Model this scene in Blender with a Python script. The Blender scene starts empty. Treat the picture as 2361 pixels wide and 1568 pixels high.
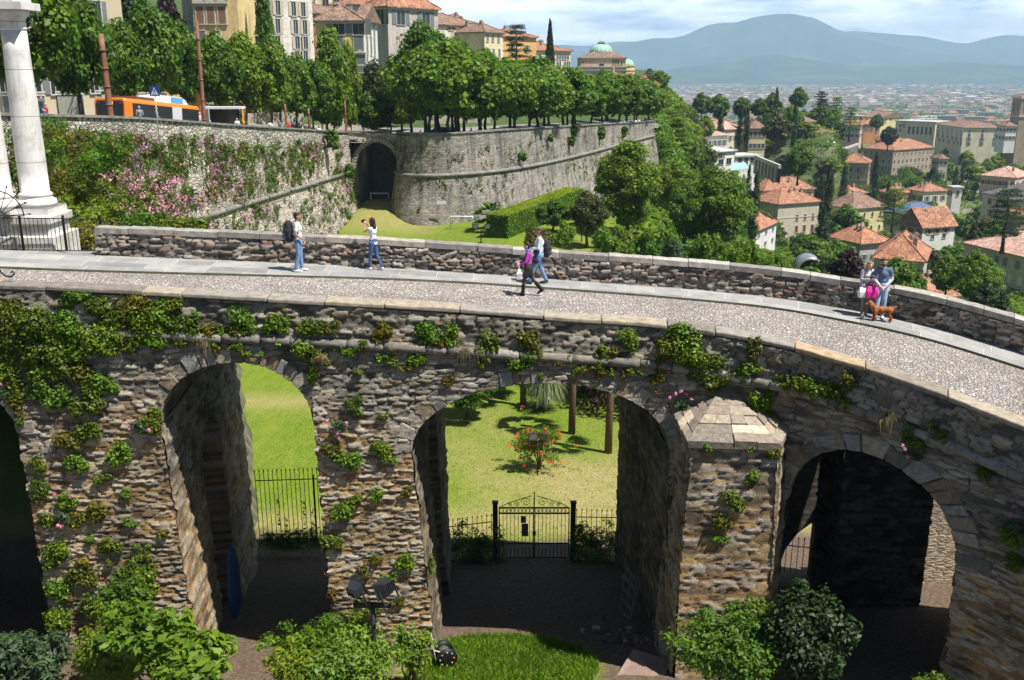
import bpy, math, random
import numpy as np
from math import radians as R, sin, cos, pi
from mathutils import Vector, Matrix

# ---------------------------------------------------------------- camera, sky, sun, exposure
S = bpy.context.scene
COL = S.collection
CAMZ = 20.0
PITCH = 15.66
cd = bpy.data.cameras.new('camera'); cam = bpy.data.objects.new('camera', cd); COL.objects.link(cam)
cam.location = (0, 0, CAMZ); cam.rotation_euler = (R(90 - PITCH), 0, 0)
cd.sensor_width = 36; cd.lens = 36 * 2216 / 2361; cd.clip_start = .5; cd.clip_end = 60000
S.camera = cam
SUN = Vector((.43, -.235, .90)).normalized()       # towards the sun
sl = bpy.data.lights.new('sun', 'SUN'); sl.energy = 5.0; sl.angle = R(.5); sl.color = (1, .955, .88)
so = bpy.data.objects.new('sun', sl); COL.objects.link(so); so.rotation_euler = SUN.to_track_quat('Z', 'Y').to_euler()
W = bpy.data.worlds.new('World'); S.world = W; W.use_nodes = True
S.view_settings.view_transform = 'Standard'; S.view_settings.look = 'None'
S.view_settings.exposure = 0.74; S.view_settings.gamma = 1

class NT:
    def __init__(s, nt): s.nt = nt
    def n(s, typ, out=0, props=None, **ins):
        nd = s.nt.nodes.new('ShaderNode' + typ)
        for k, v in (props or {}).items(): setattr(nd, k, v)
        for k, v in ins.items():
            key = int(k[1:]) if k[0] == '_' else k.replace('_', ' ')
            sock = nd.inputs[key]
            if isinstance(v, bpy.types.NodeSocket): s.nt.links.new(v, sock)
            else:
                if sock.type == 'RGBA' and len(v) == 3: v = (*v, 1)
                sock.default_value = v
        s.last = nd
        return nd.outputs[out]
    def ramp(s, fac, stops, interp='LINEAR'):
        nd = s.nt.nodes.new('ShaderNodeValToRGB'); cr = nd.color_ramp; cr.interpolation = interp
        while len(cr.elements) < len(stops): cr.elements.new(.5)
        for e, (p, c) in zip(cr.elements, stops):
            e.position = p; e.color = (*c, 1) if not isinstance(c, (int, float)) else (c, c, c, 1)
        s.nt.links.new(fac, nd.inputs[0]); return nd.outputs[0]
    def mix(s, f, a, b, typ='MIX'):
        nd = s.nt.nodes.new('ShaderNodeMix'); nd.data_type = 'RGBA'; nd.blend_type = typ
        for i, v in ((0, f), (6, a), (7, b)):
            if isinstance(v, bpy.types.NodeSocket): s.nt.links.new(v, nd.inputs[i])
            else: nd.inputs[i].default_value = v if i == 0 else (*v, 1)
        return nd.outputs[2]
    def math(s, op, a, b=0.0, c=0.0, clamp=False):
        nd = s.nt.nodes.new('ShaderNodeMath'); nd.operation = op; nd.use_clamp = clamp
        for i, v in ((0, a), (1, b), (2, c)):
            if isinstance(v, bpy.types.NodeSocket): s.nt.links.new(v, nd.inputs[i])
            else: nd.inputs[i].default_value = v
        return nd.outputs[0]
    def coord(s, kind='Object', scale=(1, 1, 1)):
        tc = s.nt.nodes.new('ShaderNodeTexCoord')
        return s.n('Mapping', Vector=tc.outputs[kind], Scale=scale)
    def noise(s, vec, scale, detail=4, rough=.55, out=0, dist=0.):
        return s.n('TexNoise', out, Vector=vec, Scale=scale, Detail=float(detail), Roughness=rough, Distortion=dist)

# sky: Nishita with soft cumulus streaks low over the horizon
w = NT(W.node_tree); W.node_tree.nodes.clear()
sky = W.node_tree.nodes.new('ShaderNodeTexSky'); sky.sky_type = 'NISHITA'; sky.sun_disc = False
sky.sun_elevation = math.asin(SUN.z); sky.sun_rotation = math.atan2(SUN.x, SUN.y)
sky.altitude = 300; sky.air_density = 1.0; sky.dust_density = .6; sky.ozone_density = 1.5
tcw = W.node_tree.nodes.new('ShaderNodeTexCoord')
mp = w.n('Mapping', Vector=tcw.outputs['Generated'], Scale=(1, 1, 5.5))
c1 = w.noise(mp, 9., 8, .6, dist=.25)
c2 = w.noise(mp, 3.6, 3, .5)
cs = w.math('ADD', w.math('MULTIPLY', c1, .62), w.math('MULTIPLY', c2, .45))
cm = w.ramp(cs, [(.45, 0.0), (.54, .55), (.64, 1.0)])
elev = w.n('SeparateXYZ', 2, Vector=tcw.outputs['Generated'])
side = w.ramp(w.math('MULTIPLY_ADD', w.n('SeparateXYZ', 1, Vector=tcw.outputs['Generated']), .5, .5), [(.5, .0), (.85, 1.)])   # cloud bank over the mountains; unseen sky behind left clear to weaken fill light
cm = w.math('MULTIPLY', w.math('MULTIPLY', cm, w.ramp(elev, [(.11, 1.), (.22, .03)])), side)
skyc = w.mix(w.math('MULTIPLY', side, w.ramp(elev, [(.0, .85), (.15, 0.)])), sky.outputs[0], (20., 27., 39.))
cl = w.mix(w.math('MULTIPLY', cm, .9), skyc, (62., 64., 68.))
bg = w.n('Background', Color=cl, Strength=.05)
wo = W.node_tree.nodes.new('ShaderNodeOutputWorld'); W.node_tree.links.new(bg, wo.inputs[0])

# ---------------------------------------------------------------- pixel rays (2361 x 1568 reference) -> real positions
F_, TH = 2216., R(PITCH)
def ray(px, py):
    a = (px - 1180.5) / F_; b = -(py - 784) / F_
    return a, cos(TH) + b * sin(TH), -sin(TH) + b * cos(TH)
def atY(px, py, Y):
    r = ray(px, py); t = Y / r[1]; return Vector((r[0] * t, Y, CAMZ + r[2] * t))
def atz(px, py, z):
    r = ray(px, py); t = (z - CAMZ) / r[2]; return Vector((r[0] * t, r[1] * t, z))
def ppm(px, py, Y):            # reference pixels per metre there
    r = ray(px, py); return F_ / (Y / r[1])

# ---------------------------------------------------------------- object helpers
def setp(o, label=None, cat=None, group=None, kind=None):
    if label: o['label'] = label
    if cat: o['category'] = cat
    if group: o['group'] = group
    if kind: o['kind'] = kind
    return o
def link(name, data, parent=None, mats=None):
    o = bpy.data.objects.new(name, data); COL.objects.link(o)
    if parent: o.parent = parent
    if mats:
        for m in (mats if isinstance(mats, (list, tuple)) else [mats]): data.materials.append(m)
    return o
def empty(name, loc, rz=0., **k):
    o = link(name, None); o.location = loc; o.rotation_euler = (0, 0, rz); o.empty_display_size = .3
    return setp(o, **k)
def dup(o, parent=None, deep=True):
    c = o.copy(); COL.objects.link(c); c.parent = parent
    if deep:
        for ch in KIDS.get(o.name, None) or o.children: dup(ch, c)
    return c
KIDS = {}
def arrmesh(name, V, Fq, smooth=False, tri=False):
    V = np.asarray(V, dtype=np.float32); Fq = np.asarray(Fq, dtype=np.int32)
    k = Fq.shape[1]
    me = bpy.data.meshes.new(name); me.vertices.add(len(V)); me.vertices.foreach_set('co', V.ravel())
    me.loops.add(Fq.size); me.loops.foreach_set('vertex_index', Fq.ravel())
    me.polygons.add(len(Fq)); me.polygons.foreach_set('loop_start', np.arange(0, Fq.size, k, dtype=np.int32))
    me.polygons.foreach_set('loop_total', np.full(len(Fq), k, dtype=np.int32))
    if smooth: me.polygons.foreach_set('use_smooth', np.ones(len(Fq), dtype=bool))
    me.update(); me.validate(); return me
class MB:
    def __init__(s): s.v = []; s.f = []; s.m = []; s.sm = []; s.uv = None
    def add(s, vs, fs, m=0, sm=False, M=None):
        b = len(s.v)
        if M is not None: vs = [M @ Vector(v) for v in vs]
        s.v += [tuple(v) for v in vs]; s.f += [tuple(b + i for i in f) for f in fs]; s.m += [m] * len(fs); s.sm += [sm] * len(fs)
        return s
    def box(s, x0, x1, y0, y1, z0, z1, m=0, M=None):
        return s.add([(x0, y0, z0), (x1, y0, z0), (x1, y1, z0), (x0, y1, z0), (x0, y0, z1), (x1, y0, z1), (x1, y1, z1), (x0, y1, z1)],
                     [(0, 3, 2, 1), (4, 5, 6, 7), (0, 1, 5, 4), (1, 2, 6, 5), (2, 3, 7, 6), (3, 0, 4, 7)], m, False, M)
    def lathe(s, prof, n=16, m=0, sm=True, M=None, caps=True, c=(0, 0), a0=0., a1=2 * pi):
        vs = []; full = abs(a1 - a0 - 2 * pi) < 1e-6; k = n if full else n + 1
        for r, z in prof:
            for i in range(k):
                a = a0 + (a1 - a0) * i / n; vs.append((c[0] + r * cos(a), c[1] + r * sin(a), z))
        fs = []
        for j in range(len(prof) - 1):
            for i in range(n):
                i2 = (i + 1) % k; fs.append((j * k + i, j * k + i2, (j + 1) * k + i2, (j + 1) * k + i))
        if caps and full:
            fs.append(tuple(reversed(range(k)))); fs.append(tuple((len(prof) - 1) * k + i for i in range(k)))
        return s.add(vs, fs, m, sm, M)
    def tube(s, pts, rad, n=8, m=0, sm=True, sq=(1, 1), caps=True):
        pts = [Vector(p) for p in pts]; rad = rad if isinstance(rad, (list, tuple)) else [rad] * len(pts)
        vs = []; up = Vector((0, 0, 1)); prev = None
        for i, p in enumerate(pts):
            d = (pts[min(i + 1, len(pts) - 1)] - pts[max(i - 1, 0)]).normalized()
            if prev is None:
                a = d.cross(up) if abs(d.z) < .9 else d.cross(Vector((0, 1, 0)))
            else: a = prev - d * prev.dot(d)
            a.normalize(); prev = a; b = d.cross(a)
            for k in range(n):
                t = 2 * pi * k / n; vs.append(p + (a * cos(t) * sq[0] + b * sin(t) * sq[1]) * rad[i])
        fs = [(i * n + k, i * n + (k + 1) % n, (i + 1) * n + (k + 1) % n, (i + 1) * n + k) for i in range(len(pts) - 1) for k in range(n)]
        if caps: fs += [tuple(reversed(range(n))), tuple((len(pts) - 1) * n + k for k in range(n))]
        return s.add(vs, fs, m, sm)
    def ball(s, c, r, n=8, m=0, M=None):
        r = r if isinstance(r, (list, tuple)) else (r, r, r); vs = []; fs = []; h = n // 2 + 1
        for j in range(h + 1):
            p = pi * j / h
            for i in range(n):
                a = 2 * pi * i / n; vs.append((c[0] + r[0] * sin(p) * cos(a), c[1] + r[1] * sin(p) * sin(a), c[2] + r[2] * cos(p)))
        for j in range(h):
            for i in range(n): fs.append(((j + 1) * n + i, (j + 1) * n + (i + 1) % n, j * n + (i + 1) % n, j * n + i))
        return s.add(vs, fs, m, True, M)
    def prism(s, poly, y0, y1, m=0, M=None, sm=False):   # poly in (x,z), extruded along y
        n = len(poly); vs = [(x, y0, z) for x, z in poly] + [(x, y1, z) for x, z in poly]
        fs = [tuple(range(n)), tuple(reversed(range(n, 2 * n)))] + [((i + 1) % n, i, n + i, n + (i + 1) % n) for i in range(n)]
        return s.add(vs, fs, m, sm, M)
    def mesh(s, name, mats):
        me = bpy.data.meshes.new(name); me.from_pydata(s.v, [], s.f)
        for mt in (mats if isinstance(mats, (list, tuple)) else [mats]): me.materials.append(mt)
        me.polygons.foreach_set('material_index', s.m); me.polygons.foreach_set('use_smooth', s.sm); me.update()
        return me
    def build(s, name, mats, parent=None): return link(name, s.mesh(name, mats), parent)

# ---------------------------------------------------------------- materials
def M_new(name):
    m = bpy.data.materials.new(name); m.use_nodes = True; m.node_tree.nodes.clear(); t = NT(m.node_tree)
    t.out = m.node_tree.nodes.new('ShaderNodeOutputMaterial'); return m, t
def finish(t, color, rough=.8, bump=None, bstr=.5, bdist=.02, metal=0., spec=.3, **kw):
    ins = dict(Base_Color=color, Roughness=rough, Metallic=metal, **kw)
    sh = t.n('BsdfPrincipled', **ins); nd = t.last
    nd.inputs['Specular IOR Level'].default_value = spec
    if bump is not None:
        b = t.n('Bump', Height=bump, Strength=bstr, Distance=bdist); t.nt.links.new(b, nd.inputs['Normal'])
    t.nt.links.new(sh, t.out.inputs[0])
CACHE = {}
def noisy(name, stops, scale=2., detail=5, rough=.85, bump=.3, bdist=.02, stretch=(1, 1, 1), coord='Object', metal=0., spec=.3, fine=None, rnd=0.):
    if name in CACHE: return CACHE[name]
    m, t = M_new(name); c = t.coord(coord, stretch); n = t.noise(c, scale, detail, .6)
    col = t.ramp(n, stops)
    if fine:
        n2 = t.noise(c, scale * fine, 3, .6); col = t.mix(.5, col, t.ramp(n2, [(.3, (.55,) * 3), (.7, (1.35,) * 3)]), 'MULTIPLY')
    if rnd:
        oi = t.n('ObjectInfo', 5); col = t.mix(rnd, col, t.ramp(oi, [(0, (.5, .5, .5)), (1, (1.4, 1.35, 1.3))]), 'MULTIPLY')
    finish(t, col, rough, n, bump, bdist, metal, spec); CACHE[name] = m; return m
def plain(name, c, rough=.6, metal=0., spec=.4):
    k = tuple(c)
    return noisy(name, [(.3, tuple(x * .82 for x in k)), (.7, tuple(min(1, x * 1.12) for x in k))], 6., 3, rough, .08, .005, metal=metal, spec=spec)
def leafmat(name, dark, light, hue=.0, trans=.35):
    if name in CACHE: return CACHE[name]
    m, t = M_new(name)
    g = m.node_tree.nodes.new('ShaderNodeNewGeometry'); rnd = g.outputs['Random Per Island']
    oi = t.n('ObjectInfo', 5)
    c = t.ramp(rnd, [(0, dark), (.55, tuple((a + b) / 2 for a, b in zip(dark, light))), (1, light)])
    pn = t.noise(t.coord('Object'), .55, 2, .5)
    c = t.mix(.7, c, t.ramp(pn, [(.35, (.62, .7, .62)), (.65, (1.35, 1.2, 1.1))]), 'MULTIPLY')
    c = t.mix(.6, c, t.ramp(oi, [(0, (.7, .85, .9)), (.5, (1, 1, 1)), (1, (1.35, 1.1, .8))]), 'MULTIPLY')
    d = t.n('BsdfPrincipled', Base_Color=c, Roughness=.5); t.last.inputs['Specular IOR Level'].default_value = .28
    tr = t.n('BsdfTranslucent', Color=t.mix(1., c, (1.5, 1.7, .55), 'MULTIPLY'))
    sh = t.n('MixShader', _0=trans, _1=d, _2=tr)
    t.nt.links.new(sh, t.out.inputs[0]); CACHE[name] = m; return m
def tilemat(name, a, b, c):
    if name in CACHE: return CACHE[name]
    m, t = M_new(name); co = t.coord('Object')
    v = t.n('TexVoronoi', 1, Vector=co, Scale=3.2); n = t.noise(co, .6, 4, .6)
    col = t.ramp(t.n('SeparateColor', Color=v), [(.1, a), (.5, b), (.9, c)])
    col = t.mix(.75, col, t.ramp(n, [(.3, (.55, .5, .5)), (.7, (1.3, 1.25, 1.2))]), 'MULTIPLY')
    finish(t, col, .85, v, .4, .06); CACHE[name] = m; return m
def cellstone(name, palU, palL, mortar, fine=14.):       # colours follow the modelled stones (attribute: r random, g joint, b height)
    m, t = M_new(name)
    at = t.n('Attribute', 0, props=dict(attribute_name='cell')); sp = m.node_tree.nodes.new('ShaderNodeSeparateColor'); t.nt.links.new(at, sp.inputs[0])
    cu = t.ramp(sp.outputs[0], palU); clo = t.ramp(sp.outputs[0], palL)
    col = t.mix(sp.outputs[2], clo, cu)
    co = t.coord('Object', (1, 1, 2.6)); n = t.noise(co, fine, 6, .65); n2 = t.noise(t.coord('Object'), .9, 5, .6)
    col = t.mix(.8, col, t.ramp(n, [(.3, (.5, .48, .46)), (.7, (1.4, 1.4, 1.4))]), 'MULTIPLY')
    col = t.mix(sp.outputs[1], col, mortar)
    col = t.mix(.75, col, t.ramp(n2, [(.34, (.36, .35, .35)), (.52, (1, 1, 1)), (.7, (1.3, 1.27, 1.22))]), 'MULTIPLY')
    finish(t, col, .92, n, .9, .03, spec=.15); return m
def wallstone(name, pal, mortar, su, sv, stain=.8, bump=.8, bd=.06, jit=.8, streak=0.):   # UV metres: u along, v up
    m, t = M_new(name); uv = t.coord('UV')
    wn = t.n('VectorMath', 0, props=dict(operation='MULTIPLY_ADD'), _0=t.noise(uv, 1.2, 2, .5, out=1), _1=(.5, .22, 0), _2=uv)
    mpp = t.n('Mapping', Vector=wn, Scale=(1 / su, 1 / sv, 1))
    v = t.n('TexVoronoi', 1, Vector=mpp, Scale=1., Randomness=jit); e = t.n('TexVoronoi', 0, props=dict(feature='DISTANCE_TO_EDGE'), Vector=mpp, Scale=1., Randomness=jit)
    rr = t.n('SeparateColor', Color=v); col = t.ramp(rr, pal)
    n = t.noise(uv, 5., 6, .65); col = t.mix(.7, col, t.ramp(n, [(.3, (.55,) * 3), (.7, (1.35,) * 3)]), 'MULTIPLY')
    em = t.ramp(e, [(.0, .75), (.1, 0.)]); col = t.mix(em, col, mortar)
    n2 = t.noise(uv, .16, 5, .65); n3 = t.noise(t.n('Mapping', Vector=uv, Scale=(1.3, .12, 1)), 1., 5, .65)
    col = t.mix(stain, col, t.ramp(n2, [(.33, (.45, .44, .43)), (.5, (.95, .95, .95)), (.66, (1.3, 1.25, 1.18))]), 'MULTIPLY')
    if streak: col = t.mix(streak, col, t.ramp(n3, [(.36, (.34, .33, .32)), (.5, (1., 1., 1.)), (.7, (1.2, 1.17, 1.1))]), 'MULTIPLY')
    h = t.math('ADD', t.math('MULTIPLY', rr, .4), t.math('ADD', t.math('MINIMUM', t.math('MULTIPLY', e, 4.), .8), t.math('MULTIPLY', n, .6)))
    finish(t, col, .92, h, bump, bd, spec=.15); return m
# ---------------------------------------------------------------- numpy noise and stone cells
def _h(ix, iy, seed):
    h = (ix.astype(np.int64) * 374761393 + iy.astype(np.int64) * 668265263 + seed * 982451653) & 0x7fffffff
    h = ((h ^ (h >> 13)) * 1274126177) & 0x7fffffff
    return ((h ^ (h >> 16)) & 0xffffff) / float(0xffffff)
def vnoise(u, v, seed=0):
    iu = np.floor(u); iv = np.floor(v); fu = u - iu; fv = v - iv; fu = fu * fu * (3 - 2 * fu); fv = fv * fv * (3 - 2 * fv)
    a = _h(iu, iv, seed); b = _h(iu + 1, iv, seed); c = _h(iu, iv + 1, seed); d = _h(iu + 1, iv + 1, seed)
    return (a * (1 - fu) + b * fu) * (1 - fv) + (c * (1 - fu) + d * fu) * fv
def fnoise(u, v, seed=0, o=4):
    s = 0; a = .5
    for i in range(o): s = s + a * vnoise(u * 2 ** i, v * 2 ** i, seed + i * 7); a *= .5
    return s
def cells(u, v, su, sv, seed=1, jit=.75):
    """elongated stones: returns random id, distance to joint (0..~.5), stone height"""
    wu = u + (fnoise(u * 1.3, v * 1.3, seed + 50, 2) - .4) * .25; wv = v + (fnoise(u * 1.1, v * 1.9, seed + 60, 3) - .4) * .16
    x = wu / su; y = wv / sv; row = np.floor(y)
    x = x * (1 + 0.0 * row); ix = np.floor(x); iy = row
    f1 = np.full(x.shape, 9.); f2 = np.full(x.shape, 9.); rid = np.zeros(x.shape)
    for dj in (-1, 0, 1):
        off = (_h(iy + dj, iy * 0 + 3, seed + 9) - .5)
        for di in (-2, -1, 0, 1, 2):
            cx = ix + di; cy = iy + dj
            px = cx + .5 + off + jit * (_h(cx, cy, seed) - .5); py = cy + .5 + jit * .7 * (_h(cx, cy, seed + 3) - .5)
            dx = np.abs(x - px); dy = np.abs(y - py) * 1.15
            d = (dx ** 3 + dy ** 3) ** (1 / 3.)
            r = _h(cx, cy, seed + 5)
            n1 = d < f1
            f2 = np.where(n1, f1, np.minimum(f2, d)); rid = np.where(n1, r, rid); f1 = np.where(n1, d, f1)
    e = (f2 - f1)
    return rid, e, np.clip(e * 4.5, 0, 1) ** .5
def stone_grid(name, P, Nrm, U, V, su, sv, amp, mats, parent, seed=1, hb=None, rough=.02, jit=.75, keep=None):
    """P (a,b,3) grid pushed out along Nrm by the relief of its stones"""
    P = np.array(P, dtype=float); Nrm = np.array(Nrm, dtype=float); Nrm /= np.linalg.norm(Nrm, axis=2, keepdims=True) + 1e-9
    r, e, h = cells(U, V, su, sv, seed, jit)
    d = amp * (h * (.45 + .9 * r) - .5) + rough * 2 * (fnoise(U * 7, V * 11, seed + 20, 3) - .45) + .1 * (fnoise(U * .5, V * .5, seed + 33, 2) - .4)
    P2 = P + Nrm * d[..., None]
    a, b = U.shape; idx = np.arange(a * b).reshape(a, b)
    Fq = np.stack([idx[:-1, :-1], idx[1:, :-1], idx[1:, 1:], idx[:-1, 1:]], -1).reshape(-1, 4)
    if keep is not None: Fq = Fq[keep[:-1, :-1].reshape(-1)]
    me = arrmesh(name, P2.reshape(-1, 3), Fq, True)
    ca = me.color_attributes.new('cell', 'FLOAT_COLOR', 'POINT')
    c = np.ones((a * b, 4), dtype=np.float32); c[:, 0] = r.ravel(); c[:, 1] = np.clip(1 - e.ravel() / .13, 0, 1) * .85
    c[:, 2] = 1 if hb is None else np.clip(hb, 0, 1).ravel(); ca.data.foreach_set('color', c.ravel())
    return link(name, me, parent, mats)

# ---------------------------------------------------------------- viaduct plan: near face, far face, road level
CT = np.array([(-24, 20.9, -24.5, 29.2, 15.0, 2.3), (-17, 21.3, -18, 29.6, 14.7, 2.3), (-11.7, 21.5, -12.6, 29.9, 14.4, 2.2), (-7.6, 21.7, -8, 30.2, 14.15, 1.9),
               (-4.5, 21.8, -4.5, 30.4, 13.95, 1.6), (-1.6, 22.0, -1.5, 30.6, 13.72, 1.35), (.9, 22.1, 1.2, 30.7, 13.5, 1.3), (3.6, 22.1, 4.5, 30.5, 13.3, 1.3),
               (5.9, 21.35, 8.0, 29.95, 13.1, 1.35), (7.3, 20.35, 10.2, 29.0, 12.95, 1.45), (8.6, 18.8, 12.2, 27.5, 12.8, 1.5), (9.8, 17.1, 14.0, 25.3, 12.6, 1.5),
               (11.5, 14.3, 16.5, 21.2, 12.35, 1.5), (13, 11, 19, 16, 12.1, 1.5)], float)
def cat(t, k):
    t = np.clip(np.asarray(t, float), 0, len(CT) - 1.0001); i = np.floor(t).astype(int); f = t - i
    g = lambda j: CT[np.clip(j, 0, len(CT) - 1), k]
    p0, p1, p2, p3 = g(i - 1), g(i), g(i + 1), g(i + 2)
    return .5 * (2 * p1 + (p2 - p0) * f + (2 * p0 - 5 * p1 + 4 * p2 - p3) * f ** 2 + (3 * p1 - p0 - 3 * p2 + p3) * f ** 3)
TT = np.linspace(0, 12.99, 1300)
def t_of(X, k): return np.interp(X, cat(TT, k), TT)
def face(X, z, side):
    """point on the near (0) / far (1) face at plan abscissa X, height z, with batter; also outward normal"""
    k = 0 if side == 0 else 2
    t = t_of(X, k); x = cat(t, k); y = cat(t, k + 1); tx = cat(t + .02, k) - cat(t - .02, k); ty = cat(t + .02, k + 1) - cat(t - .02, k + 1)
    l = np.hypot(tx, ty); sg = 1 if side == 0 else -1; nx = ty / l * sg; ny = -tx / l * sg
    b = np.maximum(0, cat(t, 4) - .6 - z) * .045
    return np.stack([x + nx * b, y + ny * b, z + 0 * x], -1), np.stack([nx, ny, 0 * nx], -1), t
def cross(t, wd, from_far=True):
    """plan point at distance wd from the far (or near) face"""
    nx, ny, fx, fy = (cat(t, k) for k in range(4)); l = np.hypot(fx - nx, fy - ny); s = wd / l
    return (fx + (nx - fx) * s, fy + (ny - fy) * s) if from_far else (nx + (fx - nx) * s, ny + (fy - ny) * s)
def gz(x, y):
    """valley floor"""
    x = np.asarray(x, float); y = np.asarray(y, float); yy = np.maximum(y, 1.)
    pl = np.interp(yy, [10, 20, 22, 26, 31, 36, 60, 92, 112, 200, 300, 600, 1500, 3000], [6.2, 5.9, 5.4, 4.2, 3.0, 2.2, 1.2, 2.0, 2.8, -8, -24, -58, -88, -95])
    pr = np.interp(yy, [10, 22, 26, 31, 45, 60, 100, 150, 200, 250, 310, 400, 500, 700, 1000, 1400, 2000, 3000], [6.2, 5.4, 4.2, 2.6, -.5, -3, -10, -17, -23, -29, -33, -33, -32, -34, -50, -66, -80, -92])
    ss = lambda q: np.clip(q, 0, 1) ** 2 * (3 - 2 * np.clip(q, 0, 1)); u_ = x / yy
    y0 = np.interp(u_, [.222, .25], [235, 336]); pr = pr + 30 * ss((yy - y0) / 26) * ss((500 - yy) / 70) * ss((.348 - u_) / .022)
    s = np.clip((x / yy - .13) / .17, 0, 1) * np.clip((yy - 33) / 20, 0, 1); s = s * s * (3 - 2 * s)
    r = pl * (1 - s) + pr * s
    return r + np.clip((yy - 40) / 60, 0, 1) * np.clip(1 - (yy - 600) / 400, 0, 1) * (fnoise(x * .05 + 9, yy * .05, 3, 3) - .45) * 2.2

PALU = [(0, (.085, .08, .072)), (.25, (.17, .16, .135)), (.5, (.26, .24, .195)), (.72, (.36, .335, .275)), (.86, (.22, .17, .11)), (1, (.42, .40, .37))]
PALL = [(0, (.13, .11, .085)), (.2, (.28, .18, .085)), (.4, (.42, .28, .13)), (.58, (.33, .30, .245)), (.75, (.46, .35, .205)), (.88, (.28, .27, .255)), (1, (.54, .46, .33))]
MST = cellstone('viaduct_stone', PALU, PALL, (.10, .088, .072))
MSTD = cellstone('damp_shaded_stone', [(0, (.06, .056, .048)), (.5, (.145, .133, .11)), (1, (.26, .235, .195))], [(0, (.07, .058, .045)), (.5, (.16, .128, .088)), (1, (.27, .225, .165))], (.05, .045, .04))  # damp stone, palette also darkened to paint in the arch-interior shade
MSTP = cellstone('parapet_stone', [(0, (.09, .085, .08)), (.3, (.21, .19, .165)), (.55, (.30, .27, .23)), (.75, (.38, .34, .28)), (.87, (.26, .15, .10)), (1, (.46, .44, .41))], PALL, (.05, .047, .042))
MCOP = noisy('coping_stone', [(.2, (.18, .165, .15)), (.45, (.36, .33, .30)), (.62, (.46, .40, .33)), (.8, (.55, .52, .47))], 2.2, 6, .9, .5, .02, fine=6)
def islandmat(name, stops, bump=.6, bd=.03, sc=9.):
    m, t = M_new(name); g = m.node_tree.nodes.new('ShaderNodeNewGeometry'); c = t.ramp(g.outputs['Random Per Island'], stops, 'CONSTANT')
    n = t.noise(t.coord('Object'), sc, 6, .65); c = t.mix(.75, c, t.ramp(n, [(.3, (.5, .48, .46)), (.7, (1.4, 1.38, 1.34))]), 'MULTIPLY')
    finish(t, c, .9, n, bump, bd, spec=.15); return m
MRING = islandmat('arch_ring_stone', [(0, (.15, .14, .12)), (.2, (.22, .175, .125)), (.4, (.25, .245, .235)), (.55, (.17, .15, .125)), (.7, (.24, .21, .17)), (.85, (.32, .29, .245))], .9, .04)
MCAPN = islandmat('near_coping_stone', [(0, (.25, .215, .175)), (.22, (.38, .29, .19)), (.32, (.27, .25, .22)), (.55, (.20, .18, .155)), (.7, (.33, .285, .225)), (.88, (.25, .23, .205))], .5, .02, 6.)
MCAPF = islandmat('far_coping_stone', [(0, (.29, .275, .25)), (.3, (.36, .335, .30)), (.5, (.24, .225, .21)), (.7, (.40, .38, .35)), (.85, (.31, .295, .27))], .6, .03, 5.)

# arches: near springs/far springs (abscissae), spring heights, crowns, foot drift
ARCH = [dict(a=(-17.2, -11.75), b=(-18.2, -12.5), zs=11.7, zc=13.3, foot=(-.3, .3), e=2.),
        dict(a=(-8.42, -4.77), b=(-9.1, -4.6), zs=11.85, zc=13.38, foot=(.45, .25), e=2.),
        dict(a=(-2.47, 3.88), b=(-2.35, 3.62), zs=11.05, zc=12.74, foot=(.5, .15), e=2.),
        dict(a=(6.55, 9.25), b=(8.7, 13.9), zs=10.2, zc=11.9, foot=(.0, .1), e=2.)]
ZB = 1.5
def edge_x(A, side, j, z):
    key = 'a' if side == 0 else 'b'; base = A[key][j]; k = np.clip((A['zs'] - z) / (A['zs'] - 5.5), 0, 1.4)
    sg = 1 if j == 0 else -1
    jit = (fnoise(z * 3.1, z * 0 + j * 3.7 + side, 77, 3) - .45) * .10 + (_h(np.floor(z / .19), np.floor(z * 0) + j, 5) - .5) * .05
    return base + sg * 0 + A['foot'][j] * (1 if j == 0 else 1) * k * (1 if side == 0 else .25) + jit * np.clip((A['zs'] - z) * 2, 0, 1)
def intr(A, side, X):
    a, b = A['a' if side == 0 else 'b']; c = (a + b) / 2; h = (b - a) / 2
    return A['zs'] + (A['zc'] - A['zs']) * np.maximum(0, 1 - np.abs((X - c) / h) ** A['e']) ** (1 / A['e'])
via = empty('stone_viaduct', (0, 26, 0), label='long curved stone viaduct with round arches carrying the cobbled road', cat='viaduct')
via.location = (0, 0, 0)
D = .05
def ztop(X, side): return cat(t_of(X, 0 if side == 0 else 2), 4) + .0
def patch(side, Xf, za, zb, nu, nv, name, seed, amp=.062, nname=None):
    """Xf(u,z), za/zb(X) limits"""
    u = np.linspace(0, 1, nu)[:, None]; v = np.linspace(0, 1, nv)[None, :]
    X0 = Xf(u, 8. + 0 * v); z = za(X0) * (1 - v) + zb(X0) * v; X = Xf(u, z)
    P, Nn, t = face(X, z, side)
    s = np.cumsum(np.r_[0, np.hypot(np.diff(P[:, 0, 0]), np.diff(P[:, 0, 1]))])[:, None] + X[0:1, :] * 0 + P[0, 0, 0]
    U = s + 0 * z; hb = (z - 10.6 + (fnoise(U * .6, z * .6, 4, 3) - .45) * 6) / 1.8
    return stone_grid(name, P, Nn, U, z + .55 * np.minimum(z, 10.6), .38, .115, amp, MST, via, seed, hb, rough=.016)
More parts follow.
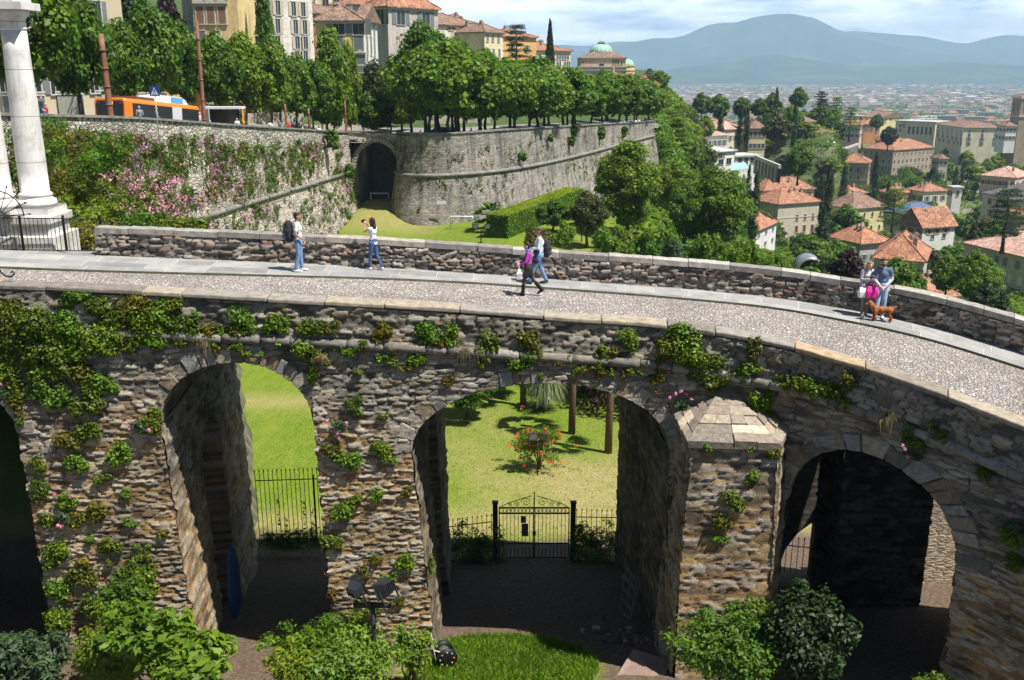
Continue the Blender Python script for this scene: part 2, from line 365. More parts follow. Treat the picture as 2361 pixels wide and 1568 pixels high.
# piers and spandrels of both faces
XE = (-23.5, 12.6); XEF = (-24., 18.4)
for side in (0, 1):
    key = 'a' if side == 0 else 'b'; fine = D if side == 0 else .12; X0, X1 = XE if side == 0 else XEF
    edges = [(None, 0)] + [(A, 1) for A in ARCH]; nxt = [(A, 0) for A in ARCH] + [(None, 1)]
    for (L, lj), (Rr, rj) in zip(edges, nxt):
        lx = (lambda z: X0 + 0 * z) if L is None else (lambda z, L=L, lj=lj: edge_x(L, side, lj, z))
        rx = (lambda z: X1 + 0 * z) if Rr is None else (lambda z, Rr=Rr, rj=rj: edge_x(Rr, side, rj, z))
        wdt = float(rx(np.array(9.)) - lx(np.array(9.))); nu = max(6, int(abs(wdt) * 1.25 / fine)); nv = int(12 / fine * (1.6 if side == 0 else 1))
        patch(side, lambda u, z, lx=lx, rx=rx: lx(z) * (1 - u) + rx(z) * u, lambda X: 0 * X + ZB, lambda X, s=side: ztop(X, s), nu, nv, 'pier', 11)
    for A in ARCH:
        a, b = A[key]; nu = int((b - a) * 1.15 / fine)
        patch(side, lambda u, z: a + (b - a) * (.5 - .5 * np.cos(np.pi * u)) + 0 * z, lambda X, A=A, s=side: intr(A, s, X), lambda X, s=side: ztop(X, s), nu, int(3.2 / fine * 1.6), 'spandrel', 11)
# jambs (inner sides of the piers) and vaults
def jamb(A, j, nu=90, dz=.07):
    z = np.linspace(ZB, A['zs'], int((A['zs'] - ZB) / dz))[None, :]; u = np.linspace(0, 1, nu)[:, None]
    Pa, _, _ = face(edge_x(A, 0, j, z[0]), z[0], 0); Pb, _, _ = face(edge_x(A, 1, j, z[0]), z[0], 1)
    P = Pa[None] * (1 - u[..., None]) + Pb[None] * u[..., None]
    d = P[-1, 0] - P[0, 0]; n = np.array([d[1], -d[0], 0]); n /= np.linalg.norm(n)
    if j == 1: n = -n
    L = np.linalg.norm(d); U = u * L + 0 * z; Z = z + 0 * u
    nic = (U > 3.3) & (U < 5.9) & (Z < 9.2 + 1.2 * np.sqrt(np.maximum(0, 1 - ((U - 4.6) / 1.3) ** 2)))
    if (j == 0 and A is not ARCH[0]) or A is ARCH[3]: P = P - n * (nic * 1.5)[..., None]
    N3 = np.broadcast_to(n, P.shape) * np.minimum(1, np.minimum(u, 1 - u) * 20)[..., None]
    d0 = np.broadcast_to(n, P.shape)
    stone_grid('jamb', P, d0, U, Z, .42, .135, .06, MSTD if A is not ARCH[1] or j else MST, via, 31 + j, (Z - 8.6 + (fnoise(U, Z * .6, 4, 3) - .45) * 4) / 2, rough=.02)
for A in ARCH:
    jamb(A, 0); jamb(A, 1)
    n = 40; ph = np.linspace(0, 1, n); Xa = A['a'][0] + (A['a'][1] - A['a'][0]) * (.5 - .5 * np.cos(pi * ph)); Xb = A['b'][0] + (A['b'][1] - A['b'][0]) * (.5 - .5 * np.cos(pi * ph))
    za = intr(A, 0, Xa); zb = intr(A, 1, Xb); Pa, _, _ = face(Xa, za, 0); Pb, _, _ = face(Xb, zb, 1); u = np.linspace(0, 1, 60)[:, None, None]
    P = Pa[None] * (1 - u) + Pb[None] * u; Nn = np.zeros_like(P); Nn[..., 2] = -1
    U = np.linspace(0, 8.5, 60)[:, None] + 0 * ph[None]; V = ph[None] * 6 + 0 * U
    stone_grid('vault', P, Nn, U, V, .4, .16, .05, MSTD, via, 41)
    # ring of voussoirs on the near face
    rg = MB(); rnd = random.Random(5); a, b = A['a']; ns = int((b - a) * 3.6) ; pts = []
    for i in range(ns + 1):
        x = a + (b - a) * (.5 - .5 * cos(pi * i / ns)) if False else a + (b - a) * i / ns
        pts.append(x)
    # arc-length sampling
    xs = a + (b - a) * (.5 - .5 * np.cos(np.pi * np.linspace(0, 1, 300))); zz = intr(A, 0, xs); ll = np.r_[0, np.cumsum(np.hypot(np.diff(xs), np.diff(zz)))]
    cuts = [0]
    while cuts[-1] < ll[-1] - .2: cuts.append(cuts[-1] + rnd.uniform(.14, .36))
    cuts[-1] = ll[-1]
    for c0, c1 in zip(cuts[:-1], cuts[1:]):
        hh = rnd.uniform(.30, .46); pr = .01 + rnd.uniform(0, .05); vs = []
        for cc in (c0 + .012, c1 - .012):
            x = float(np.interp(cc, ll, xs)); z = float(np.interp(cc, ll, zz)); e = .03
            x2 = float(np.interp(min(cc + e, ll[-1]), ll, xs)); z2 = float(np.interp(min(cc + e, ll[-1]), ll, zz)); x1 = float(np.interp(max(cc - e, 0), ll, xs)); z1 = float(np.interp(max(cc - e, 0), ll, zz))
            tx, tz = x2 - x1, z2 - z1; l = math.hypot(tx, tz) + 1e-9; ox, oz = -tz / l, tx / l
            for hgt in (-.02, hh):
                p, nn, _ = face(np.array(x + ox * hgt), np.array(z + oz * hgt), 0)
                vs.append(Vector(p) + Vector(nn) * pr); vs.append(Vector(p) - Vector(nn) * .25)
        rg.add([vs[0], vs[4], vs[6], vs[2], vs[1], vs[5], vs[7], vs[3]], [(0, 1, 2, 3), (7, 6, 5, 4), (0, 4, 5, 1), (1, 5, 6, 2), (2, 6, 7, 3), (3, 7, 4, 0)])
    ro = rg.build('arch_ring', MRING, via); bm = ro.modifiers.new('b', 'BEVEL'); bm.width = .02; bm.segments = 1
# deck underside closure is hidden by the vaults; string course, parapets, copings
def rail_grid(side, out, z0f, z1f, nv, name, mats, seed, su=.36, sv=.12, amp=.07, inner=False, thick=.45, dx=.045, X=None, hb=None):
    k = 0 if side == 0 else 2
    ts = np.linspace(.3, 12.7, int(40 / dx)) if X is None else np.linspace(X[0], X[1], int((X[1] - X[0]) * 3.1 / dx))
    x = cat(ts, k); y = cat(ts, k + 1); tx = np.gradient(x); ty = np.gradient(y); l = np.hypot(tx, ty); sg = 1 if side == 0 else -1
    nx, ny = ty / l * sg, -tx / l * sg
    if inner: x = x - nx * thick; y = y - ny * thick; nx, ny = -nx, -ny
    rz = cat(ts, 4); v = np.linspace(0, 1, nv)[None]
    z = (rz + z0f)[:, None] * (1 - v) + (rz + z1f)[:, None] * v
    P = np.stack([x[:, None] + 0 * z, y[:, None] + 0 * z, z], -1); Nn = np.stack([nx[:, None] + 0 * z, ny[:, None] + 0 * z, 0 * z], -1)
    U = np.cumsum(np.r_[0, np.hypot(np.diff(x), np.diff(y))])[:, None] + 0 * z
    stone_grid(name, P, Nn, U, z, su, sv, amp, mats, via, seed, hb)
rail_grid(0, True, -.02, .78, 20, 'near_parapet', MST, 61, .36, .13, .08)
rail_grid(0, True, -.02, .78, 8, 'near_parapet_inside', MST, 62, inner=True, thick=.48, dx=.15)
TF0 = float(t_of(-12.9, 2))
rail_grid(1, True, -.05, .78, 24, 'far_parapet', MSTP, 63, .34, .115, .11, inner=True, thick=.45, dx=.035, X=(TF0, 12.6))
rail_grid(1, True, -.6, .78, 8, 'far_parapet_outside', MST, 64, dx=.15, X=(TF0, 12.6))
def coping(side, d0, d1, z0, z1, t0, t1, mats, name, lmin, lmax, seed, bev=.03):
    m = MB(); rnd = random.Random(seed); k = 0 if side == 0 else 2; t = t0
    ts = np.linspace(t0, t1, 2000); L = np.r_[0, np.cumsum(np.hypot(np.diff(cat(ts, k)), np.diff(cat(ts, k + 1))))]
    s = 0.
    while s < L[-1]:
        e = min(s + rnd.uniform(lmin, lmax), L[-1] + .01); jz = rnd.uniform(-.018, .018); jd = rnd.uniform(-.025, .025); vs = []
        nseg = 5
        for q in range(nseg + 1):
            tt = float(np.interp(s + .008 + (e - s - .016) * q / nseg, L, ts)); rz = float(cat(tt, 4)) + jz
            j2 = rnd.uniform(-.012, .012)
            xo, yo = cross(np.array(tt), d0 + jd + j2, side == 1); xi, yi = cross(np.array(tt), d1 + jd + rnd.uniform(-.012, .012), side == 1)
            j3 = rnd.uniform(-.015, .01)
            vs += [(xo, yo, rz + z0), (xi, yi, rz + z0), (xi, yi, rz + z1), (xo, yo, rz + z1 + j3)]
        fs = [(0, 1, 2, 3), (nseg * 4 + 3, nseg * 4 + 2, nseg * 4 + 1, nseg * 4)]
        for q in range(nseg):
            a = q * 4
            for c in range(4): fs.append((a + c, a + 4 + c, a + 4 + (c + 1) % 4, a + (c + 1) % 4))
        m.add([tuple(map(float, v)) for v in vs], fs); s = e
    o = m.build(name, mats, via); b = o.modifiers.new('b', 'BEVEL'); b.width = bev; b.segments = 2; b.limit_method = 'ANGLE'
coping(0, -.07, .52, .79, .905, .3, 12.7, MCAPN, 'near_coping', .9, 2.2, 3)
coping(1, -.06, .50, .78, .95, TF0, 12.6, MCAPF, 'far_coping', .8, 1.7, 4, .05)
sc_ = MB(); rnd = random.Random(8); ts = np.linspace(.3, 12.7, 900); xx = cat(ts, 0); yy = cat(ts, 1); i = 0
while i < 890:
    j = min(899, i + rnd.randint(9, 26)); pts = []; jr = rnd.uniform(-.02, .015)
    for q in np.linspace(i + .3, j - .3, 5):
        tt = float(np.interp(q, range(900), ts)); p, nn, _ = face(cat(np.array(tt), 0), cat(np.array(tt), 4) - .12, 0); pts.append(Vector(p) + Vector(nn) * .05)
    sc_.tube(pts, .118 + jr, 10); i = j
sc_.build('string_course', islandmat('string_course_stone', [(0, (.25, .235, .21)), (.3, (.17, .16, .14)), (.6, (.30, .28, .25)), (.8, (.21, .19, .16))], .7, .03, 7.), via)

# buttress with half-pyramid cap, right of the middle arch
def buttress():
    p0 = np.array([4.02, 22.0]); 
    cs = [(4.0, 22.4), (4.05, 20.35), (6.0, 20.25), (6.35, 20.9), (6.5, 21.6)]; ztp = 11.95
    for i in range(4):
        a = np.array(cs[i]); b = np.array(cs[i + 1]); L = np.linalg.norm(b - a); u = np.linspace(0, 1, max(8, int(L / .045)))[:, None]; z = np.linspace(ZB, ztp, 210)[None]; u = u * (1 + .2 / L) - .1 / L
        fl = 1 + .0 * z
        d = (b - a) / L; n = np.array([d[1], -d[0], 0])
        x = a[0] + (b[0] - a[0]) * u + n[0] * (ztp - z) * .03; y = a[1] + (b[1] - a[1]) * u + n[1] * (ztp - z) * .03
        U = u * L + i * 2.3 + 0 * z; Z = z + 0 * u
        stone_grid('buttress', np.stack([x, y, Z], -1), np.broadcast_to(n, (*U.shape, 3)), U, Z, .42, .12, .05, MST, via, 71, (Z - 9.6 + (fnoise(U, Z * .6, 4, 3) - .45) * 5) / 2.2, rough=.015)
    m = MB(); ap = Vector((5.15, 22.15, 12.72)); rim = [Vector((3.92, 22.0, 12.0)), Vector((3.97, 20.26, 11.93)), Vector((6.04, 20.16, 11.90)), Vector((6.4, 20.9, 11.96)), Vector((6.5, 21.6, 12.0))]
    for i in range(4):
        a, b = rim[i], rim[i + 1]; nn = 7
        for r in range(nn):
            f0, f1 = r / nn, (r + 1) / nn - .004
            k = max(1, int((b - a).length * (1 - f0) / (.34 + .3 * ((r * 7 + i) % 3) / 2))); lift = .0
            for c in range(k):
                g0, g1 = c / k + .004, (c + 1) / k - .004; q = []
                for f, g in ((f0, g0), (f0, g1), (f1, g1), (f1, g0)): q.append((a + (b - a) * g).lerp(ap, f))
                nrm = (q[1] - q[0]).cross(q[3] - q[0]).normalized(); hgt = random.Random(r * 9 + c + i * 50).uniform(.0, .075)
                top = [p + nrm * hgt for p in q]; lo = [p - Vector((0, 0, .14)) for p in q]
                m.add(top + lo, [(0, 1, 2, 3), (0, 4, 5, 1), (1, 5, 6, 2), (2, 6, 7, 3), (3, 7, 4, 0)])
    base = MB().add([*rim, ap], [(0, 1, 5), (1, 2, 5), (2, 3, 5), (3, 4, 5)]); base.build('cap_bed', MCOP, via)
    m.build('buttress_cap', islandmat('cap_slabs', [(0, (.26, .22, .18)), (.25, (.20, .18, .15)), (.5, (.28, .24, .20)), (.7, (.33, .28, .22)), (.92, (.55, .47, .36))], .8, .03, 8.), via)
buttress()
# dark core between near and far piers of the right arch
u = np.linspace(0, 1, 60)[:, None]; z = np.linspace(ZB, 11.6, 140)[None]
for (ax, ay, bx, by) in ((9.75, 26.2, 12.5, 26.2), (9.75, 28.2, 9.75, 26.2), (12.5, 26.2, 12.5, 28.)):
    d = np.array([bx - ax, by - ay]); L_ = np.hypot(*d); n_ = np.array([d[1], -d[0], 0]) / L_
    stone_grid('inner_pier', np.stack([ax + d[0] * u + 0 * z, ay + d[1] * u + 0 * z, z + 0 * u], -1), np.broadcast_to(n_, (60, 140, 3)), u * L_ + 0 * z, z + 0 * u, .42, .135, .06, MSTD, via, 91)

m = MB(); m.prism([(8.0, 12.2), (8.0, 4.1), (8.95, 4.1), (9.1, 4.7), (9.45, 5.25), (9.85, 5.6), (10.1, 5.7), (10.1, 1.5), (11.5, 1.5), (11.5, 12.2)], 28.9, 29.5); m.build('inner_arch_wall', noisy('dark_render', [(.3, (.04, .037, .03)), (.6, (.10, .09, .075)), (.75, (.16, .15, .125))], 2.5, 7, .95, .9, .05, (1, 1, 2.4), fine=4), via)  # infill wall in a mottled, near-black tone
# road surfaces
def road_sheet(name, d0, d1, zo, mats, nv=8, crown=0., tend=(.3, 12.7), side_drop=None, uvs=True):
    ts = np.linspace(*tend, 400); V = []; UV = []
    L = np.r_[0, np.cumsum(np.hypot(np.diff(cat(ts, 2)), np.diff(cat(ts, 3))))]
    for j in range(nv + 1):
        f = j / nv; dd = d0(ts) * (1 - f) + d1(ts) * f
        x, y = cross(ts, dd, True); z = cat(ts, 4) + zo + crown * (1 - (2 * f - 1) ** 2)
        V.append(np.stack([x, y, z], -1)); UV.append(np.stack([L, dd + 0 * L], -1))
    V = np.array(V); UV = np.array(UV); a, b = V.shape[:2]; idx = np.arange(a * b).reshape(a, b)
    Fq = np.stack([idx[:-1, :-1], idx[1:, :-1], idx[1:, 1:], idx[:-1, 1:]], -1).reshape(-1, 4)
    me = arrmesh(name, V.reshape(-1, 3), Fq, True); ul = me.uv_layers.new(name='UVMap'); li = np.empty(len(me.loops), dtype=np.int32); me.loops.foreach_get('vertex_index', li)
    ul.data.foreach_set('uv', UV.reshape(-1, 2)[li].astype(np.float32).ravel())
    return link(name, me, None, mats)
m, t = M_new('cobbles'); uv = t.coord('UV')
wn = t.n('VectorMath', 0, props=dict(operation='MULTIPLY_ADD'), _0=t.noise(uv, 3., 2, .5, out=1), _1=(.12, .12, 0), _2=uv)
v = t.n('TexVoronoi', 1, Vector=wn, Scale=9.6, Randomness=.85); d = t.last.outputs['Distance']
e = t.n('TexVoronoi', 0, props=dict(feature='DISTANCE_TO_EDGE'), Vector=wn, Scale=9.6, Randomness=.85)
col = t.ramp(t.n('SeparateColor', Color=v), [(0, (.25, .23, .225)), (.2, (.42, .36, .34)), (.4, (.36, .355, .36)), (.6, (.46, .415, .39)), (.78, (.44, .37, .33)), (.9, (.52, .48, .43)), (1, (.60, .56, .50))])
big = t.noise(uv, .55, 7, .68); col = t.mix(.85, col, t.ramp(big, [(.33, (.62, .60, .56)), (.5, (.95, .94, .92)), (.66, (1.12, 1.1, 1.08))]), 'MULTIPLY')
em = t.ramp(e, [(.02, 1.), (.13, 0.)]); col = t.mix(em, col, (.15, .135, .115))
hh = t.math('SUBTRACT', t.math('MINIMUM', t.math('MULTIPLY', e, 5.), 1.), t.math('MULTIPLY', d, .5))
finish(t, col, .75, hh, .8, .035, spec=.25); MCOB = m
m, t = M_new('slabs'); uv = t.coord('UV'); br = m.node_tree.nodes.new('ShaderNodeTexBrick'); t.nt.links.new(uv, br.inputs[0])
for k, vv in dict(Scale=1., Brick_Width=1.15, Row_Height=.72, Mortar_Size=.012, Bias=0.).items(): br.inputs[k.replace('_', ' ')].default_value = vv
br.inputs['Color1'].default_value = (.22, .225, .225, 1); br.inputs['Color2'].default_value = (.34, .34, .33, 1); br.inputs['Mortar'].default_value = (.47, .44, .40, 1); br.squash = 1.6; br.squash_frequency = 2
n = t.noise(uv, 1.4, 8, .68); col = t.mix(.8, br.outputs[0], t.ramp(n, [(.33, (.66, .66, .65)), (.5, (.98, .97, .96)), (.66, (1.18, 1.16, 1.12))]), 'MULTIPLY')
finish(t, col, .7, t.math('ADD', t.math('MULTIPLY', br.outputs[1], -.3), t.math('MULTIPLY', n, .3)), .4, .02); MSLAB = m
KW = .45
cob = road_sheet('road', lambda t: KW + cat(t, 5), lambda t: np.hypot(cat(t, 2) - cat(t, 0), cat(t, 3) - cat(t, 1)) - .45, .0, MCOB, 12, .06); setp(cob, kind='structure')
slab = road_sheet('pavement', lambda t: KW - .15 + 0 * t, lambda t: KW + cat(t, 5), .07, MSLAB, 3); setp(slab, kind='structure')
kerb = MB(); ts = np.linspace(.3, 12.7, 300); x, y = cross(ts, KW + cat(ts, 5), True); z = cat(ts, 4)
vs = []; 
for i in range(300): vs += [(x[i], y[i], z[i] + .07), (x[i], y[i], z[i] - .1)]
kerb.add(vs, [(2 * i, 2 * i + 1, 2 * i + 3, 2 * i + 2) for i in range(299)]); ko = kerb.build('kerb', noisy('kerb_moss', [(.3, (.07, .08, .03)), (.7, (.16, .15, .12))], 3)); setp(ko, kind='structure')
# ---------------------------------------------------------------- ground sheet out to the horizon
def gz2(x, y):
    b = 2.2 * np.exp(-(((x + 16.2) / 3.2) ** 4 + ((y - 119) / 6.5) ** 2))
    return gz(x, y) + b
us = np.concatenate([np.linspace(-2.4, -1.0, 12), np.linspace(-.95, .95, 300), np.linspace(1.0, 2.4, 12)])
ys = np.concatenate([np.linspace(9, 45, 120), np.linspace(45.5, 160, 120), np.geomspace(162, 1200, 140), np.geomspace(1240, 30000, 60)])
Ug, Yg = np.meshgrid(us, ys, indexing='ij'); Xg = Ug * Yg; Zg = gz2(Xg, Yg)
Zg = Zg - np.where((Yg > 150) & (Ug < .14), 3, 0)
a, b = Ug.shape; idx = np.arange(a * b).reshape(a, b)
Fq = np.stack([idx[:-1, :-1], idx[1:, :-1], idx[1:, 1:], idx[:-1, 1:]], -1).reshape(-1, 4)
me = arrmesh('ground', np.stack([Xg, Yg, Zg], -1).reshape(-1, 3), Fq, True)
ca = me.color_attributes.new('gmix', 'FLOAT_COLOR', 'POINT'); c = np.ones((a * b, 4), dtype=np.float32)
nn = fnoise(Xg * .5, Yg * .5, 5, 4) - .45
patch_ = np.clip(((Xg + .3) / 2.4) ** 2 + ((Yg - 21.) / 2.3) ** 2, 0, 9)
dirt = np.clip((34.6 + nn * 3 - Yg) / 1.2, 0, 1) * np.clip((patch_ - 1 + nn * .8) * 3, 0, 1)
dry = np.clip(.5 + (fnoise(Xg * .22 + Yg * .05, Yg * .1, 9, 4) - .47) * 3.2, 0, 1) * np.clip((62 - Yg) / 20, 0, 1) * np.clip((Xg + 6) / 3, 0, 1) + np.exp(-(((Xg + 14) / 6) ** 4 + ((Yg - 113) / 7) ** 4)) * .8 + np.exp(-((Yg - 35.5) / 1.5) ** 2)
dry = np.maximum(dry, np.clip((Xg - 2.) / 4, 0, 1) * np.clip((Yg - 62) / 10, 0, 1) * np.clip((112 - Yg) / 20, 0, 1) * (.4 + nn * 1.6))
dry = np.maximum(dry, np.exp(-(((Yg - 53) / 1.6) ** 2)) * np.clip((-5 - Xg) / 2, 0, 1) * .8)
far = np.clip((Yg - 150) / 60, 0, 1)
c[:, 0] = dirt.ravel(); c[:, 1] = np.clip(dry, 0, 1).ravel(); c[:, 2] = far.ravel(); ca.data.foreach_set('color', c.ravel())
m, t = M_new('ground'); at = t.n('Attribute', 0, props=dict(attribute_name='gmix')); sp = m.node_tree.nodes.new('ShaderNodeSeparateColor'); t.nt.links.new(at, sp.inputs[0])
co = t.coord('Object'); n = t.noise(co, 9., 6, .7); n1 = t.noise(co, 1.1, 5, .6); n3 = t.noise(t.coord('Object', (.9, .25, 1)), 2.2, 4, .6)
gr = t.ramp(n, [(.28, (.06, .10, .010)), (.45, (.12, .175, .018)), (.6, (.165, .22, .03)), (.75, (.25, .27, .06))])
gr = t.mix(.5, gr, t.ramp(n3, [(.38, (.75, .85, .6)), (.62, (1.25, 1.1, 1.05))]), 'MULTIPLY')
dr = t.ramp(n, [(.3, (.19, .165, .06)), (.55, (.31, .26, .11)), (.75, (.42, .36, .19))])
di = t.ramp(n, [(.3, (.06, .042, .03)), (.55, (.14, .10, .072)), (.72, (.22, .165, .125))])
vn = t.n('TexVoronoi', 1, Vector=t.coord('Object', (.004, .0025, 1)), Scale=1.); nf = t.noise(t.coord('Object', (1, .35, 1)), .012, 6, .7)
fr = t.ramp(t.n('SeparateColor', Color=vn), [(0, (.05, .085, .025)), (.4, (.09, .12, .04)), (.6, (.16, .16, .08)), (.75, (.05, .09, .03)), (1, (.24, .22, .16))])
fr = t.mix(.7, fr, t.ramp(nf, [(.35, (.5, .6, .5)), (.65, (1.4, 1.3, 1.2))]), 'MULTIPLY')
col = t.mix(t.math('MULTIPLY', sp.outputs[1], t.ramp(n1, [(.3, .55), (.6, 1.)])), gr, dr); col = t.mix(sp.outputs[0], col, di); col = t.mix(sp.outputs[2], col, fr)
finish(t, col, .95, n, .6, .05, spec=.1); setp(link('ground', me, None, m), kind='structure')

# ---------------------------------------------------------------- curtain wall (left), deep archway, round bastion
WST = wallstone('rampart_stone', [(0, (.30, .275, .24)), (.3, (.43, .39, .335)), (.6, (.54, .48, .41)), (.85, (.64, .575, .49)), (1, (.45, .36, .27))], (.22, .195, .165), .55, .26, .7, .9, .07)
WST2 = wallstone('bastion_stone', [(0, (.23, .212, .19)), (.3, (.28, .26, .23)), (.6, (.33, .305, .27)), (.85, (.38, .35, .31)), (1, (.31, .27, .22))], (.20, .185, .165), .62, .2, .8, .6, .04, streak=.7)
WST3 = wallstone('parapet_rubble', [(0, (.22, .21, .19)), (.3, (.40, .37, .33)), (.6, (.52, .48, .43)), (.85, (.60, .56, .51)), (1, (.36, .31, .26))], (.13, .12, .105), .42, .27, .5, 1., .08)
MCPT = noisy('dark_coping', [(.3, (.13, .125, .11)), (.6, (.24, .23, .21)), (.75, (.34, .32, .29))], 1.5, 5, .9, .4)
def smooth_line(pts, n):
    pts = np.array(pts, float); k = len(pts); t = np.linspace(0, k - 1.0001, n); i = np.floor(t).astype(int); f = (t - i)[:, None]
    g = lambda j: pts[np.clip(j, 0, k - 1)]
    p0, p1, p2, p3 = g(i - 1), g(i), g(i + 1), g(i + 2)
    return .5 * (2 * p1 + (p2 - p0) * f + (2 * p0 - 5 * p1 + 4 * p2 - p3) * f ** 2 + (3 * p1 - p0 - 3 * p2 + p3) * f ** 3)
def onwall(px, py):
    r = ray(px, py); Y = 38.95 / (.17 - r[0] / r[1]); return atY(px, py, Y)
LW = [onwall(px, py) for px, py in ((-420, 262), (-150, 264), (65, 268), (200, 271), (300, 274), (400, 280), (505, 288), (600, 294), (700, 300), (760, 304), (803, 306.5))]
LWL = smooth_line([tuple(p) for p in LW], 240)
BW = [atY(px, py, Y) for px, py, Y in ((916, 308, 116.5), (925, 308.5, 114), (945, 309, 112.6), (985, 309.5, 112), (1045, 309, 112.8), (1110, 305, 115), (1190, 299, 120), (1280, 294, 130), (1360, 289, 143), (1440, 284.5, 161), (1509, 280, 180))]
BWL = smooth_line([tuple(p) for p in BW], 300)
CZ = 8.5
def normals(L):
    d = np.gradient(L[:, :2], axis=0); l = np.hypot(d[:, 0], d[:, 1]); return np.stack([d[:, 1] / l, -d[:, 0] / l], -1)
def rampart(root, L, mat_up, mat_lo, mat_par, par=1.9, batter=.2, zfoot=-1.5, cz=None, slope0=.05, nlo=None):
    nrm = normals(L); s = np.r_[0, np.cumsum(np.hypot(*np.diff(L[:, :2], axis=0).T))]
    cz = np.full(len(L), CZ) if cz is None else cz
    def sheet(name, za, zb, off, nv, mt, disp=.12):
        v = np.linspace(0, 1, nv)[None]; z = za[:, None] * (1 - v) + zb[:, None] * v; o = off(z) + disp * (fnoise(s[:, None] * .35, z * .5, 8, 3) - .45)
        P = np.stack([L[:, 0][:, None] + nrm[:, 0][:, None] * o, L[:, 1][:, None] + nrm[:, 1][:, None] * o, z], -1)
        a, b = z.shape; idx = np.arange(a * b).reshape(a, b); Fq = np.stack([idx[:-1, :-1], idx[1:, :-1], idx[1:, 1:], idx[:-1, 1:]], -1).reshape(-1, 4)
        me = arrmesh(name, P.reshape(-1, 3), Fq, True); ul = me.uv_layers.new(name='UVMap'); li = np.empty(len(me.loops), dtype=np.int32); me.loops.foreach_get('vertex_index', li)
        UV = np.stack([s[:, None] + 0 * z, z], -1).reshape(-1, 2).astype(np.float32); ul.data.foreach_set('uv', UV[li].ravel()); return link(name, me, root, mt)
    zt = L[:, 2]; c2 = cz[:, None]
    sheet('parapet', zt - par, zt, lambda z: 0.02 + 0 * z, 8, mat_par)
    sheet('upper_wall', cz, zt - par + .001, lambda z: slope0 * (zt[:, None] - z), 14, mat_up)
    oc = slope0 * (zt - cz)
    sheet('lower_wall', np.full(len(L), zfoot), cz, lambda z: oc[:, None] + (c2 - z) * batter, 14, mat_lo)
    m = MB(); step = 3
    for i in range(0, len(L) - step, step):
        p = [Vector((L[j, 0] + nrm[j, 0] * (oc[j] + .08), L[j, 1] + nrm[j, 1] * (oc[j] + .08), cz[j] - .05)) for j in (i, i + step)]; m.tube(p, .24, 8, caps=False)
    m.build('string_course', MCPT, root)
    m = MB()
    for i in range(0, len(L) - step, step):
        vs = []
        for j in (i, i + step):
            for o, dz in ((.16, 0), (.16, .16), (-.55, .18), (-.55, -1.3)): vs.append((L[j, 0] + nrm[j, 0] * o, L[j, 1] + nrm[j, 1] * o, zt[j] + dz))
        m.add(vs, [(0, 4, 5, 1), (1, 5, 6, 2), (2, 6, 7, 3), (0, 1, 2, 3), (7, 6, 5, 4)])
    m.build('coping', MCPT, root)
    return nrm, oc
lw = empty('rampart_wall', (0, 0, 0), label='battered stone rampart overgrown with pink flowers left of the deep archway', cat='rampart')
LN, LOC = rampart(lw, LWL, WST, WST, WST3)
bw = empty('bastion_wall', (0, 0, 0), label='huge curved stone bastion wall with string course under the tree row', cat='bastion')
BN, BOC = rampart(bw, BWL, WST2, WST2, WST2, par=1.5, batter=.2, cz=np.interp(np.linspace(0, 1, 300), [0, .35, 1], [8.35, 8.4, 8.6]), slope0=.07)
# side of the bastion past its far corner
P0 = BWL[-1]; e2 = smooth_line([(P0[0], P0[1], P0[2]), (P0[0] + .5, P0[1] + 6, P0[2]), (P0[0] + 1.0, P0[1] + 12, P0[2] - .3), (P0[0] + .5, P0[1] + 19, P0[2] - 1)], 40)
rampart(bw, e2, WST2, WST2, WST2, par=1.5, batter=.2, cz=np.full(40, 8.6), slope0=.07)
# archway front
A0, A1 = LWL[-1], BWL[0]
n = 60; u = np.linspace(0, 1, n)[:, None]; z = np.linspace(0, 1, 60)[None]; zt = (A0[2] * (1 - u) + A1[2] * u)
X = A0[0] - 2.2 + (A1[0] - A0[0] + 2.6) * u + 0 * z; Y = A0[1] + 1.4 + (A1[1] - A0[1] - .6) * u + 0 * z; Z = 1 + (zt - 1) * z
cx = (A0[0] + A1[0]) / 2 + .25; hw = 2.55
rr = np.hypot((X - cx) / hw, np.maximum(0, (Z - 8.6)) / 3.1); hole = rr < 1
rr2 = np.hypot((X - (A0[0] + .35)) / 1.1, np.maximum(0, Z - 10.6) / 1.45); hole2 = (rr2 < 1) & (Z > 8.5)
keep = ~(hole | hole2)
P = np.stack([X, Y, Z], -1); Nn = np.broadcast_to(np.array([0, -1., 0]), P.shape)
idx = np.arange(3600).reshape(60, 60); Fq = np.stack([idx[:-1, :-1], idx[1:, :-1], idx[1:, 1:], idx[:-1, 1:]], -1).reshape(-1, 4)[keep[:-1, :-1].reshape(-1)]
aw = empty('rampart_archway', (0, 0, 0), label='deep dark archway in the corner between rampart and round bastion', cat='archway')
me = arrmesh('front', P.reshape(-1, 3), Fq, True); ul = me.uv_layers.new(name='UVMap'); li = np.empty(len(me.loops), dtype=np.int32); me.loops.foreach_get('vertex_index', li)
ul.data.foreach_set('uv', np.stack([X, Z], -1).reshape(-1, 2)[li].astype(np.float32).ravel()); link('front', me, aw, WST)
m = MB(); yb = float(Y.min()); prof = [(cx - hw * 1.0, 1.0)] + [(cx - hw * cos(a), 8.6 + 3.1 * sin(a)) for a in np.linspace(0, pi, 20)] + [(cx + hw, 1.0)]
vs = [(x, yb - .1, zz) for x, zz in prof] + [(x, yb + 14, zz) for x, zz in prof]; k = len(prof)
m.add(vs, [(i, i + 1, k + i + 1, k + i) for i in range(k - 1)] + [tuple(range(k, 2 * k))]); m.build('tunnel', MCOP, aw)
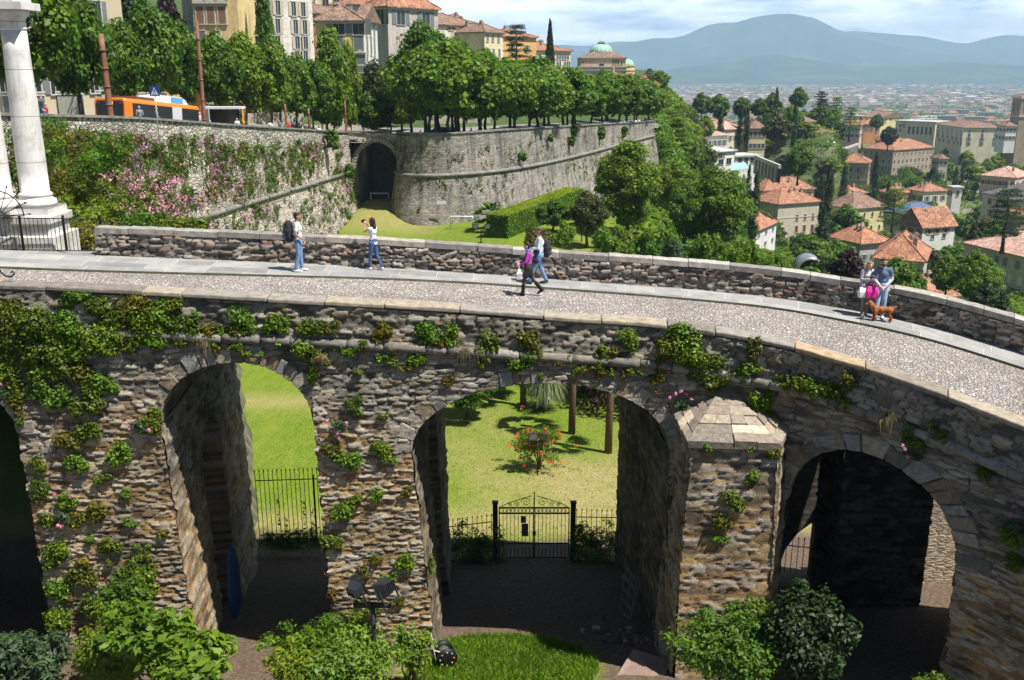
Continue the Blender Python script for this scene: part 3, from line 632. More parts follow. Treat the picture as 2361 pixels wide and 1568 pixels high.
m = MB(); prof = [(A0[0] + .35 - 1.1 * cos(a), 10.6 + 1.45 * sin(a)) for a in np.linspace(0, pi, 12)]; prof = [(A0[0] - .75, 8.4)] + prof + [(A0[0] + 1.45, 8.4)]
vs = [(x, yb - .1, zz) for x, zz in prof] + [(x, yb + 3, zz) for x, zz in prof]; k = len(prof)
m.add(vs, [(i, i + 1, k + i + 1, k + i) for i in range(k - 1)] + [tuple(range(k, 2 * k))]); m.build('small_recess', MCOP, aw)
m = MB(); ns = 26
for i in range(ns):
    a0, a1 = pi * i / ns + .01, pi * (i + 1) / ns - .01; vs = []
    for a in (a0, a1):
        for r in (1., 1.22):
            for yo in (0, .35): vs.append((cx - hw * r * cos(a), yb - .12 - (.0 if yo else .12), 8.6 + (3.1 * (1 + (r - 1) * .8)) * sin(a)) if yo == 0 else (cx - hw * r * cos(a), yb + .3, 8.6 + (3.1 * (1 + (r - 1) * .8)) * sin(a)))
    m.add(vs, [(0, 4, 6, 2), (0, 1, 5, 4), (2, 6, 7, 3), (0, 2, 3, 1), (4, 5, 7, 6)])
m.build('arch_ring', islandmat('pale_ring_stone', [(0, (.40, .36, .31)), (.4, (.48, .43, .37)), (.7, (.34, .31, .27))]), aw)
m = MB(); m.box(A0[0] - 2.5, A1[0] + .5, yb - .05, yb + 1.0, float(A0[2]), float(A0[2]) + .17); m.build('coping', MCPT, aw)
# terrace and hill behind the walls
allw = np.vstack([LWL, BWL, e2[:6]]); uw = allw[:, 0] / allw[:, 1]; o = np.argsort(uw)
us = np.concatenate([np.linspace(-1.1, -.62, 16), np.linspace(-.61, .1485, 160), np.linspace(.15, .34, 24)])
wy = np.interp(us, uw[o], allw[o, 1]) + .5; wy[us > .149] = 201.; wz = np.interp(us, uw[o], allw[o, 2]) - 1.15
of = np.concatenate([np.linspace(0, 34, 14), np.linspace(38, 420, 50)])
Ug = us[:, None] + 0 * of[None]; Yg = wy[:, None] + of[None]; Xg = Ug * Yg; rise = np.clip(of[None] - 34, 0, 400)
Zg = wz[:, None] + rise * (.045 + np.clip(.02 - Ug, 0, .5) * .5) * np.clip(1 - rise / 900, 0, 1) + np.clip(rise / 30, 0, 1) * (fnoise(Xg * .05, Yg * .05, 2, 3) - .45) * 3
sd = np.clip((Ug - .149) / .045, 0, 1); Zg = Zg * (1 - sd) + (gz(Xg, Yg) - 1.5) * sd
a, b = Ug.shape; idx = np.arange(a * b).reshape(a, b)
Fq = np.stack([idx[:-1, :-1], idx[1:, :-1], idx[1:, 1:], idx[:-1, 1:]], -1).reshape(-1, 4)
TER = (us, wy, wz)
def terz(x, y):
    u = x / y; yy = np.interp(u, us, wy); off = y - yy; r = max(0, off - 34)
    return float(np.interp(u, us, wz) + r * (.045 + min(max(.02 - u, 0), .5) * .5) * max(0, 1 - r / 900))
me = arrmesh('hill', np.stack([Xg, Yg, Zg], -1).reshape(-1, 3), Fq, True)
ca = me.color_attributes.new('gmix', 'FLOAT_COLOR', 'POINT'); c = np.zeros((a * b, 4), dtype=np.float32); c[:, 3] = 1; c[:, 0] = (np.clip((34 - of[None] + 0 * Ug) / 2, 0, 1)).ravel(); ca.data.foreach_set('color', c.ravel())
m, t = M_new('hill'); at = t.n('Attribute', 0, props=dict(attribute_name='gmix')); sp = m.node_tree.nodes.new('ShaderNodeSeparateColor'); t.nt.links.new(at, sp.inputs[0])
n = t.noise(t.coord('Object'), .8, 6, .65)
col = t.mix(sp.outputs[0], t.ramp(n, [(.3, (.03, .05, .012)), (.6, (.07, .11, .025)), (.75, (.16, .15, .08))]), t.ramp(n, [(.3, (.17, .165, .155)), (.7, (.30, .29, .27))]))
finish(t, col, .95, n, .4, .1); setp(link('hill', me, None, m), kind='structure')

# ---------------------------------------------------------------- mountains
def crest(name, sky_px, Y, base_z, back, mt, seed, foot_front):
    xs = np.linspace(sky_px[0][0], sky_px[-1][0], 260); yy = np.interp(xs, [p[0] for p in sky_px], [p[1] for p in sky_px])
    kern = np.hanning(9); kern /= kern.sum(); yy = np.convolve(np.pad(yy, 4, mode='edge'), kern, 'valid')
    top = np.array([atY(px, py, Y) for px, py in zip(xs, yy)]); H = top[:, 2] - base_z; V = []
    fr = np.linspace(0, 1, 40)
    for f in fr:
        yv = Y - foot_front * (1 - f); hh = H * (f ** 1.25); x = top[:, 0] * (yv / Y)
        ridg = np.abs(fnoise(x * .0011 + seed, yv * .0006 + 0 * x, seed, 5) - .47) * 2; amp = np.clip(f * (1 - f) * 4, 0, 1)
        V.append(np.stack([x, 0 * x + yv, base_z - 10 + hh * (1 - 1.15 * amp * ridg)], -1))
    for f in np.linspace(.1, 1, 10):
        yv = Y + back * f; V.append(np.stack([top[:, 0] * yv / Y, 0 * xs + yv, base_z - 10 + H * (1 - f) ** 1.5], -1))
    V = np.array(V); a, b = V.shape[:2]; idx = np.arange(a * b).reshape(a, b)
    Fq = np.stack([idx[:-1, :-1], idx[:-1, 1:], idx[1:, 1:], idx[1:, :-1]], -1).reshape(-1, 4)
    setp(link(name, arrmesh(name, V.reshape(-1, 3), Fq, True), None, mt), kind='structure')
m, t = M_new('forested_slope'); co = t.coord('Object'); n = t.noise(co, .0022, 9, .68); n2 = t.noise(co, .0009, 4, .5)
col = t.ramp(n, [(.36, (.022, .045, .02)), (.52, (.045, .08, .03)), (.62, (.11, .14, .05)), (.74, (.20, .21, .11))]); col = t.mix(.6, col, t.ramp(n2, [(.35, (.6, .7, .7)), (.65, (1.3, 1.2, 1.1))]), 'MULTIPLY')
finish(t, col, .95, n, .8, 40.); MMT = m
SKY1 = [(900, 110), (1200, 108), (1293, 101), (1330, 104), (1372, 104), (1410, 96), (1435, 93), (1465, 96), (1520, 92), (1600, 84), (1700, 80), (1900, 74), (1975, 70), (2010, 73), (2070, 78), (2130, 82), (2200, 97), (2230, 100), (2270, 88), (2320, 78), (2361, 82), (2480, 70), (2700, 90), (2900, 80)]
SKY2 = [(1180, 165), (1300, 135), (1400, 108), (1490, 89), (1520, 85), (1545, 87), (1580, 80), (1600, 70), (1625, 58), (1665, 50), (1695, 51), (1740, 37), (1790, 30), (1830, 30), (1880, 40), (1930, 66), (1985, 85), (2060, 105), (2140, 118), (2220, 128), (2361, 150), (2600, 165)]
SKY3 = [(1380, 180), (1500, 166), (1600, 148), (1700, 140), (1745, 124), (1800, 126), (1900, 140), (2000, 153), (2060, 148), (2100, 150), (2200, 140), (2300, 146), (2361, 150), (2500, 140), (2800, 150)]
crest('mountains', SKY1, 16300, -95, 1600, MMT, 3, 3000); crest('mountain', SKY2, 13500, -95, 2500, MMT, 7, 2600); crest('foothills', SKY3, 9300, -93, 1200, MMT, 12, 1700)
# haze
m, t = M_new('haze_air'); vol = t.n('VolumePrincipled', Color=(.52, .77, 1.0), Density=.00013, Anisotropy=0.0); t.nt.links.new(vol, t.out.inputs['Volume'])
hz_ = MB().box(-16000, 24000, -60, 18400, -108, 880); setp(hz_.build('haze', m), kind='stuff')
# ---------------------------------------------------------------- foliage
def leaves(rng, C, Rr, n, size, asp=.55, shell=.55, up=.35, droop=0., jit=.5):
    """n leaf quads spread over each ellipsoid (centres C, radii Rr)"""
    C = np.atleast_2d(np.asarray(C, float)); Rr = np.atleast_2d(np.asarray(Rr, float)); k = len(C)
    if Rr.shape[1] == 1: Rr = np.repeat(Rr, 3, 1)
    n = np.broadcast_to(np.asarray(n), (k,)).astype(int); ii = np.repeat(np.arange(k), n); N_ = len(ii)
    d = rng.normal(size=(N_, 3)); d /= np.linalg.norm(d, axis=1, keepdims=True)
    r = (shell + (1 - shell) * rng.random(N_) ** .5) * (1 + rng.normal(size=N_) * .10)
    p = C[ii] + d * r[:, None] * Rr[ii]
    nor = d + np.array([0, 0, up]) + rng.normal(size=(N_, 3)) * .45; nor /= np.linalg.norm(nor, axis=1, keepdims=True)
    a = np.cross(nor, rng.normal(size=(N_, 3))); a[:, 2] -= droop; a -= nor * (a * nor).sum(1, keepdims=True); a /= np.linalg.norm(a, axis=1, keepdims=True) + 1e-9
    b = np.cross(nor, a); s = size * (1 + jit * rng.normal(size=N_)).clip(.4, 2)[:, None]
    V = np.stack([p - a * s * .5, p + b * s * asp * .5 + nor * s * .08, p + a * s * .5, p - b * s * asp * .5 + nor * s * .08], 1)
    return V.reshape(-1, 3)
def qfaces(V): return np.arange(len(V)).reshape(-1, 4)
def crown_clumps(rng, kind):
    """centres, radii of leaf clumps for a tree about 10 m high"""
    C = []; Rd = []
    if kind in ('broad', 'avenue', 'oval'):
        z0, z1, rw = dict(broad=(2.0, 10, 4.2), avenue=(2.4, 10, 3.8), oval=(1.0, 10, 3.0))[kind]
        zc = (z0 + z1) / 2; hz = (z1 - z0) / 2; k = 70
        for i in range(k):
            while True:
                q = rng.uniform(-1, 1, 3)
                if .25 < np.linalg.norm(q) < 1: break
            q = q / np.linalg.norm(q) * (np.linalg.norm(q) ** .45)
            w = 1 - .35 * max(0, q[2])
            r = rng.uniform(.55, 1.65); lob = 1 + .16 * sin(3 * math.atan2(q[1], q[0]) + i % 3)
            C.append((q[0] * (rw - r * .6) * w * lob, q[1] * (rw - r * .6) * w * lob, zc + q[2] * (hz - r * .5))); Rd.append((r, r, r * .72))
    elif kind == 'cypress':
        for i in range(46):
            z = .5 + 9.2 * i / 46; w = .95 * min(1, (10 - z) / 3.5) ** .7 * min(1, .6 + z / 4); a = rng.uniform(0, 6.28)
            C.append((w * .45 * cos(a), w * .45 * sin(a), z)); Rd.append((w * .62, w * .62, .8))
    elif kind == 'spruce':
        for i in range(75):
            z = 1. + 8.8 * (i / 75) ** .9; w = 2.7 * (1 - z / 10.2) + .15; a = i * 2.4
            C.append((w * .62 * cos(a), w * .62 * sin(a), z)); Rd.append((w * .48, w * .48, .42))
    elif kind == 'cedar':
        for L in range(9):
            z = 2.6 + L * .85; w = 4.6 * (1 - (z / 12.5) ** 1.6) * rng.uniform(.75, 1.1)
            for i in range(8):
                a = i * .785 + L; rr_ = rng.uniform(.3, 1.) * w; C.append((rr_ * cos(a), rr_ * sin(a), z + rng.uniform(-.2, .2))); Rd.append((1.15, 1.15, .22))
    elif kind == 'shrub':
        for i in range(26):
            a = rng.uniform(0, 6.28); e = rng.uniform(0, 1); w = 3.8 * math.sqrt(1 - e * e * .85) * rng.uniform(.4, 1)
            C.append((w * cos(a), w * sin(a), 1.2 + e * 5.2)); r = rng.uniform(1., 1.9); Rd.append((r, r, r * .85))
    elif kind == 'willow':
        for i in range(60):
            a = rng.uniform(0, 6.28); e = rng.uniform(-.5, 1); w = 4.6 * math.sqrt(max(.05, 1 - e * e)) * rng.uniform(.5, 1)
            C.append((w * cos(a), w * sin(a), 5 + e * 4.4)); r = rng.uniform(.5, .9); Rd.append((r, r, r * 2.))
    return np.array(C), np.array(Rd)
def trunk_mb(rng, kind):
    m = MB(); R0 = dict(broad=.34, avenue=.24, oval=.2, cypress=.14, spruce=.18, cedar=.4, shrub=.1, willow=.3).get(kind, .2)
    top = dict(cypress=9, spruce=9.3, cedar=8.5, shrub=2.5).get(kind, 5.2); n = 7
    pts = [(rng.normal() * .022 * i, rng.normal() * .022 * i, -.6 + (top + .6) * i / n) for i in range(n + 1)]
    m.tube(pts, [R0 * (1 - .72 * i / n) * (1.35 if i == 0 else 1) for i in range(n + 1)], 9)
    if kind in ('broad', 'avenue', 'oval', 'willow', 'shrub'):
        for k in range(8 if kind != 'shrub' else 5):
            z = (2.3 + k * .33) if kind != 'shrub' else .3 + k * .2; a = k * 2.4 + rng.uniform(-.4, .4); L = rng.uniform(1.8, 3.) * (1 if kind != 'avenue' else .85)
            f = (z + .6) / (top + .6) * n; i0 = int(min(f, n - 1)); b = Vector(pts[i0]).lerp(Vector(pts[i0 + 1]), f - i0)
            m.tube([b, b + Vector((cos(a) * L * .4, sin(a) * L * .4, L * .35)), b + Vector((cos(a) * L * .8, sin(a) * L * .8, L * .85))], [R0 * .42, R0 * .28, R0 * .1], 6)
    return m
MBARK = noisy('bark', [(.3, (.045, .035, .028)), (.6, (.10, .08, .062)), (.75, (.16, .14, .11))], 3., 6, .95, .7, .03, (1, 1, .3))
LM = dict(
    green=leafmat('leaf_green', (.036, .088, .007), (.13, .235, .018)), rust=leafmat('leaf_rust', (.075, .055, .012), (.20, .16, .03)), bright=leafmat('leaf_bright', (.055, .125, .009), (.18, .29, .024)),
    yellow=leafmat('leaf_yellow_green', (.09, .15, .010), (.22, .28, .025)), dark=leafmat('leaf_dark', (.010, .028, .007), (.036, .072, .015), trans=.15),
    olive=leafmat('leaf_olive', (.045, .055, .014), (.13, .135, .045)), purple=leafmat('leaf_purple', (.012, .007, .009), (.045, .02, .022), trans=.12),
    blue=leafmat('leaf_blue_green', (.028, .062, .030), (.09, .15, .075)), moss=leafmat('leaf_moss', (.06, .075, .008), (.19, .19, .025)),
    wall=leafmat('leaf_wall', (.045, .085, .008), (.17, .22, .025)), pink=leafmat('petal_pink', (.46, .17, .38), (.74, .40, .64), trans=.2), red=leafmat('petal_red', (.6, .03, .03), (.8, .12, .09), trans=.1),
    straw=leafmat('dry_straw', (.16, .13, .08), (.42, .36, .24), trans=.1), grass=leafmat('grass_blade', (.06, .14, .01), (.17, .30, .02)), pampas=leafmat('pampas', (.10, .14, .07), (.30, .35, .20), trans=.2))
PROTO = {}
LCNT = dict(broad=(110, .50), avenue=(110, .46), oval=(100, .46), cypress=(90, .30), spruce=(70, .42), cedar=(75, .36), shrub=(190, .5), willow=(95, .46))
def tree_meshes(kind, var, fine=1):
    key = (kind, var, fine)
    if key not in PROTO:
        rng = np.random.default_rng(abs(hash((kind, var))) % 9999 if False else sum(map(ord, kind)) * 13 + var * 101)
        C, Rd = crown_clumps(rng, kind); n, s = LCNT[kind]
        V = leaves(rng, C, Rd, int(n * fine ** 1.7), s / fine, asp=.7 if kind not in ('spruce', 'cypress', 'cedar') else .35, shell=.35, up=.6 if kind != 'cedar' else 1.2, droop=1.5 if kind == 'willow' else 0.)
        tm = trunk_mb(rng, kind).mesh('trunk', MBARK)
        PROTO[key] = (V, tm)
    return PROTO[key]
CM = {}
def tree(name, base, h, hw, kind, mat, label, group, var=None, fine=1, cat_='tree', clear=True):
    """one tree: trunk and crown; h height in metres, hw crown half width"""
    var = random.randrange(3) if var is None else var; V, tm = tree_meshes(kind, var, fine)
    key = (kind, var, fine, mat)
    if key not in CM: me = arrmesh('crown', V, qfaces(V)); me.materials.append(LM[mat]); CM[key] = me
    rw = dict(broad=4.1, avenue=3.4, oval=3., cypress=1., spruce=2.5, cedar=4.6, shrub=4.6, willow=4.8)[kind]; hh = 7.6 if kind == 'shrub' else 10
    e = empty(name, base, random.uniform(0, 6.28), label=label, cat=cat_, group=group)
    e.scale = (hw / rw, hw / rw, h / hh)
    link('crown', CM[key], e); link('trunk', tm, e); return e
random.seed(4)
GA = 'plane and chestnut trees lining the rampart promenade'
LOW = []; ASP = dict(broad=1.35, avenue=1.9, oval=1.7, cedar=1.35, willow=1.3, shrub=1.1, spruce=3.2, cypress=6)
def by_px(px, top, hwpx, Y, base_z=None, ter=True, kind=None):
    x = atY(px, 400, Y).x; zt = atY(px, top, Y).z; zb = (terz(x, Y) if ter else float(gz2(x, Y))) if base_z is None else base_z
    h = max(1., zt - zb); hw = hwpx / ppm(px, top, Y)
    lim = ASP.get(kind, 9) * hw * 2
    if h > lim and not ter: LOW.append((px, Y, round(h - lim, 1))); zb = zt - lim; h = lim
    return (x, Y, zb), h, hw
def ptree(px, top, hw, Y, kind, mat, label, name='broadleaf_tree', group=None, ter=False, fine=1, var=None, cat_='tree'):
    b, h, w = by_px(px, top, hw, Y, None, ter, kind); return tree(name, b, h, w, kind, mat, label, group, var, fine, cat_)
# promenade trees
ptree(70, -150, 150, 64, 'broad', 'green', 'large dark chestnut tree with thick trunk right beside the white marble columns', 'chestnut_tree', ter=True, fine=1.6)
ptree(205, -60, 85, 70, 'broad', 'green', 'chestnut tree overhanging the rusticated palace front', 'chestnut_tree', ter=True, fine=1.5)
LA = 'leafy street tree in the row behind the rampart parapet'
for px, top, hw, Y, mt in ((300, 40, 62, 80, 'green'), (378, -5, 62, 84, 'green'), (440, 50, 50, 90, 'green'), (520, 68, 52, 92, 'green'), (578, 70, 48, 98, 'bright'), (634, 80, 46, 100, 'bright'), (655, 95, 45, 104, 'green'),
                           (690, 120, 48, 108, 'bright'), (728, 140, 46, 112, 'green')):
    ptree(px, top, hw, Y, 'avenue', mt, LA, 'street_tree', GA, True, 1.25)
ptree(775, 62, 46, 118, 'oval', 'bright', 'tall forked street tree in front of the yellow corner palace', 'street_tree', GA, True, 1.4)
ptree(815, 85, 26, 120, 'oval', 'bright', 'narrow bright street tree right of the forked one', 'street_tree', GA, True, 1.3)
ptree(872, 133, 36, 126, 'oval', 'dark', 'dark feathery tree right of the yellow palace', 'street_tree', GA, True, 1.3)
ptree(868, 205, 50, 122, 'broad', 'green', 'low spreading tree above the rampart archway', 'street_tree', GA, True, 1.2)
for px, top, hw, Y in ((600, 120, 50, 120), (720, 175, 46, 128), (842, 190, 34, 128), (905, 170, 34, 134), (930, 200, 40, 132), (760, 215, 40, 124), (500, 150, 56, 105), (410, 120, 56, 104), (345, 110, 50, 98), (680, 150, 44, 126)): ptree(px, top, hw, Y, 'broad', random.choice(['green', 'bright', 'green']), 'leafy tree filling the second row behind the rampart', 'street_tree', 'second row of trees behind the rampart', True, 1.2)
ptree(985, 45, 68, 122, 'avenue', 'green', 'tallest tree of the promenade above the round bastion', 'street_tree', GA, True, 1.7, 0)
ptree(1045, 90, 62, 124, 'avenue', 'green', 'broad promenade tree right of the tallest one', 'street_tree', GA, True, 1.5, 1)
for i, f in enumerate(np.linspace(.30, .995, 17)):
    p = BWL[int(f * 299)]; 
    for row, off in enumerate((2.5, 10.)):
        x, y = p[0] - off * .25 + random.uniform(-.5, .5), p[1] + off + random.uniform(-.6, .6); px = 1180.5 + F_ * x / (y * cos(TH) + 6 * sin(TH))
        if row == 1 and i % 2: x += 1.5
        top = np.interp(px, [1060, 1100, 1150, 1200, 1250, 1300, 1350, 1400, 1450, 1500], [98, 118, 136, 132, 152, 150, 166, 172, 174, 182]) + random.uniform(-5, 9) + row * -3
        zb = terz(x, y); h = atY(px, top, y).z - zb
        tree('street_tree', (x, y, zb), h, random.uniform(3.0, 3.9), 'avenue', random.choice(['green', 'bright', 'bright']), 'leafy street tree in the double row along the bastion edge', 'trees in the double row along the bastion edge', None, 1.15)
for px, top, hw, Y in ((1385, 160, 28, 215), (1330, 165, 25, 205), (1230, 140, 34, 190), (1160, 130, 34, 180), (1100, 120, 30, 170), (900, 190, 40, 150), (800, 230, 30, 145), (1465, 182, 26, 225), (930, 240, 40, 140), (650, 190, 60, 150), (560, 180, 50, 140), (1420, 170, 22, 230)):
    ptree(px, top, hw, Y, 'broad', 'green', 'dense garden tree behind the promenade row', 'garden_tree', 'garden trees behind the promenade', True)
ptree(1190, 52, 44, 230, 'cedar', 'dark', 'dark layered cedar between the cream house and the spruce', 'cedar_tree', ter=True, fine=1.3)
ptree(1265, 45, 21, 215, 'spruce', 'dark', 'tall pointed dark spruce left of the domed church', 'spruce_tree', ter=True, fine=1.4)
ptree(632, -70, 46, 120, 'spruce', 'green', 'tall drooping spruce in front of the shuttered white house', 'spruce_tree', ter=True, fine=1.4)
ptree(330, -40, 80, 115, 'broad', 'dark', 'dark cypress mass on the slope above the bus', 'garden_tree', ter=True, fine=1.2)
ptree(420, -30, 36, 125, 'broad', 'purple', 'dark copper beech left of the ochre palace', 'copper_beech', ter=True)
ptree(983, 18, 14, 330, 'broad', 'dark', 'round dark tree on the skyline left of the small tower house', ter=True)
ptree(1000, 20, 5, 330, 'cypress', 'dark', 'small skyline cypress beside the small tower house', 'cypress_tree', ter=True)
ptree(1512, 162, 26, 300, 'broad', 'bright', 'light tree behind the pink house at the bastion end', ter=True)
ptree(1489, 156, 16, 290, 'cedar', 'dark', 'small cedar above the pink house roof', 'cedar_tree', ter=True)
# garden between lawn and viaduct
G = False
ptree(1452, 322, 76, 104, 'oval', 'bright', 'large light green tree in the garden before the bastion', fine=2.2, var=0)
ptree(1405, 350, 34, 108, 'oval', 'yellow', 'yellow green tree tucked behind the large garden tree', fine=1.6)
ptree(1560, 372, 52, 116, 'broad', 'yellow', 'yellow green tree between the two large garden trees', fine=1.6)
ptree(1650, 378, 92, 99, 'broad', 'green', 'large dark green round tree in the middle of the garden', fine=2.2, var=1)
ptree(1585, 420, 50, 97, 'broad', 'green', 'dark green garden tree left of the largest round one', fine=1.8)
ptree(1356, 438, 46, 98, 'broad', 'olive', 'olive green tree with visible trunk beside the sunny path', fine=1.6)
ptree(1276, 458, 46, 104, 'broad', 'green', 'glossy green tree behind the clipped hedge', fine=1.5)
ptree(1300, 500, 34, 92, 'shrub', 'bright', 'leafy bush at the right end of the clipped hedge', 'garden_bush', fine=1., cat_='bush')
ptree(1245, 522, 48, 78, 'shrub', 'olive', 'grey green bush right before the clipped hedge', 'garden_bush', fine=1.1, cat_='bush')
ptree(1400, 520, 44, 86, 'shrub', 'bright', 'low light green bush on a short stem under the olive tree', 'garden_bush', cat_='bush')
ptree(1440, 510, 40, 90, 'shrub', 'yellow', 'yellowish bush beside the low light green bush', 'garden_bush', cat_='bush')
ptree(1502, 518, 42, 80, 'shrub', 'green', 'dark bush under the large light green tree', 'garden_bush', cat_='bush')
ptree(1560, 548, 30, 72, 'shrub', 'blue', 'blue green bush just behind the parapet', 'garden_bush', cat_='bush')
ptree(1375, 568, 26, 70, 'shrub', 'moss', 'small mossy bush on the sunny slope', 'garden_bush', cat_='bush')
ptree(1300, 575, 22, 66, 'shrub', 'moss', 'tiny mossy bush behind the walking couple', 'garden_bush', cat_='bush')
ptree(1650, 548, 72, 66, 'willow', 'bright', 'wide light green willowy tree behind the parapet', fine=1.7)
ptree(1735, 560, 62, 62, 'willow', 'bright', 'drooping light tree right of the wide willowy one', fine=1.6)
ptree(1800, 590, 46, 58, 'willow', 'green', 'green tree crown left of the curved metal roof', fine=1.5)
ptree(1900, 600, 30, 110, 'shrub', 'bright', 'bush right of the curved metal roof', 'garden_bush', cat_='bush')
ptree(1955, 585, 32, 108, 'broad', 'green', 'green tree between the curved roof and the couple')
ptree(1925, 640, 40, 70, 'shrub', 'yellow', 'yellow green bush left of the woman with the pink bag', 'garden_bush', cat_='bush')
ptree(1975, 660, 40, 62, 'shrub', 'bright', 'bright bush behind the woman with the pink bag', 'garden_bush', cat_='bush')
ptree(1975, 572, 40, 105, 'broad', 'purple', 'blackish plum tree behind the couple with the dog', 'plum_tree')
ptree(2085, 590, 55, 90, 'broad', 'green', 'green tree directly right of the standing man', fine=1.4)
ptree(2060, 640, 45, 62, 'shrub', 'blue', 'blue green bush right of the standing man', 'garden_bush', cat_='bush')
ptree(2285, 578, 55, 118, 'broad', 'bright', 'round bright tree before the grey apartment block', fine=1.7)
ptree(2215, 590, 40, 125, 'broad', 'green', 'darker tree left of the round bright one', fine=1.4)
ptree(2320, 650, 45, 90, 'broad', 'dark', 'dark tree at the right edge above the parapet', fine=1.4)
ptree(2120, 610, 45, 110, 'willow', 'green', 'loose green tree above the lone tiled roof')
ptree(2160, 660, 14, 95, 'oval', 'blue', 'thin young conifer before the lone tiled roof')
ptree(2335, 430, 55, 165, 'cedar', 'dark', 'dark layered cedar before the slate roofed palace', 'cedar_tree', fine=1.3)
ptree(1745, 395, 14, 168, 'cypress', 'dark', 'tall black cypress left of the beige villa', 'cypress_tree', fine=1.4)
ptree(1728, 380, 8, 172, 'cypress', 'dark', 'thin cypress below the white modern house', 'cypress_tree', fine=1.2)
ptree(1915, 375, 13, 215, 'cypress', 'dark', 'tallest black cypress right of the beige villa', 'cypress_tree', fine=1.4)
ptree(1905, 480, 26, 205, 'cypress', 'dark', 'stout dark cypress below the tallest one', 'cypress_tree', fine=1.3)
ptree(1948, 378, 13, 330, 'spruce', 'dark', 'dark spruce before the arcaded brick villa', 'spruce_tree', fine=1.2)
ptree(2018, 350, 12, 350, 'cypress', 'dark', 'dark cypress between arcaded villa and large block', 'cypress_tree')
ptree(2070, 430, 40, 290, 'cedar', 'green', 'layered green conifer right of the brown roofed house', 'cedar_tree')
ptree(1965, 470, 50, 235, 'broad', 'green', 'round dark tree left of the red roof complex')
for px, top, hw, Y, k, mt in ((1880, 208, 24, 400, 'cedar', 'dark'), (1828, 200, 22, 405, 'broad', 'green'), (1770, 212, 24, 410, 'broad', 'green'), (1778, 202, 9, 395, 'cypress', 'dark'), (1740, 225, 20, 400, 'broad', 'green'), (1700, 222, 22, 405, 'broad', 'green'),
                              (1650, 215, 26, 400, 'broad', 'green'), (1610, 212, 24, 395, 'broad', 'green'), (1823, 238, 8, 350, 'cypress', 'dark'), (1700, 240, 8, 345, 'cypress', 'dark'), (1715, 245, 8, 345, 'cypress', 'dark'), (1655, 246, 10, 330, 'cypress', 'dark'),
                              (1575, 240, 26, 330, 'broad', 'green'), (1540, 235, 28, 300, 'broad', 'olive'), (1520, 250, 34, 240, 'willow', 'bright'), (1555, 300, 32, 230, 'broad', 'yellow'), (1535, 300, 34, 215, 'oval', 'bright'), (1590, 268, 28, 290, 'willow', 'blue'),
                              (1915, 222, 24, 420, 'cedar', 'green'), (1785, 255, 34, 330, 'broad', 'olive'), (1840, 330, 34, 260, 'broad', 'green'), (2040, 290, 20, 480, 'broad', 'dark'), (2010, 262, 16, 560, 'broad', 'green'), (1950, 245, 28, 470, 'cedar', 'green'), (1620, 265, 24, 300, 'broad', 'yellow')):
    ptree(px, top, hw, Y, k, mt, 'tree on the wooded garden spur beyond the bastion', 'cypress_tree' if k == 'cypress' else 'garden_tree', 'trees on the garden spur beyond the bastion')

for i in range(34):
    u = random.uniform(.15, .188); Y = random.uniform(195, 330) if u < .19 else random.uniform(170, 300); g_ = float(np.interp(u, [.145, .165, .2], [8, 2, -6])) if Y > 200 else float(gz(u * Y, Y)); k_ = random.choice(['broad', 'willow', 'broad', 'oval', 'cedar'])
    tree('garden_tree', (u * Y, Y, g_ - 1.5), random.uniform(8, 12), 1.3 if k_ == 'cypress' else random.uniform(3.2, 5), k_, 'dark' if k_ == 'cypress' else random.choice(['yellow', 'bright', 'olive', 'yellow', 'blue', 'bright', 'bright']), 'mixed tree on the steep flank just right of the bastion corner', 'trees on the flank right of the bastion corner', None, 1.2)
# palms and the clipped hedge
def palm(base, h, r, label, n=38, droop=1.):
    rng = random.Random(int(base[0] * 10)); e = empty('palm_tree', base, 0, label=label, cat='palm tree')
    m = MB(); m.tube([(0, 0, -.4), (.03, 0, h * .5), (0, .02, h)], [.2, .17, .19], 9); m.build('trunk', noisy('palm_bark', [(.3, (.06, .04, .03)), (.7, (.18, .12, .08))], 8, 5, .95, .9, .04, (1, 1, 3)), e)
    f = MB()
    for i in range(n):
        a = rng.uniform(0, 6.28); el = rng.uniform(-.3, 1.3); L = r * rng.uniform(.8, 1.05)
        for q in range(9):
            b = a + (q - 4) * .16; d = Vector((cos(b) * cos(el), sin(b) * cos(el), sin(el))); st = Vector((cos(a) * cos(el), sin(a) * cos(el), sin(el))) * L * .45 + Vector((0, 0, h))
            tip = st + d * L * .55 + Vector((0, 0, -.25 * L * droop)); s = d.cross(Vector((0, 0, 1))).normalized() * L * .035
            f.add([st, (st + tip) / 2 + s + Vector((0, 0, .03)), tip, (st + tip) / 2 - s + Vector((0, 0, .03))], [(0, 1, 2, 3)])
    f.build('crown', LM['green'], e); return e
b, h, w = by_px(1130, 470, 34, 106, None, False); palm(b, h * .5, w * 1.6, 'palm with bushy crown at the foot of the bastion', 60)
hd = empty('clipped_hedge', tuple(atz(1146, 572, 1.95)), 0, label='large boxy clipped hedge with yellow green top on the lawn', cat='hedge')
p0 = atz(1123, 570, 1.9); p1 = atz(1172, 574, 1.9); dv = Vector((9.5, 24, 0)); h0 = 3.5; rng = np.random.default_rng(3)
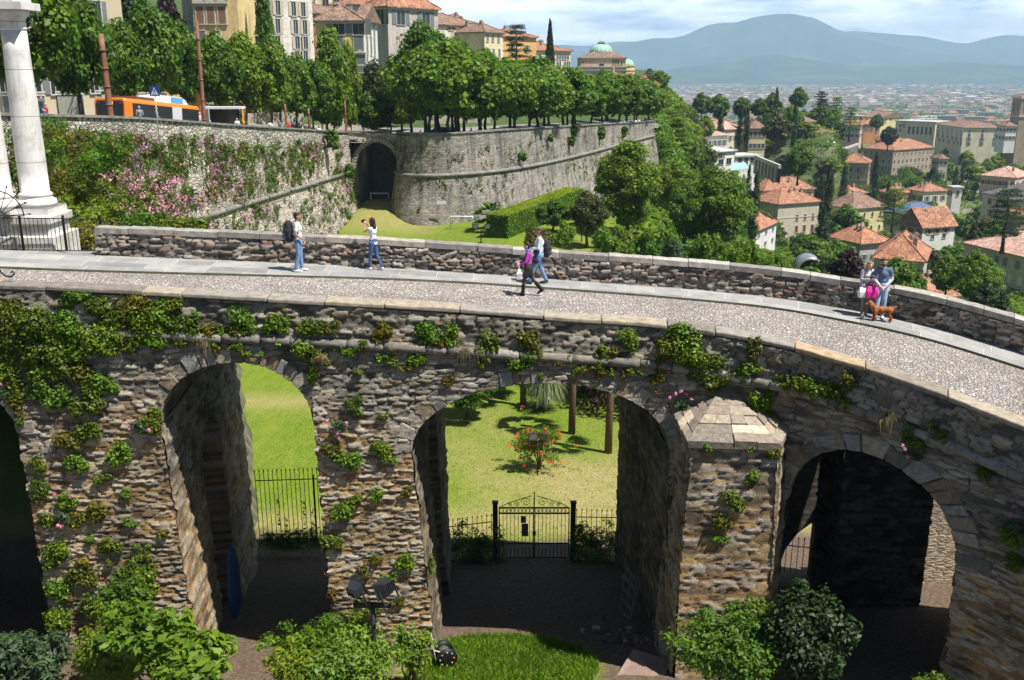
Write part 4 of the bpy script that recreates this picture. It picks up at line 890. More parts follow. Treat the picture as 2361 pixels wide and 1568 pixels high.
def hedge_faces(p0, p1, dv, h, n, size, mat, name, parent, faces):
    V = []
    for f, dens in faces:
        k = int(n * dens); s, t_ = rng.random(k), rng.random(k)
        if f == 'front': P = np.outer(s, np.array(p1 - p0)) + np.outer(t_, [0, 0, h]) + np.array(p0)
        if f == 'right': P = np.outer(s, np.array(dv)) + np.outer(t_, [0, 0, h]) + np.array(p1)
        if f == 'left': P = np.outer(s, np.array(dv)) + np.outer(t_, [0, 0, h]) + np.array(p0)
        if f == 'back': P = np.outer(s, np.array(p1 - p0)) + np.outer(t_, [0, 0, h]) + np.array(p0 + dv)
        if f == 'top': P = np.outer(s, np.array(dv)) + np.outer(t_, np.array(p1 - p0)) + np.array(p0) + np.array([0, 0, h])
        V.append(leaves(rng, P - np.array(parent.location), np.full((k, 3), .07), 1, size))
    V = np.vstack(V); me = arrmesh(name, V, qfaces(V)); me.materials.append(mat); return link(name, me, parent)
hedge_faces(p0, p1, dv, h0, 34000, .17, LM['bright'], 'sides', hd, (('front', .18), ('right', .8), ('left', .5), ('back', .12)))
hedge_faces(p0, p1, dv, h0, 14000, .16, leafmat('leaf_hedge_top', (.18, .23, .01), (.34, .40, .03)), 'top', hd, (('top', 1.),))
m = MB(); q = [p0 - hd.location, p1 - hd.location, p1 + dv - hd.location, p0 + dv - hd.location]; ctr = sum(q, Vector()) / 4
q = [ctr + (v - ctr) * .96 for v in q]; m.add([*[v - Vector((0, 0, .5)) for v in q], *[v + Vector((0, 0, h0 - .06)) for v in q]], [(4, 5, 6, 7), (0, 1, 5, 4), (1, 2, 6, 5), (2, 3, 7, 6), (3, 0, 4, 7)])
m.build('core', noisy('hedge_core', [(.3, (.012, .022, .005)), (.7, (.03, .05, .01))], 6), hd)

# ---------------------------------------------------------------- plants rooted in the viaduct wall
rng = np.random.default_rng(12)
def on_near(px, py, off=.0):
    """point on the near face seen at that place of the photograph"""
    lo, hi = 12., 26.; p = None
    Y = 21.8
    for _ in range(14):
        p = atY(px, py, Y); q, nn, _t = face(np.array(p.x), np.array(max(p.z, 2.)), 0); Y = Y + (float(q[1]) - Y) * .7
    return Vector(q) + Vector(nn) * off, Vector(nn)
def wall_plant(px, py, rx, ry, mat='wall', label='leafy tuft growing from the viaduct wall joints', group='leafy tufts on the viaduct wall', p=None, nn=None, leaf=.06, dens=1., name='wall_plant', sub=7):
    if p is None: p, nn = on_near(px, py)
    k = ppm(px, py, p.y); a, c = rx / k * (1.2 if rx < 30 else 1.08), ry / k * (1.25 if ry < 30 else 1.1); C = []; Rd = []
    tx = Vector((nn.y, -nn.x, 0))
    C.append(tuple(nn * .06)); Rd.append((a * .62, max(.08, min(a, c) * .5), c * .62))
    for i in range(sub):
        g = Vector((rng.uniform(-.62, .62) * a, 0, rng.uniform(-.62, .55) * c)); r = rng.uniform(.34, .62)
        q = tx * g.x + Vector((0, 0, g.z)) + nn * (rng.uniform(.0, .25) * min(a, c) + .05); C.append(tuple(q)); Rd.append((a * r, max(.08, min(a, c) * r * .7), c * r))
    n_ = int(dens * 620 * (a * c) / (.09) / sub * (.06 / leaf) ** 1.5) + 20
    V = leaves(rng, C, Rd, n_, leaf, asp=.6, shell=.2, up=.5)
    me = arrmesh(name, V, qfaces(V)); me.materials.append(LM[mat]); o = link(name, me); o.location = p
    return setp(o, label, 'wall plant', group)
PL = [(330, 745, 50, 40), (420, 745, 40, 26), (150, 800, 50, 34), (400, 700, 30, 20), (480, 760, 30, 22), (85, 890, 26, 40), (175, 930, 30, 26), (180, 1060, 26, 26), (90, 1060, 20, 26), (230, 1180, 26, 30), (340, 1330, 34, 40), (230, 1390, 50, 40), (120, 1420, 40, 34), (60, 760, 75, 70), (25, 720, 55, 50), (150, 750, 60, 45), (100, 800, 55, 50), (215, 770, 60, 50), (250, 715, 48, 36), (310, 705, 60, 40), (370, 712, 40, 28), (300, 770, 45, 38), (350, 775, 45, 25), (405, 772, 40, 22), (455, 772, 45, 15), (165, 685, 45, 16), (225, 690, 30, 14),
      (95, 848, 40, 30), (150, 850, 35, 28), (195, 850, 28, 26), (130, 908, 32, 30), (215, 925, 32, 42), (245, 880, 34, 32), (35, 870, 22, 60), (40, 930, 20, 26), (10, 820, 30, 50), (340, 968, 36, 28), (275, 1035, 30, 38), (205, 990, 30, 25), (160, 1010, 28, 24),
      (560, 728, 32, 32), (560, 760, 36, 18), (635, 742, 35, 22), (715, 742, 32, 24), (760, 750, 20, 16), (700, 800, 34, 28), (735, 822, 24, 20), (800, 806, 25, 17), (815, 932, 20, 22), (885, 765, 30, 24), (975, 765, 34, 26), (902, 826, 18, 14), (1042, 775, 20, 26), (1127, 792, 27, 28), (1217, 780, 27, 32), (1200, 833, 46, 24),
      (1395, 820, 20, 30), (1448, 786, 24, 28), (1395, 855, 22, 14), (1540, 800, 38, 38), (1590, 800, 50, 45), (1630, 855, 42, 40), (1580, 765, 45, 20), (1660, 880, 36, 26), (1738, 806, 22, 38), (1725, 855, 30, 26), (1840, 880, 46, 30), (1890, 900, 46, 36), (1945, 918, 38, 32), (1960, 880, 20, 30), (1758, 935, 30, 36), (1775, 965, 22, 18),
      (885, 1040, 24, 22), (885, 960, 12, 10), (760, 1030, 28, 22), (800, 1062, 34, 24), (815, 1150, 22, 14), (780, 1178, 32, 22), (765, 1246, 26, 22), (870, 1286, 14, 10), (928, 1292, 26, 18), (990, 1300, 10, 26), (895, 1330, 16, 16), (850, 1405, 22, 14), (938, 1130, 14, 14), (870, 1140, 16, 14),
      (95, 1130, 22, 34), (160, 1150, 26, 20), (110, 1190, 22, 22), (175, 1195, 26, 20), (140, 1275, 40, 36), (250, 1100, 18, 12), (290, 1135, 14, 12), (255, 1255, 26, 22), (195, 1330, 40, 30), (130, 1355, 36, 30), (300, 1310, 40, 34), (270, 1360, 40, 36), (330, 1270, 20, 20), (375, 1225, 14, 12), (300, 1200, 16, 12),
      (2120, 1010, 36, 26), (2060, 970, 22, 14), (2170, 1000, 22, 30), (2270, 1090, 20, 16), (1630, 1030, 12, 8), (1780, 1040, 18, 18), (1735, 1100, 20, 16), (1690, 1150, 26, 30), (1668, 1200, 26, 24), (1655, 1240, 24, 12), (1730, 1030, 12, 9), (2340, 1230, 24, 30), (2350, 1290, 20, 26)]
for i, (px, py, rx, ry) in enumerate(PL):
    mt = ('bright', 'wall', 'bright', 'wall', 'moss', 'bright')[(i * 7 + i // 5) % 6]; pp = nn_ = None
    if 1600 < px < 1800 and py > 1015:
        pp = atY(px, py, 20.3); nn_ = Vector((0, -1, 0))
    wall_plant(px, py, rx, ry, mt, p=pp, nn=nn_, leaf=.062 if rx > 25 else .05)
for i in range(150):
    X_ = rng.uniform(-12.2, 6.2)
    if i < 80: z_ = float(cat(t_of(X_, 0), 4)) - .12 + rng.normal() * .16 - (.25 if i % 4 == 0 else 0)
    else:
        z_ = rng.uniform(6.5, 13.2)
        if any(A['a'][0] - .1 < X_ < A['a'][1] + .1 and z_ < float(intr(A, 0, np.array(X_))) + .3 for A in ARCH): continue
    q, nn_, _t = face(np.array(X_), np.array(z_), 0); sz = rng.uniform(5, 15); mt = ('moss', 'wall', 'bright', 'wall', 'green', 'rust')[i % 6]
    wall_plant(0, 784, sz * rng.uniform(.8, 1.5), sz * rng.uniform(.7, 1.5), mt, p=Vector(q) + Vector(nn_) * .02, nn=Vector(nn_), leaf=rng.uniform(.035, .06), sub=4, label='tiny weed tuft on the ledge and joints of the viaduct', group='tiny weeds in the viaduct masonry')
def flower_plant(px, py, blooms, label, off=.15, p=None, stem=.3):
    if p is None: p, nn = on_near(px, py, off)
    else: nn = Vector((0, -1, 0))
    e = empty('flowering_plant', p, 0, label=label, cat='flower plant', group=None); k = ppm(px, py, p.y)
    C = []; st = MB()
    for bx, by in blooms:
        q = Vector(((bx - px) / k, -rng.uniform(0, .12), (py - by) / k)); C.append(tuple(q)); st.tube([(0, 0, -.1), q * .5 + Vector((0, -.03, .02)), q], [.006, .005, .004], 5)
    V = leaves(rng, C, [(.045, .045, .04)] * len(C), 70, .03, asp=.8, shell=.3); me = arrmesh('flower', V, qfaces(V)); me.materials.append(LM['pink']); link('flower', me, e)
    st.build('stem', LM['blue'], e); V = leaves(rng, [(0, 0, -.05), (.1, -.05, -.1), (-.1, -.02, -.02)], [(.14, .1, .12)] * 3, 60, .07, shell=.2); me = arrmesh('foliage', V, qfaces(V)); me.materials.append(LM['blue']); link('foliage', me, e)
flower_plant(1575, 925, [(1545, 912), (1556, 899), (1568, 893), (1581, 903), (1593, 912), (1562, 961)], 'pink flowered plant left of the stone buttress cap')
flower_plant(2115, 1035, [(2088, 1022), (2093, 1030), (2140, 1023), (2159, 1047), (2100, 1046)], 'pink flowered plant hanging on the shaded wall above the right arch')
flower_plant(2345, 1200, [(2338, 1122), (2342, 1140), (2345, 1160), (2348, 1180), (2336, 1178)], 'tall pink flowered plant at the right picture edge')
flower_plant(325, 975, [(299, 966), (303, 982), (350, 984)], 'pink flowered plant at the spring of the left arch')
flower_plant(150, 1180, [(138, 1130), (175, 1133), (148, 1205), (140, 1203)], 'pink flowered plant low on the leftmost pier')
flower_plant(8, 895, [(4, 868), (2, 872), (9, 880)], 'pink flowered plant at the left picture edge')
flower_plant(785, 970, [(757, 962), (801, 967), (780, 994), (782, 1006)], 'pink flowered plant on the pier between the two arches')
flower_plant(270, 1390, [(232, 1353), (247, 1358)], 'small pink flowered plant above the bottom left shrubs')
def straw(px, py, w_, h_, label, n=46):
    p, nn = on_near(px, py, .12); k = ppm(px, py, p.y); m = MB(); rr = random.Random(px)
    for i in range(n):
        a = rr.uniform(-1, 1); L = h_ / k * rr.uniform(.5, 1.1); x1 = a * w_ / k; q = [Vector((a * .06, -.02, 0)), Vector((x1 * rr.uniform(.4, 1.3), -.14 - rr.random() * .16, L * rr.uniform(-.1, .5))), Vector((x1 * rr.uniform(.8, 1.6) + rr.uniform(-.08, .08), -.2 - rr.random() * .1, -L * rr.uniform(-.1, 1.0)))]
        s = Vector((.0035, 0, 0))
        m.add([q[0] - s, q[0] + s, q[1] + s, q[1] - s, q[2]], [(0, 1, 2, 3), (3, 2, 4)])
    o = m.build('dry_grass_tuft', LM['straw']); o.location = p; setp(o, label, 'grass tuft')
straw(1075, 800, 32, 60, 'dry hanging grass tuft on the string course above the middle arch')
straw(2060, 960, 26, 60, 'dry grass tuft on the shaded wall above the right arch', 40)
straw(745, 815, 16, 30, 'small dry tuft right of the left arch crown', 36)
straw(480, 790, 20, 40, 'dry roots hanging above the left arch crown', 30)

# shrubs at the foot of the viaduct, in front
def front_shrub(px, py, rx, ry, Y, mat, leaf, label, n=3000, k2=26, asp=.5, name='shrub', flowers=None, stem=True):
    c = atY(px, py, Y); k = ppm(px, py, Y); a, h = rx / k * 1.15, ry / k * 1.12; zb = min(float(gz(c.x, Y)), c.z - h * .7); e = empty(name, (c.x, Y, zb), 0, label=label, cat='shrub')
    C = []; Rd = []
    for i in range(k2):
        q = rng.normal(size=3); q /= np.linalg.norm(q); q *= rng.random() ** .4 * .75
        C.append((q[0] * a, q[1] * a * .6, c.z - zb + q[2] * h)); r = rng.uniform(.28, .55); Rd.append((a * r, a * r * .8, h * r))
    for i in range(12):
        q = rng.normal(size=3); q /= np.linalg.norm(q); q[2] = abs(q[2]); C.append((q[0] * a * 1.05, q[1] * a * .5, c.z - zb + q[2] * h * 1.15)); Rd.append((a * .13, a * .13, h * .18))
    V = leaves(rng, C, Rd, [int(n * 1.9) // k2] * k2 + [int(n * 1.9) // k2 // 7] * 12 if True else 0, leaf, asp=asp, shell=.15, up=.9); me = arrmesh('foliage', V, qfaces(V)); me.materials.append(LM[mat]); link('foliage', me, e)
    s = MB()
    for i in range(9): 
        t_ = Vector(C[i * 2 % len(C)]); s.tube([(rng.normal() * .12, rng.normal() * .1, -.2), t_ * .5 + Vector((rng.normal() * .1, 0, .1)), t_], [.028, .02, .008], 6)
    s.build('stem', MBARK, e)
    if flowers:
        V = leaves(rng, C[:flowers[1]], [(.09, .09, .07)] * flowers[1], 60, .04, shell=.2); me = arrmesh('flower', V, qfaces(V)); me.materials.append(flowers[0]); link('flower', me, e)
    return e
front_shrub(60, 1525, 90, 62, 19.6, 'blue', .13, 'dark blue green shrub in the bottom left corner', 6000, asp=.35)
front_shrub(255, 1500, 80, 90, 19.4, 'yellow', .09, 'yellow green small leaved shrub at the foot of the left pier', 6500)
front_shrub(345, 1470, 90, 70, 18.9, 'bright', .2, 'bright large leaved shrub in front of the left pier', 2600, 22, .5)
front_shrub(450, 1530, 90, 55, 18.6, 'bright', .2, 'second bright large leaved shrub reaching toward the left arch', 2200, 20, .5)
front_shrub(290, 1385, 60, 45, 20.4, 'green', .08, 'dark climbing shrub higher up on the left pier', 3500)
front_shrub(770, 1505, 140, 68, 18.8, 'bright', .085, 'wide sunlit shrub around the floodlight pole', 11000, 44)
front_shrub(700, 1530, 70, 50, 18.3, 'yellow', .08, 'sunlit shrub at the left of the floodlight pole', 4000)
front_shrub(950, 1500, 45, 55, 19.6, 'bright', .075, 'slender shrub on the corner of the middle pier', 1600, 18)
front_shrub(1680, 1490, 120, 72, 18.3, 'bright', .08, 'sunlit bush at the foot of the buttress', 10000, 40)
front_shrub(1740, 1420, 50, 36, 18.6, 'yellow', .075, 'top shoots of the bush at the foot of the buttress', 1800, 16)
front_shrub(1870, 1460, 90, 110, 18.0, 'dark', .10, 'dark shaded shrub with pale pink blooms under the right arch', 5500, 36, flowers=(leafmat('petal_salmon', (.5, .25, .2), (.7, .4, .3)), 5))
front_shrub(2150, 1572, 40, 14, 16.5, 'yellow', .08, 'small sunlit sprig at the bottom under the right arch', 260, 10)
# overgrown rampart: moss, shrubs and valerian nobody could count
def wall_cover(L, nrm, oc, n, sel, size, per, name, mat, label, dens_fn, hang=.8):
    C = []; Rd = []; t_ = 0
    while len(C) < n and t_ < n * 40:
        t_ += 1; i = int(rng.random() * (len(L) - 1)); zt = L[i, 2]; z = rng.uniform(sel[0], zt - sel[1])
        if rng.random() > dens_fn(i / len(L), (zt - z), L[i], z): continue
        o = .05 * (zt - z) if z > CZ else oc[i] + (CZ - z) * .2
        r = size * rng.uniform(.5, 1.5); C.append((L[i, 0] + nrm[i, 0] * (o + .05), L[i, 1] + nrm[i, 1] * (o + .05), z)); Rd.append((r, r, r * hang * rng.uniform(.7, 1.6)))
    V = leaves(rng, C, Rd, per, .0 + size * .55, shell=.2, up=.4); me = arrmesh(name, V, qfaces(V)); me.materials.append(LM[mat]); o = link(name, me); return setp(o, label, 'wall vegetation', None, 'stuff')
def dens(f, dz, p, z):
    px = 1180.5 + F_ * p[0] / (p[1] * .963 + (20 - z) * .27); py = 784 - F_ * math.tan(math.atan((z - 20) / p[1]) + TH) if False else 0
    k = (fnoise(np.array(px * .02), np.array(z * .6), 21, 3) - .46) * 2.6
    if z > CZ:
        lim = np.interp(px, [150, 300, 480, 620, 800], [1.15, .85, .55, .42, .30]); fall = np.interp(dz, [1.5, 3., 5., 8.], [1., .8, .5, .3])
        return (lim * fall + k * .6) if dz > 1.3 + k * .9 else .02
    return np.interp(px, [150, 500, 820], [.5, .22, .08]) + k * .12
wall_cover(LWL, LN, LOC, 800, (1, .8), .42, 36, 'rampart_growth', 'green', 'dark green bushes and ivy growing on the left rampart', dens)
wall_cover(LWL, LN, LOC, 1300, (1, .9), .26, 26, 'rampart_growth', 'rust', 'rusty brown dry herbs hanging in streaks on the left rampart', dens, 2.)
wall_cover(LWL, LN, LOC, 1900, (1, .8), .30, 28, 'rampart_growth', 'moss', 'olive brown moss and herbs hanging in streaks on the left rampart', dens, 1.6)
wall_cover(LWL, LN, LOC, 1500, (1, 1.7), .30, 30, 'rampart_growth', 'wall', 'light green herbs between the flowers on the left rampart', dens, 1.)
wall_cover(LWL, LN, LOC, 1500, (1, 1.), .26, 20, 'rampart_flowers', 'pink', 'pink valerian flowers in clouds on the left rampart', lambda f, dz, p, z: dens(f, dz, p, z) * (1.0 if fnoise(np.array(p[1] * .16), np.array(z * .4), 31, 2) > .44 else .05))
def bd(f, dz, p, z): return (.7 if dz < 6 else .35) * (1 if f > .35 else .4) * (1. if fnoise(np.array(f * 30), np.array(z * .8), 5, 3) > .46 else .15)
wall_cover(BWL, BN, BOC, 420, (2, 1.5), .28, 22, 'bastion_growth', 'moss', 'small olive tufts scattered over the bastion wall', bd, 1.5)
wall_cover(BWL, BN, BOC, 130, (5, 1.5), .30, 22, 'bastion_growth', 'green', 'small green tufts in the upper bastion joints', bd, 1.4)
for px, py, r in ((1385, 306, 12), (1440, 305, 10), (1325, 300, 9), (1315, 325, 9), (1205, 360, 7), (770, 320, 18), (805, 395, 12), (608, 475, 24), (1270, 318, 7)):
    Y = np.interp(px, [608, 770, 805, 916, 1190, 1280, 1360, 1440], [95, 108, 113, 115, 119, 129, 142, 160]) - .6; p = atY(px, py, Y)
    wall_plant(px, py, r, r * 1.2, 'green', 'green bush rooted high in the old rampart walls', 'bushes rooted in the rampart walls', p, Vector((0, -1, 0)), leaf=.34, dens=1.4)
# overgrown bank between the gate columns and the rampart
for i, (px, py, rx, ry, Y, mt) in enumerate(((110, 350, 70, 55, 50, 'green'), (190, 380, 60, 70, 46, 'olive'), (235, 430, 60, 80, 43, 'moss'), (140, 420, 60, 60, 45, 'moss'), (225, 370, 40, 50, 42, 'green'), (290, 470, 70, 60, 40, 'wall'), (200, 500, 70, 50, 38, 'yellow'), (330, 510, 70, 35, 38.5, 'green'), (420, 525, 60, 22, 38, 'wall'), (195, 545, 50, 30, 36, 'moss'), (150, 330, 60, 30, 52, 'moss'), (260, 350, 40, 50, 47, 'green'), (175, 455, 60, 50, 41, 'moss'), (105, 300, 60, 30, 54, 'green'))):
    c = atY(px, py, Y); k = ppm(px, py, Y); C = []; Rd = []
    for q in range(30):
        C.append((rng.normal() * rx / k * .5, rng.normal() * .8, rng.normal() * ry / k * .45)); r = rng.uniform(.2, .48); Rd.append((r, r, r))
    V = leaves(rng, C, Rd, 95, .15, asp=.4, shell=.2, up=.5); me = arrmesh('bank_shrub', V, qfaces(V)); me.materials.append(LM[mt]); o = link('bank_shrub', me); o.location = c
    setp(o, 'tangled shrub on the overgrown bank behind the iron railing', 'shrub', 'shrubs on the overgrown bank')
V = leaves(rng, [tuple(atY(random.uniform(230, 430), random.uniform(400, 530), random.uniform(38, 42))) for _ in range(80)], [(.35, .3, .2)] * 80, 20, .085, shell=.2); me = arrmesh('bank_flowers', V, qfaces(V)); me.materials.append(LM['pink'])
setp(link('bank_flowers', me), 'pink flowers over the overgrown bank behind the parapet', 'flowers', None, 'stuff')
# bank terrain under them
m = MB(); xs = np.linspace(-30, -8, 30); ys_ = np.linspace(31, 60, 30); vs = []
for y in ys_:
    for x in xs:
        h = 13.2 - max(0, (x + 15.5)) * 1.7 - max(0, y - 33) * .12 + (float(fnoise(np.array(x * .3), np.array(y * .3), 4, 3)) - .45) * 2; vs.append((x - (y - 31) * .25, y, max(h, 0)))
m.add(vs, [(j * 30 + i, j * 30 + i + 1, (j + 1) * 30 + i + 1, (j + 1) * 30 + i) for j in range(29) for i in range(29)], 0, True)
setp(m.build('bank', noisy('bank_soil', [(.3, (.04, .05, .02)), (.5, (.10, .10, .05)), (.7, (.22, .19, .14))], 1.2, 6, .95, .8, .1)), kind='structure')
# grass blades in front of the middle arch and on the lawn edges
def blades(n, fn, hgt, name, label, mat='grass'):
    P = np.array([fn() for _ in range(n)]); a = rng.uniform(0, 6.28, n); w_ = hgt * .09; h = hgt * rng.uniform(.5, 1.3, n); lean = rng.normal(size=(n, 2)) * .35 * hgt
    d = np.stack([np.cos(a), np.sin(a), 0 * a], 1) * w_
    tip = P + np.stack([lean[:, 0], lean[:, 1], h], 1); mid = P + np.stack([lean[:, 0] * .3, lean[:, 1] * .3, h * .6], 1)
    V = np.stack([P - d, P + d, mid + d * .8, tip], 1).reshape(-1, 3); me = arrmesh(name, V, qfaces(V)); me.materials.append(LM[mat]); return setp(link(name, me), label, 'grass', None, 'stuff')
def fp():
    while True:
        x, y = rng.uniform(-2.6, 2.2), rng.uniform(19, 23.6)
        if ((x + .3) / 2.4) ** 2 + ((y - 21.) / 2.3) ** 2 < 1.05: return (x, y, float(gz(x, y)) - .01)
blades(14000, fp, .14, 'grass', 'lush grass patch at the foot of the middle arch')
def fp2():
    x, y = rng.uniform(-12, 9), rng.uniform(34, 62); return (x, y, float(gz(x, y)) - .01)
blades(26000, fp2, .09, 'grass', 'short lawn grass beyond the viaduct arches')
# ---------------------------------------------------------------- buildings
def plaster(name, c, dirt=.35):
    c = tuple(c); return noisy(name, [(.28, tuple(x * (1 - dirt) for x in c)), (.5, c), (.72, tuple(min(.9, x * 1.12) for x in c))], .35, 6, .9, .12, .01, (1, 1, .55), fine=9)
MT = tilemat('terracotta_tiles', (.20, .095, .06), (.34, .16, .095), (.44, .25, .16)); MTB = tilemat('brown_tiles', (.15, .095, .07), (.23, .15, .11), (.33, .22, .165)); MTO = tilemat('orange_tiles', (.26, .115, .07), (.38, .17, .10), (.46, .25, .16))
MTP = tilemat('pink_tiles', (.38, .22, .17), (.48, .30, .24), (.58, .42, .35)); MSL = tilemat('slate', (.09, .09, .095), (.14, .14, .15), (.2, .2, .21)); MFL = noisy('flat_roof', [(.3, (.35, .34, .32)), (.7, (.55, .54, .52))], .8)
MGL = plain('window_glass', (.03, .035, .04), .12, spec=.6); MTR = plain('stone_trim', (.55, .52, .46), .8); MSH = dict(brown=plain('shutter_brown', (.26, .15, .08)), grey=plain('shutter_grey', (.17, .19, .19)), green=plain('shutter_green', (.10, .12, .10)), cream=plain('shutter_cream', (.52, .44, .30)), red=plain('shutter_red', (.16, .03, .03)), white=plain('blind_white', (.62, .62, .60)), dark=MGL)
WC = {}
def window_proto(w, h, style):
    k = (round(w, 2), round(h, 2), style)
    if k in WC: return WC[k]
    f = MB(); t = .12; d = .10
    arch = 'arch' in style
    if arch:
        n = 8; pi_ = [(-w / 2, -h / 2)] + [(-w / 2 * cos(a), h / 2 - w / 2 + w / 2 * sin(a)) for a in np.linspace(0, pi, n)] + [(w / 2, -h / 2)]
        po = [(-w / 2 - t, -h / 2 - t)] + [(-(w / 2 + t) * cos(a), h / 2 - w / 2 + (w / 2 + t) * sin(a)) for a in np.linspace(0, pi, n)] + [(w / 2 + t, -h / 2 - t)]
        m_ = len(pi_); vs = [(x, -d, z) for x, z in pi_] + [(x, -d, z) for x, z in po] + [(x, 0, z) for x, z in po] + [(x, -.02, z) for x, z in pi_]
        f.add(vs, [(i, i + 1, m_ + i + 1, m_ + i) for i in range(m_ - 1)] + [(m_ + i, m_ + i + 1, 2 * m_ + i + 1, 2 * m_ + i) for i in range(m_ - 1)] + [(i + 1, i, 3 * m_ + i, 3 * m_ + i + 1) for i in range(m_ - 1)])
    else:
        f.box(-w / 2 - t, -w / 2, -d, .02, -h / 2, h / 2); f.box(w / 2, w / 2 + t, -d, .02, -h / 2, h / 2); f.box(-w / 2 - t, w / 2 + t, -d - .02, .02, h / 2, h / 2 + t)
    f.box(-w / 2 - t - .05, w / 2 + t + .05, -d - .08, .02, -h / 2 - .1, -h / 2)
    if 'ped' in style: f.prism([(-w / 2 - .35, h / 2 + .3), (w / 2 + .35, h / 2 + .3), (0, h / 2 + .85)], -.3, .02); f.box(-w / 2 - .3, w / 2 + .3, -.26, .02, h / 2 + .18, h / 2 + .3)
    p = MB(); p.box(-w / 2, w / 2, -.03, .01, -h / 2, h / 2 - (w / 2 if arch else 0))
    if arch: p.prism([(-w / 2 * cos(a), h / 2 - w / 2 + w / 2 * sin(a)) for a in np.linspace(0, pi, 8)], -.03, .01)
    p.box(-.03, .03, -.05, -.03, -h / 2, h / 2 - (w / 2 if arch else 0), 1)
    col = next((c for c in MSH if c in style), None); s = None
    closed = 'closed' in style
    if col and col != 'dark':
        s = MB()
        if closed: s.box(-w / 2, -.01, -.09, -.055, -h / 2, h / 2); s.box(.01, w / 2, -.09, -.055, -h / 2, h / 2)
        else:
            s.box(-w - t, -w / 2 - t, -.10, -.04, -h / 2, h / 2)
        s = s.mesh('shutter', MSH[col])
    WC[k] = (f.mesh('window', MTR), p.mesh('pane', [MGL, MTR]), s, closed); return WC[k]
def add_window(root, loc, rz, w, h, style, simple=False):
    fm, pm, sm, closed = window_proto(w, h, style); o = link('window', fm, root); o.location = loc; o.rotation_euler = (0, 0, rz)
    link('pane', pm, o)
    if sm:
        a = link('shutter', sm, o)
        if not closed: b = link('shutter', sm, o); b.rotation_euler = (0, 0, 0); b.location = (w + w / 2 + t_shift(w), 0, 0)
    return o
def t_shift(w): return .12 * 2
def roof_mb(w, d, rh, ov, kind, y0=0.):
    m = MB(); x0, x1, ya, yb = -w / 2 - ov, w / 2 + ov, y0 - ov, y0 + d + ov
    if kind == 'hip':
        L, Wd = x1 - x0, yb - ya
        if L >= Wd: r0, r1 = Vector((x0 + Wd / 2, (ya + yb) / 2, rh)), Vector((x1 - Wd / 2, (ya + yb) / 2, rh))
        else: r0, r1 = Vector(((x0 + x1) / 2, ya + L / 2, rh)), Vector(((x0 + x1) / 2, yb - L / 2, rh))
        b = [(x0, ya, 0), (x1, ya, 0), (x1, yb, 0), (x0, yb, 0)]; lo = [(x, y, -.22) for x, y, z in b]
        f = [(0, 1, 5, 4), (1, 2, 5), (2, 3, 4, 5), (3, 0, 4)] if L >= Wd else [(0, 1, 4), (1, 2, 5, 4), (2, 3, 5), (3, 0, 4, 5)]
        m.add(b + [r0, r1] + lo, f + [(6, 7, 1, 0), (7, 8, 2, 1), (8, 9, 3, 2), (9, 6, 0, 3), (9, 8, 7, 6)])
        for p, q in ((b[0], r0), (b[3], r0 if L >= Wd else r1), (b[1], r1 if L >= Wd else r0), (b[2], r1), (r0, r1)):
            if (Vector(p) - Vector(q)).length > .3: m.tube([Vector(p) + Vector((0, 0, .04)), Vector(q) + Vector((0, 0, .04))], .13, 6)
    elif kind == 'gable':     # ridge along x
        m.add([(x0, ya, 0), (x1, ya, 0), (x1, yb, 0), (x0, yb, 0), (x0, (ya + yb) / 2, rh), (x1, (ya + yb) / 2, rh), (x0, ya, -.25), (x1, ya, -.25), (x1, yb, -.25), (x0, yb, -.25)],
              [(0, 1, 5, 4), (2, 3, 4, 5), (3, 0, 4), (1, 2, 5), (6, 7, 1, 0), (7, 8, 2, 1), (8, 9, 3, 2), (9, 6, 0, 3), (9, 8, 7, 6)])
    elif kind == 'front':    # gable facing the viewer, ridge along y
        m.add([(x0, ya, 0), (x1, ya, 0), (x1, yb, 0), (x0, yb, 0), (0, ya, rh), (0, yb, rh), (x0, ya, -.25), (x1, ya, -.25), (x1, yb, -.25), (x0, yb, -.25)],
              [(1, 2, 5, 4), (3, 0, 4, 5), (0, 1, 4), (2, 3, 5), (6, 7, 1, 0), (7, 8, 2, 1), (8, 9, 3, 2), (9, 6, 0, 3), (9, 8, 7, 6)])
    else:
        m.box(x0, x1, ya, yb, -.1, .35); m.box(x0 + .3, x1 - .3, ya + .3, yb - .3, .35, .36)
    return m
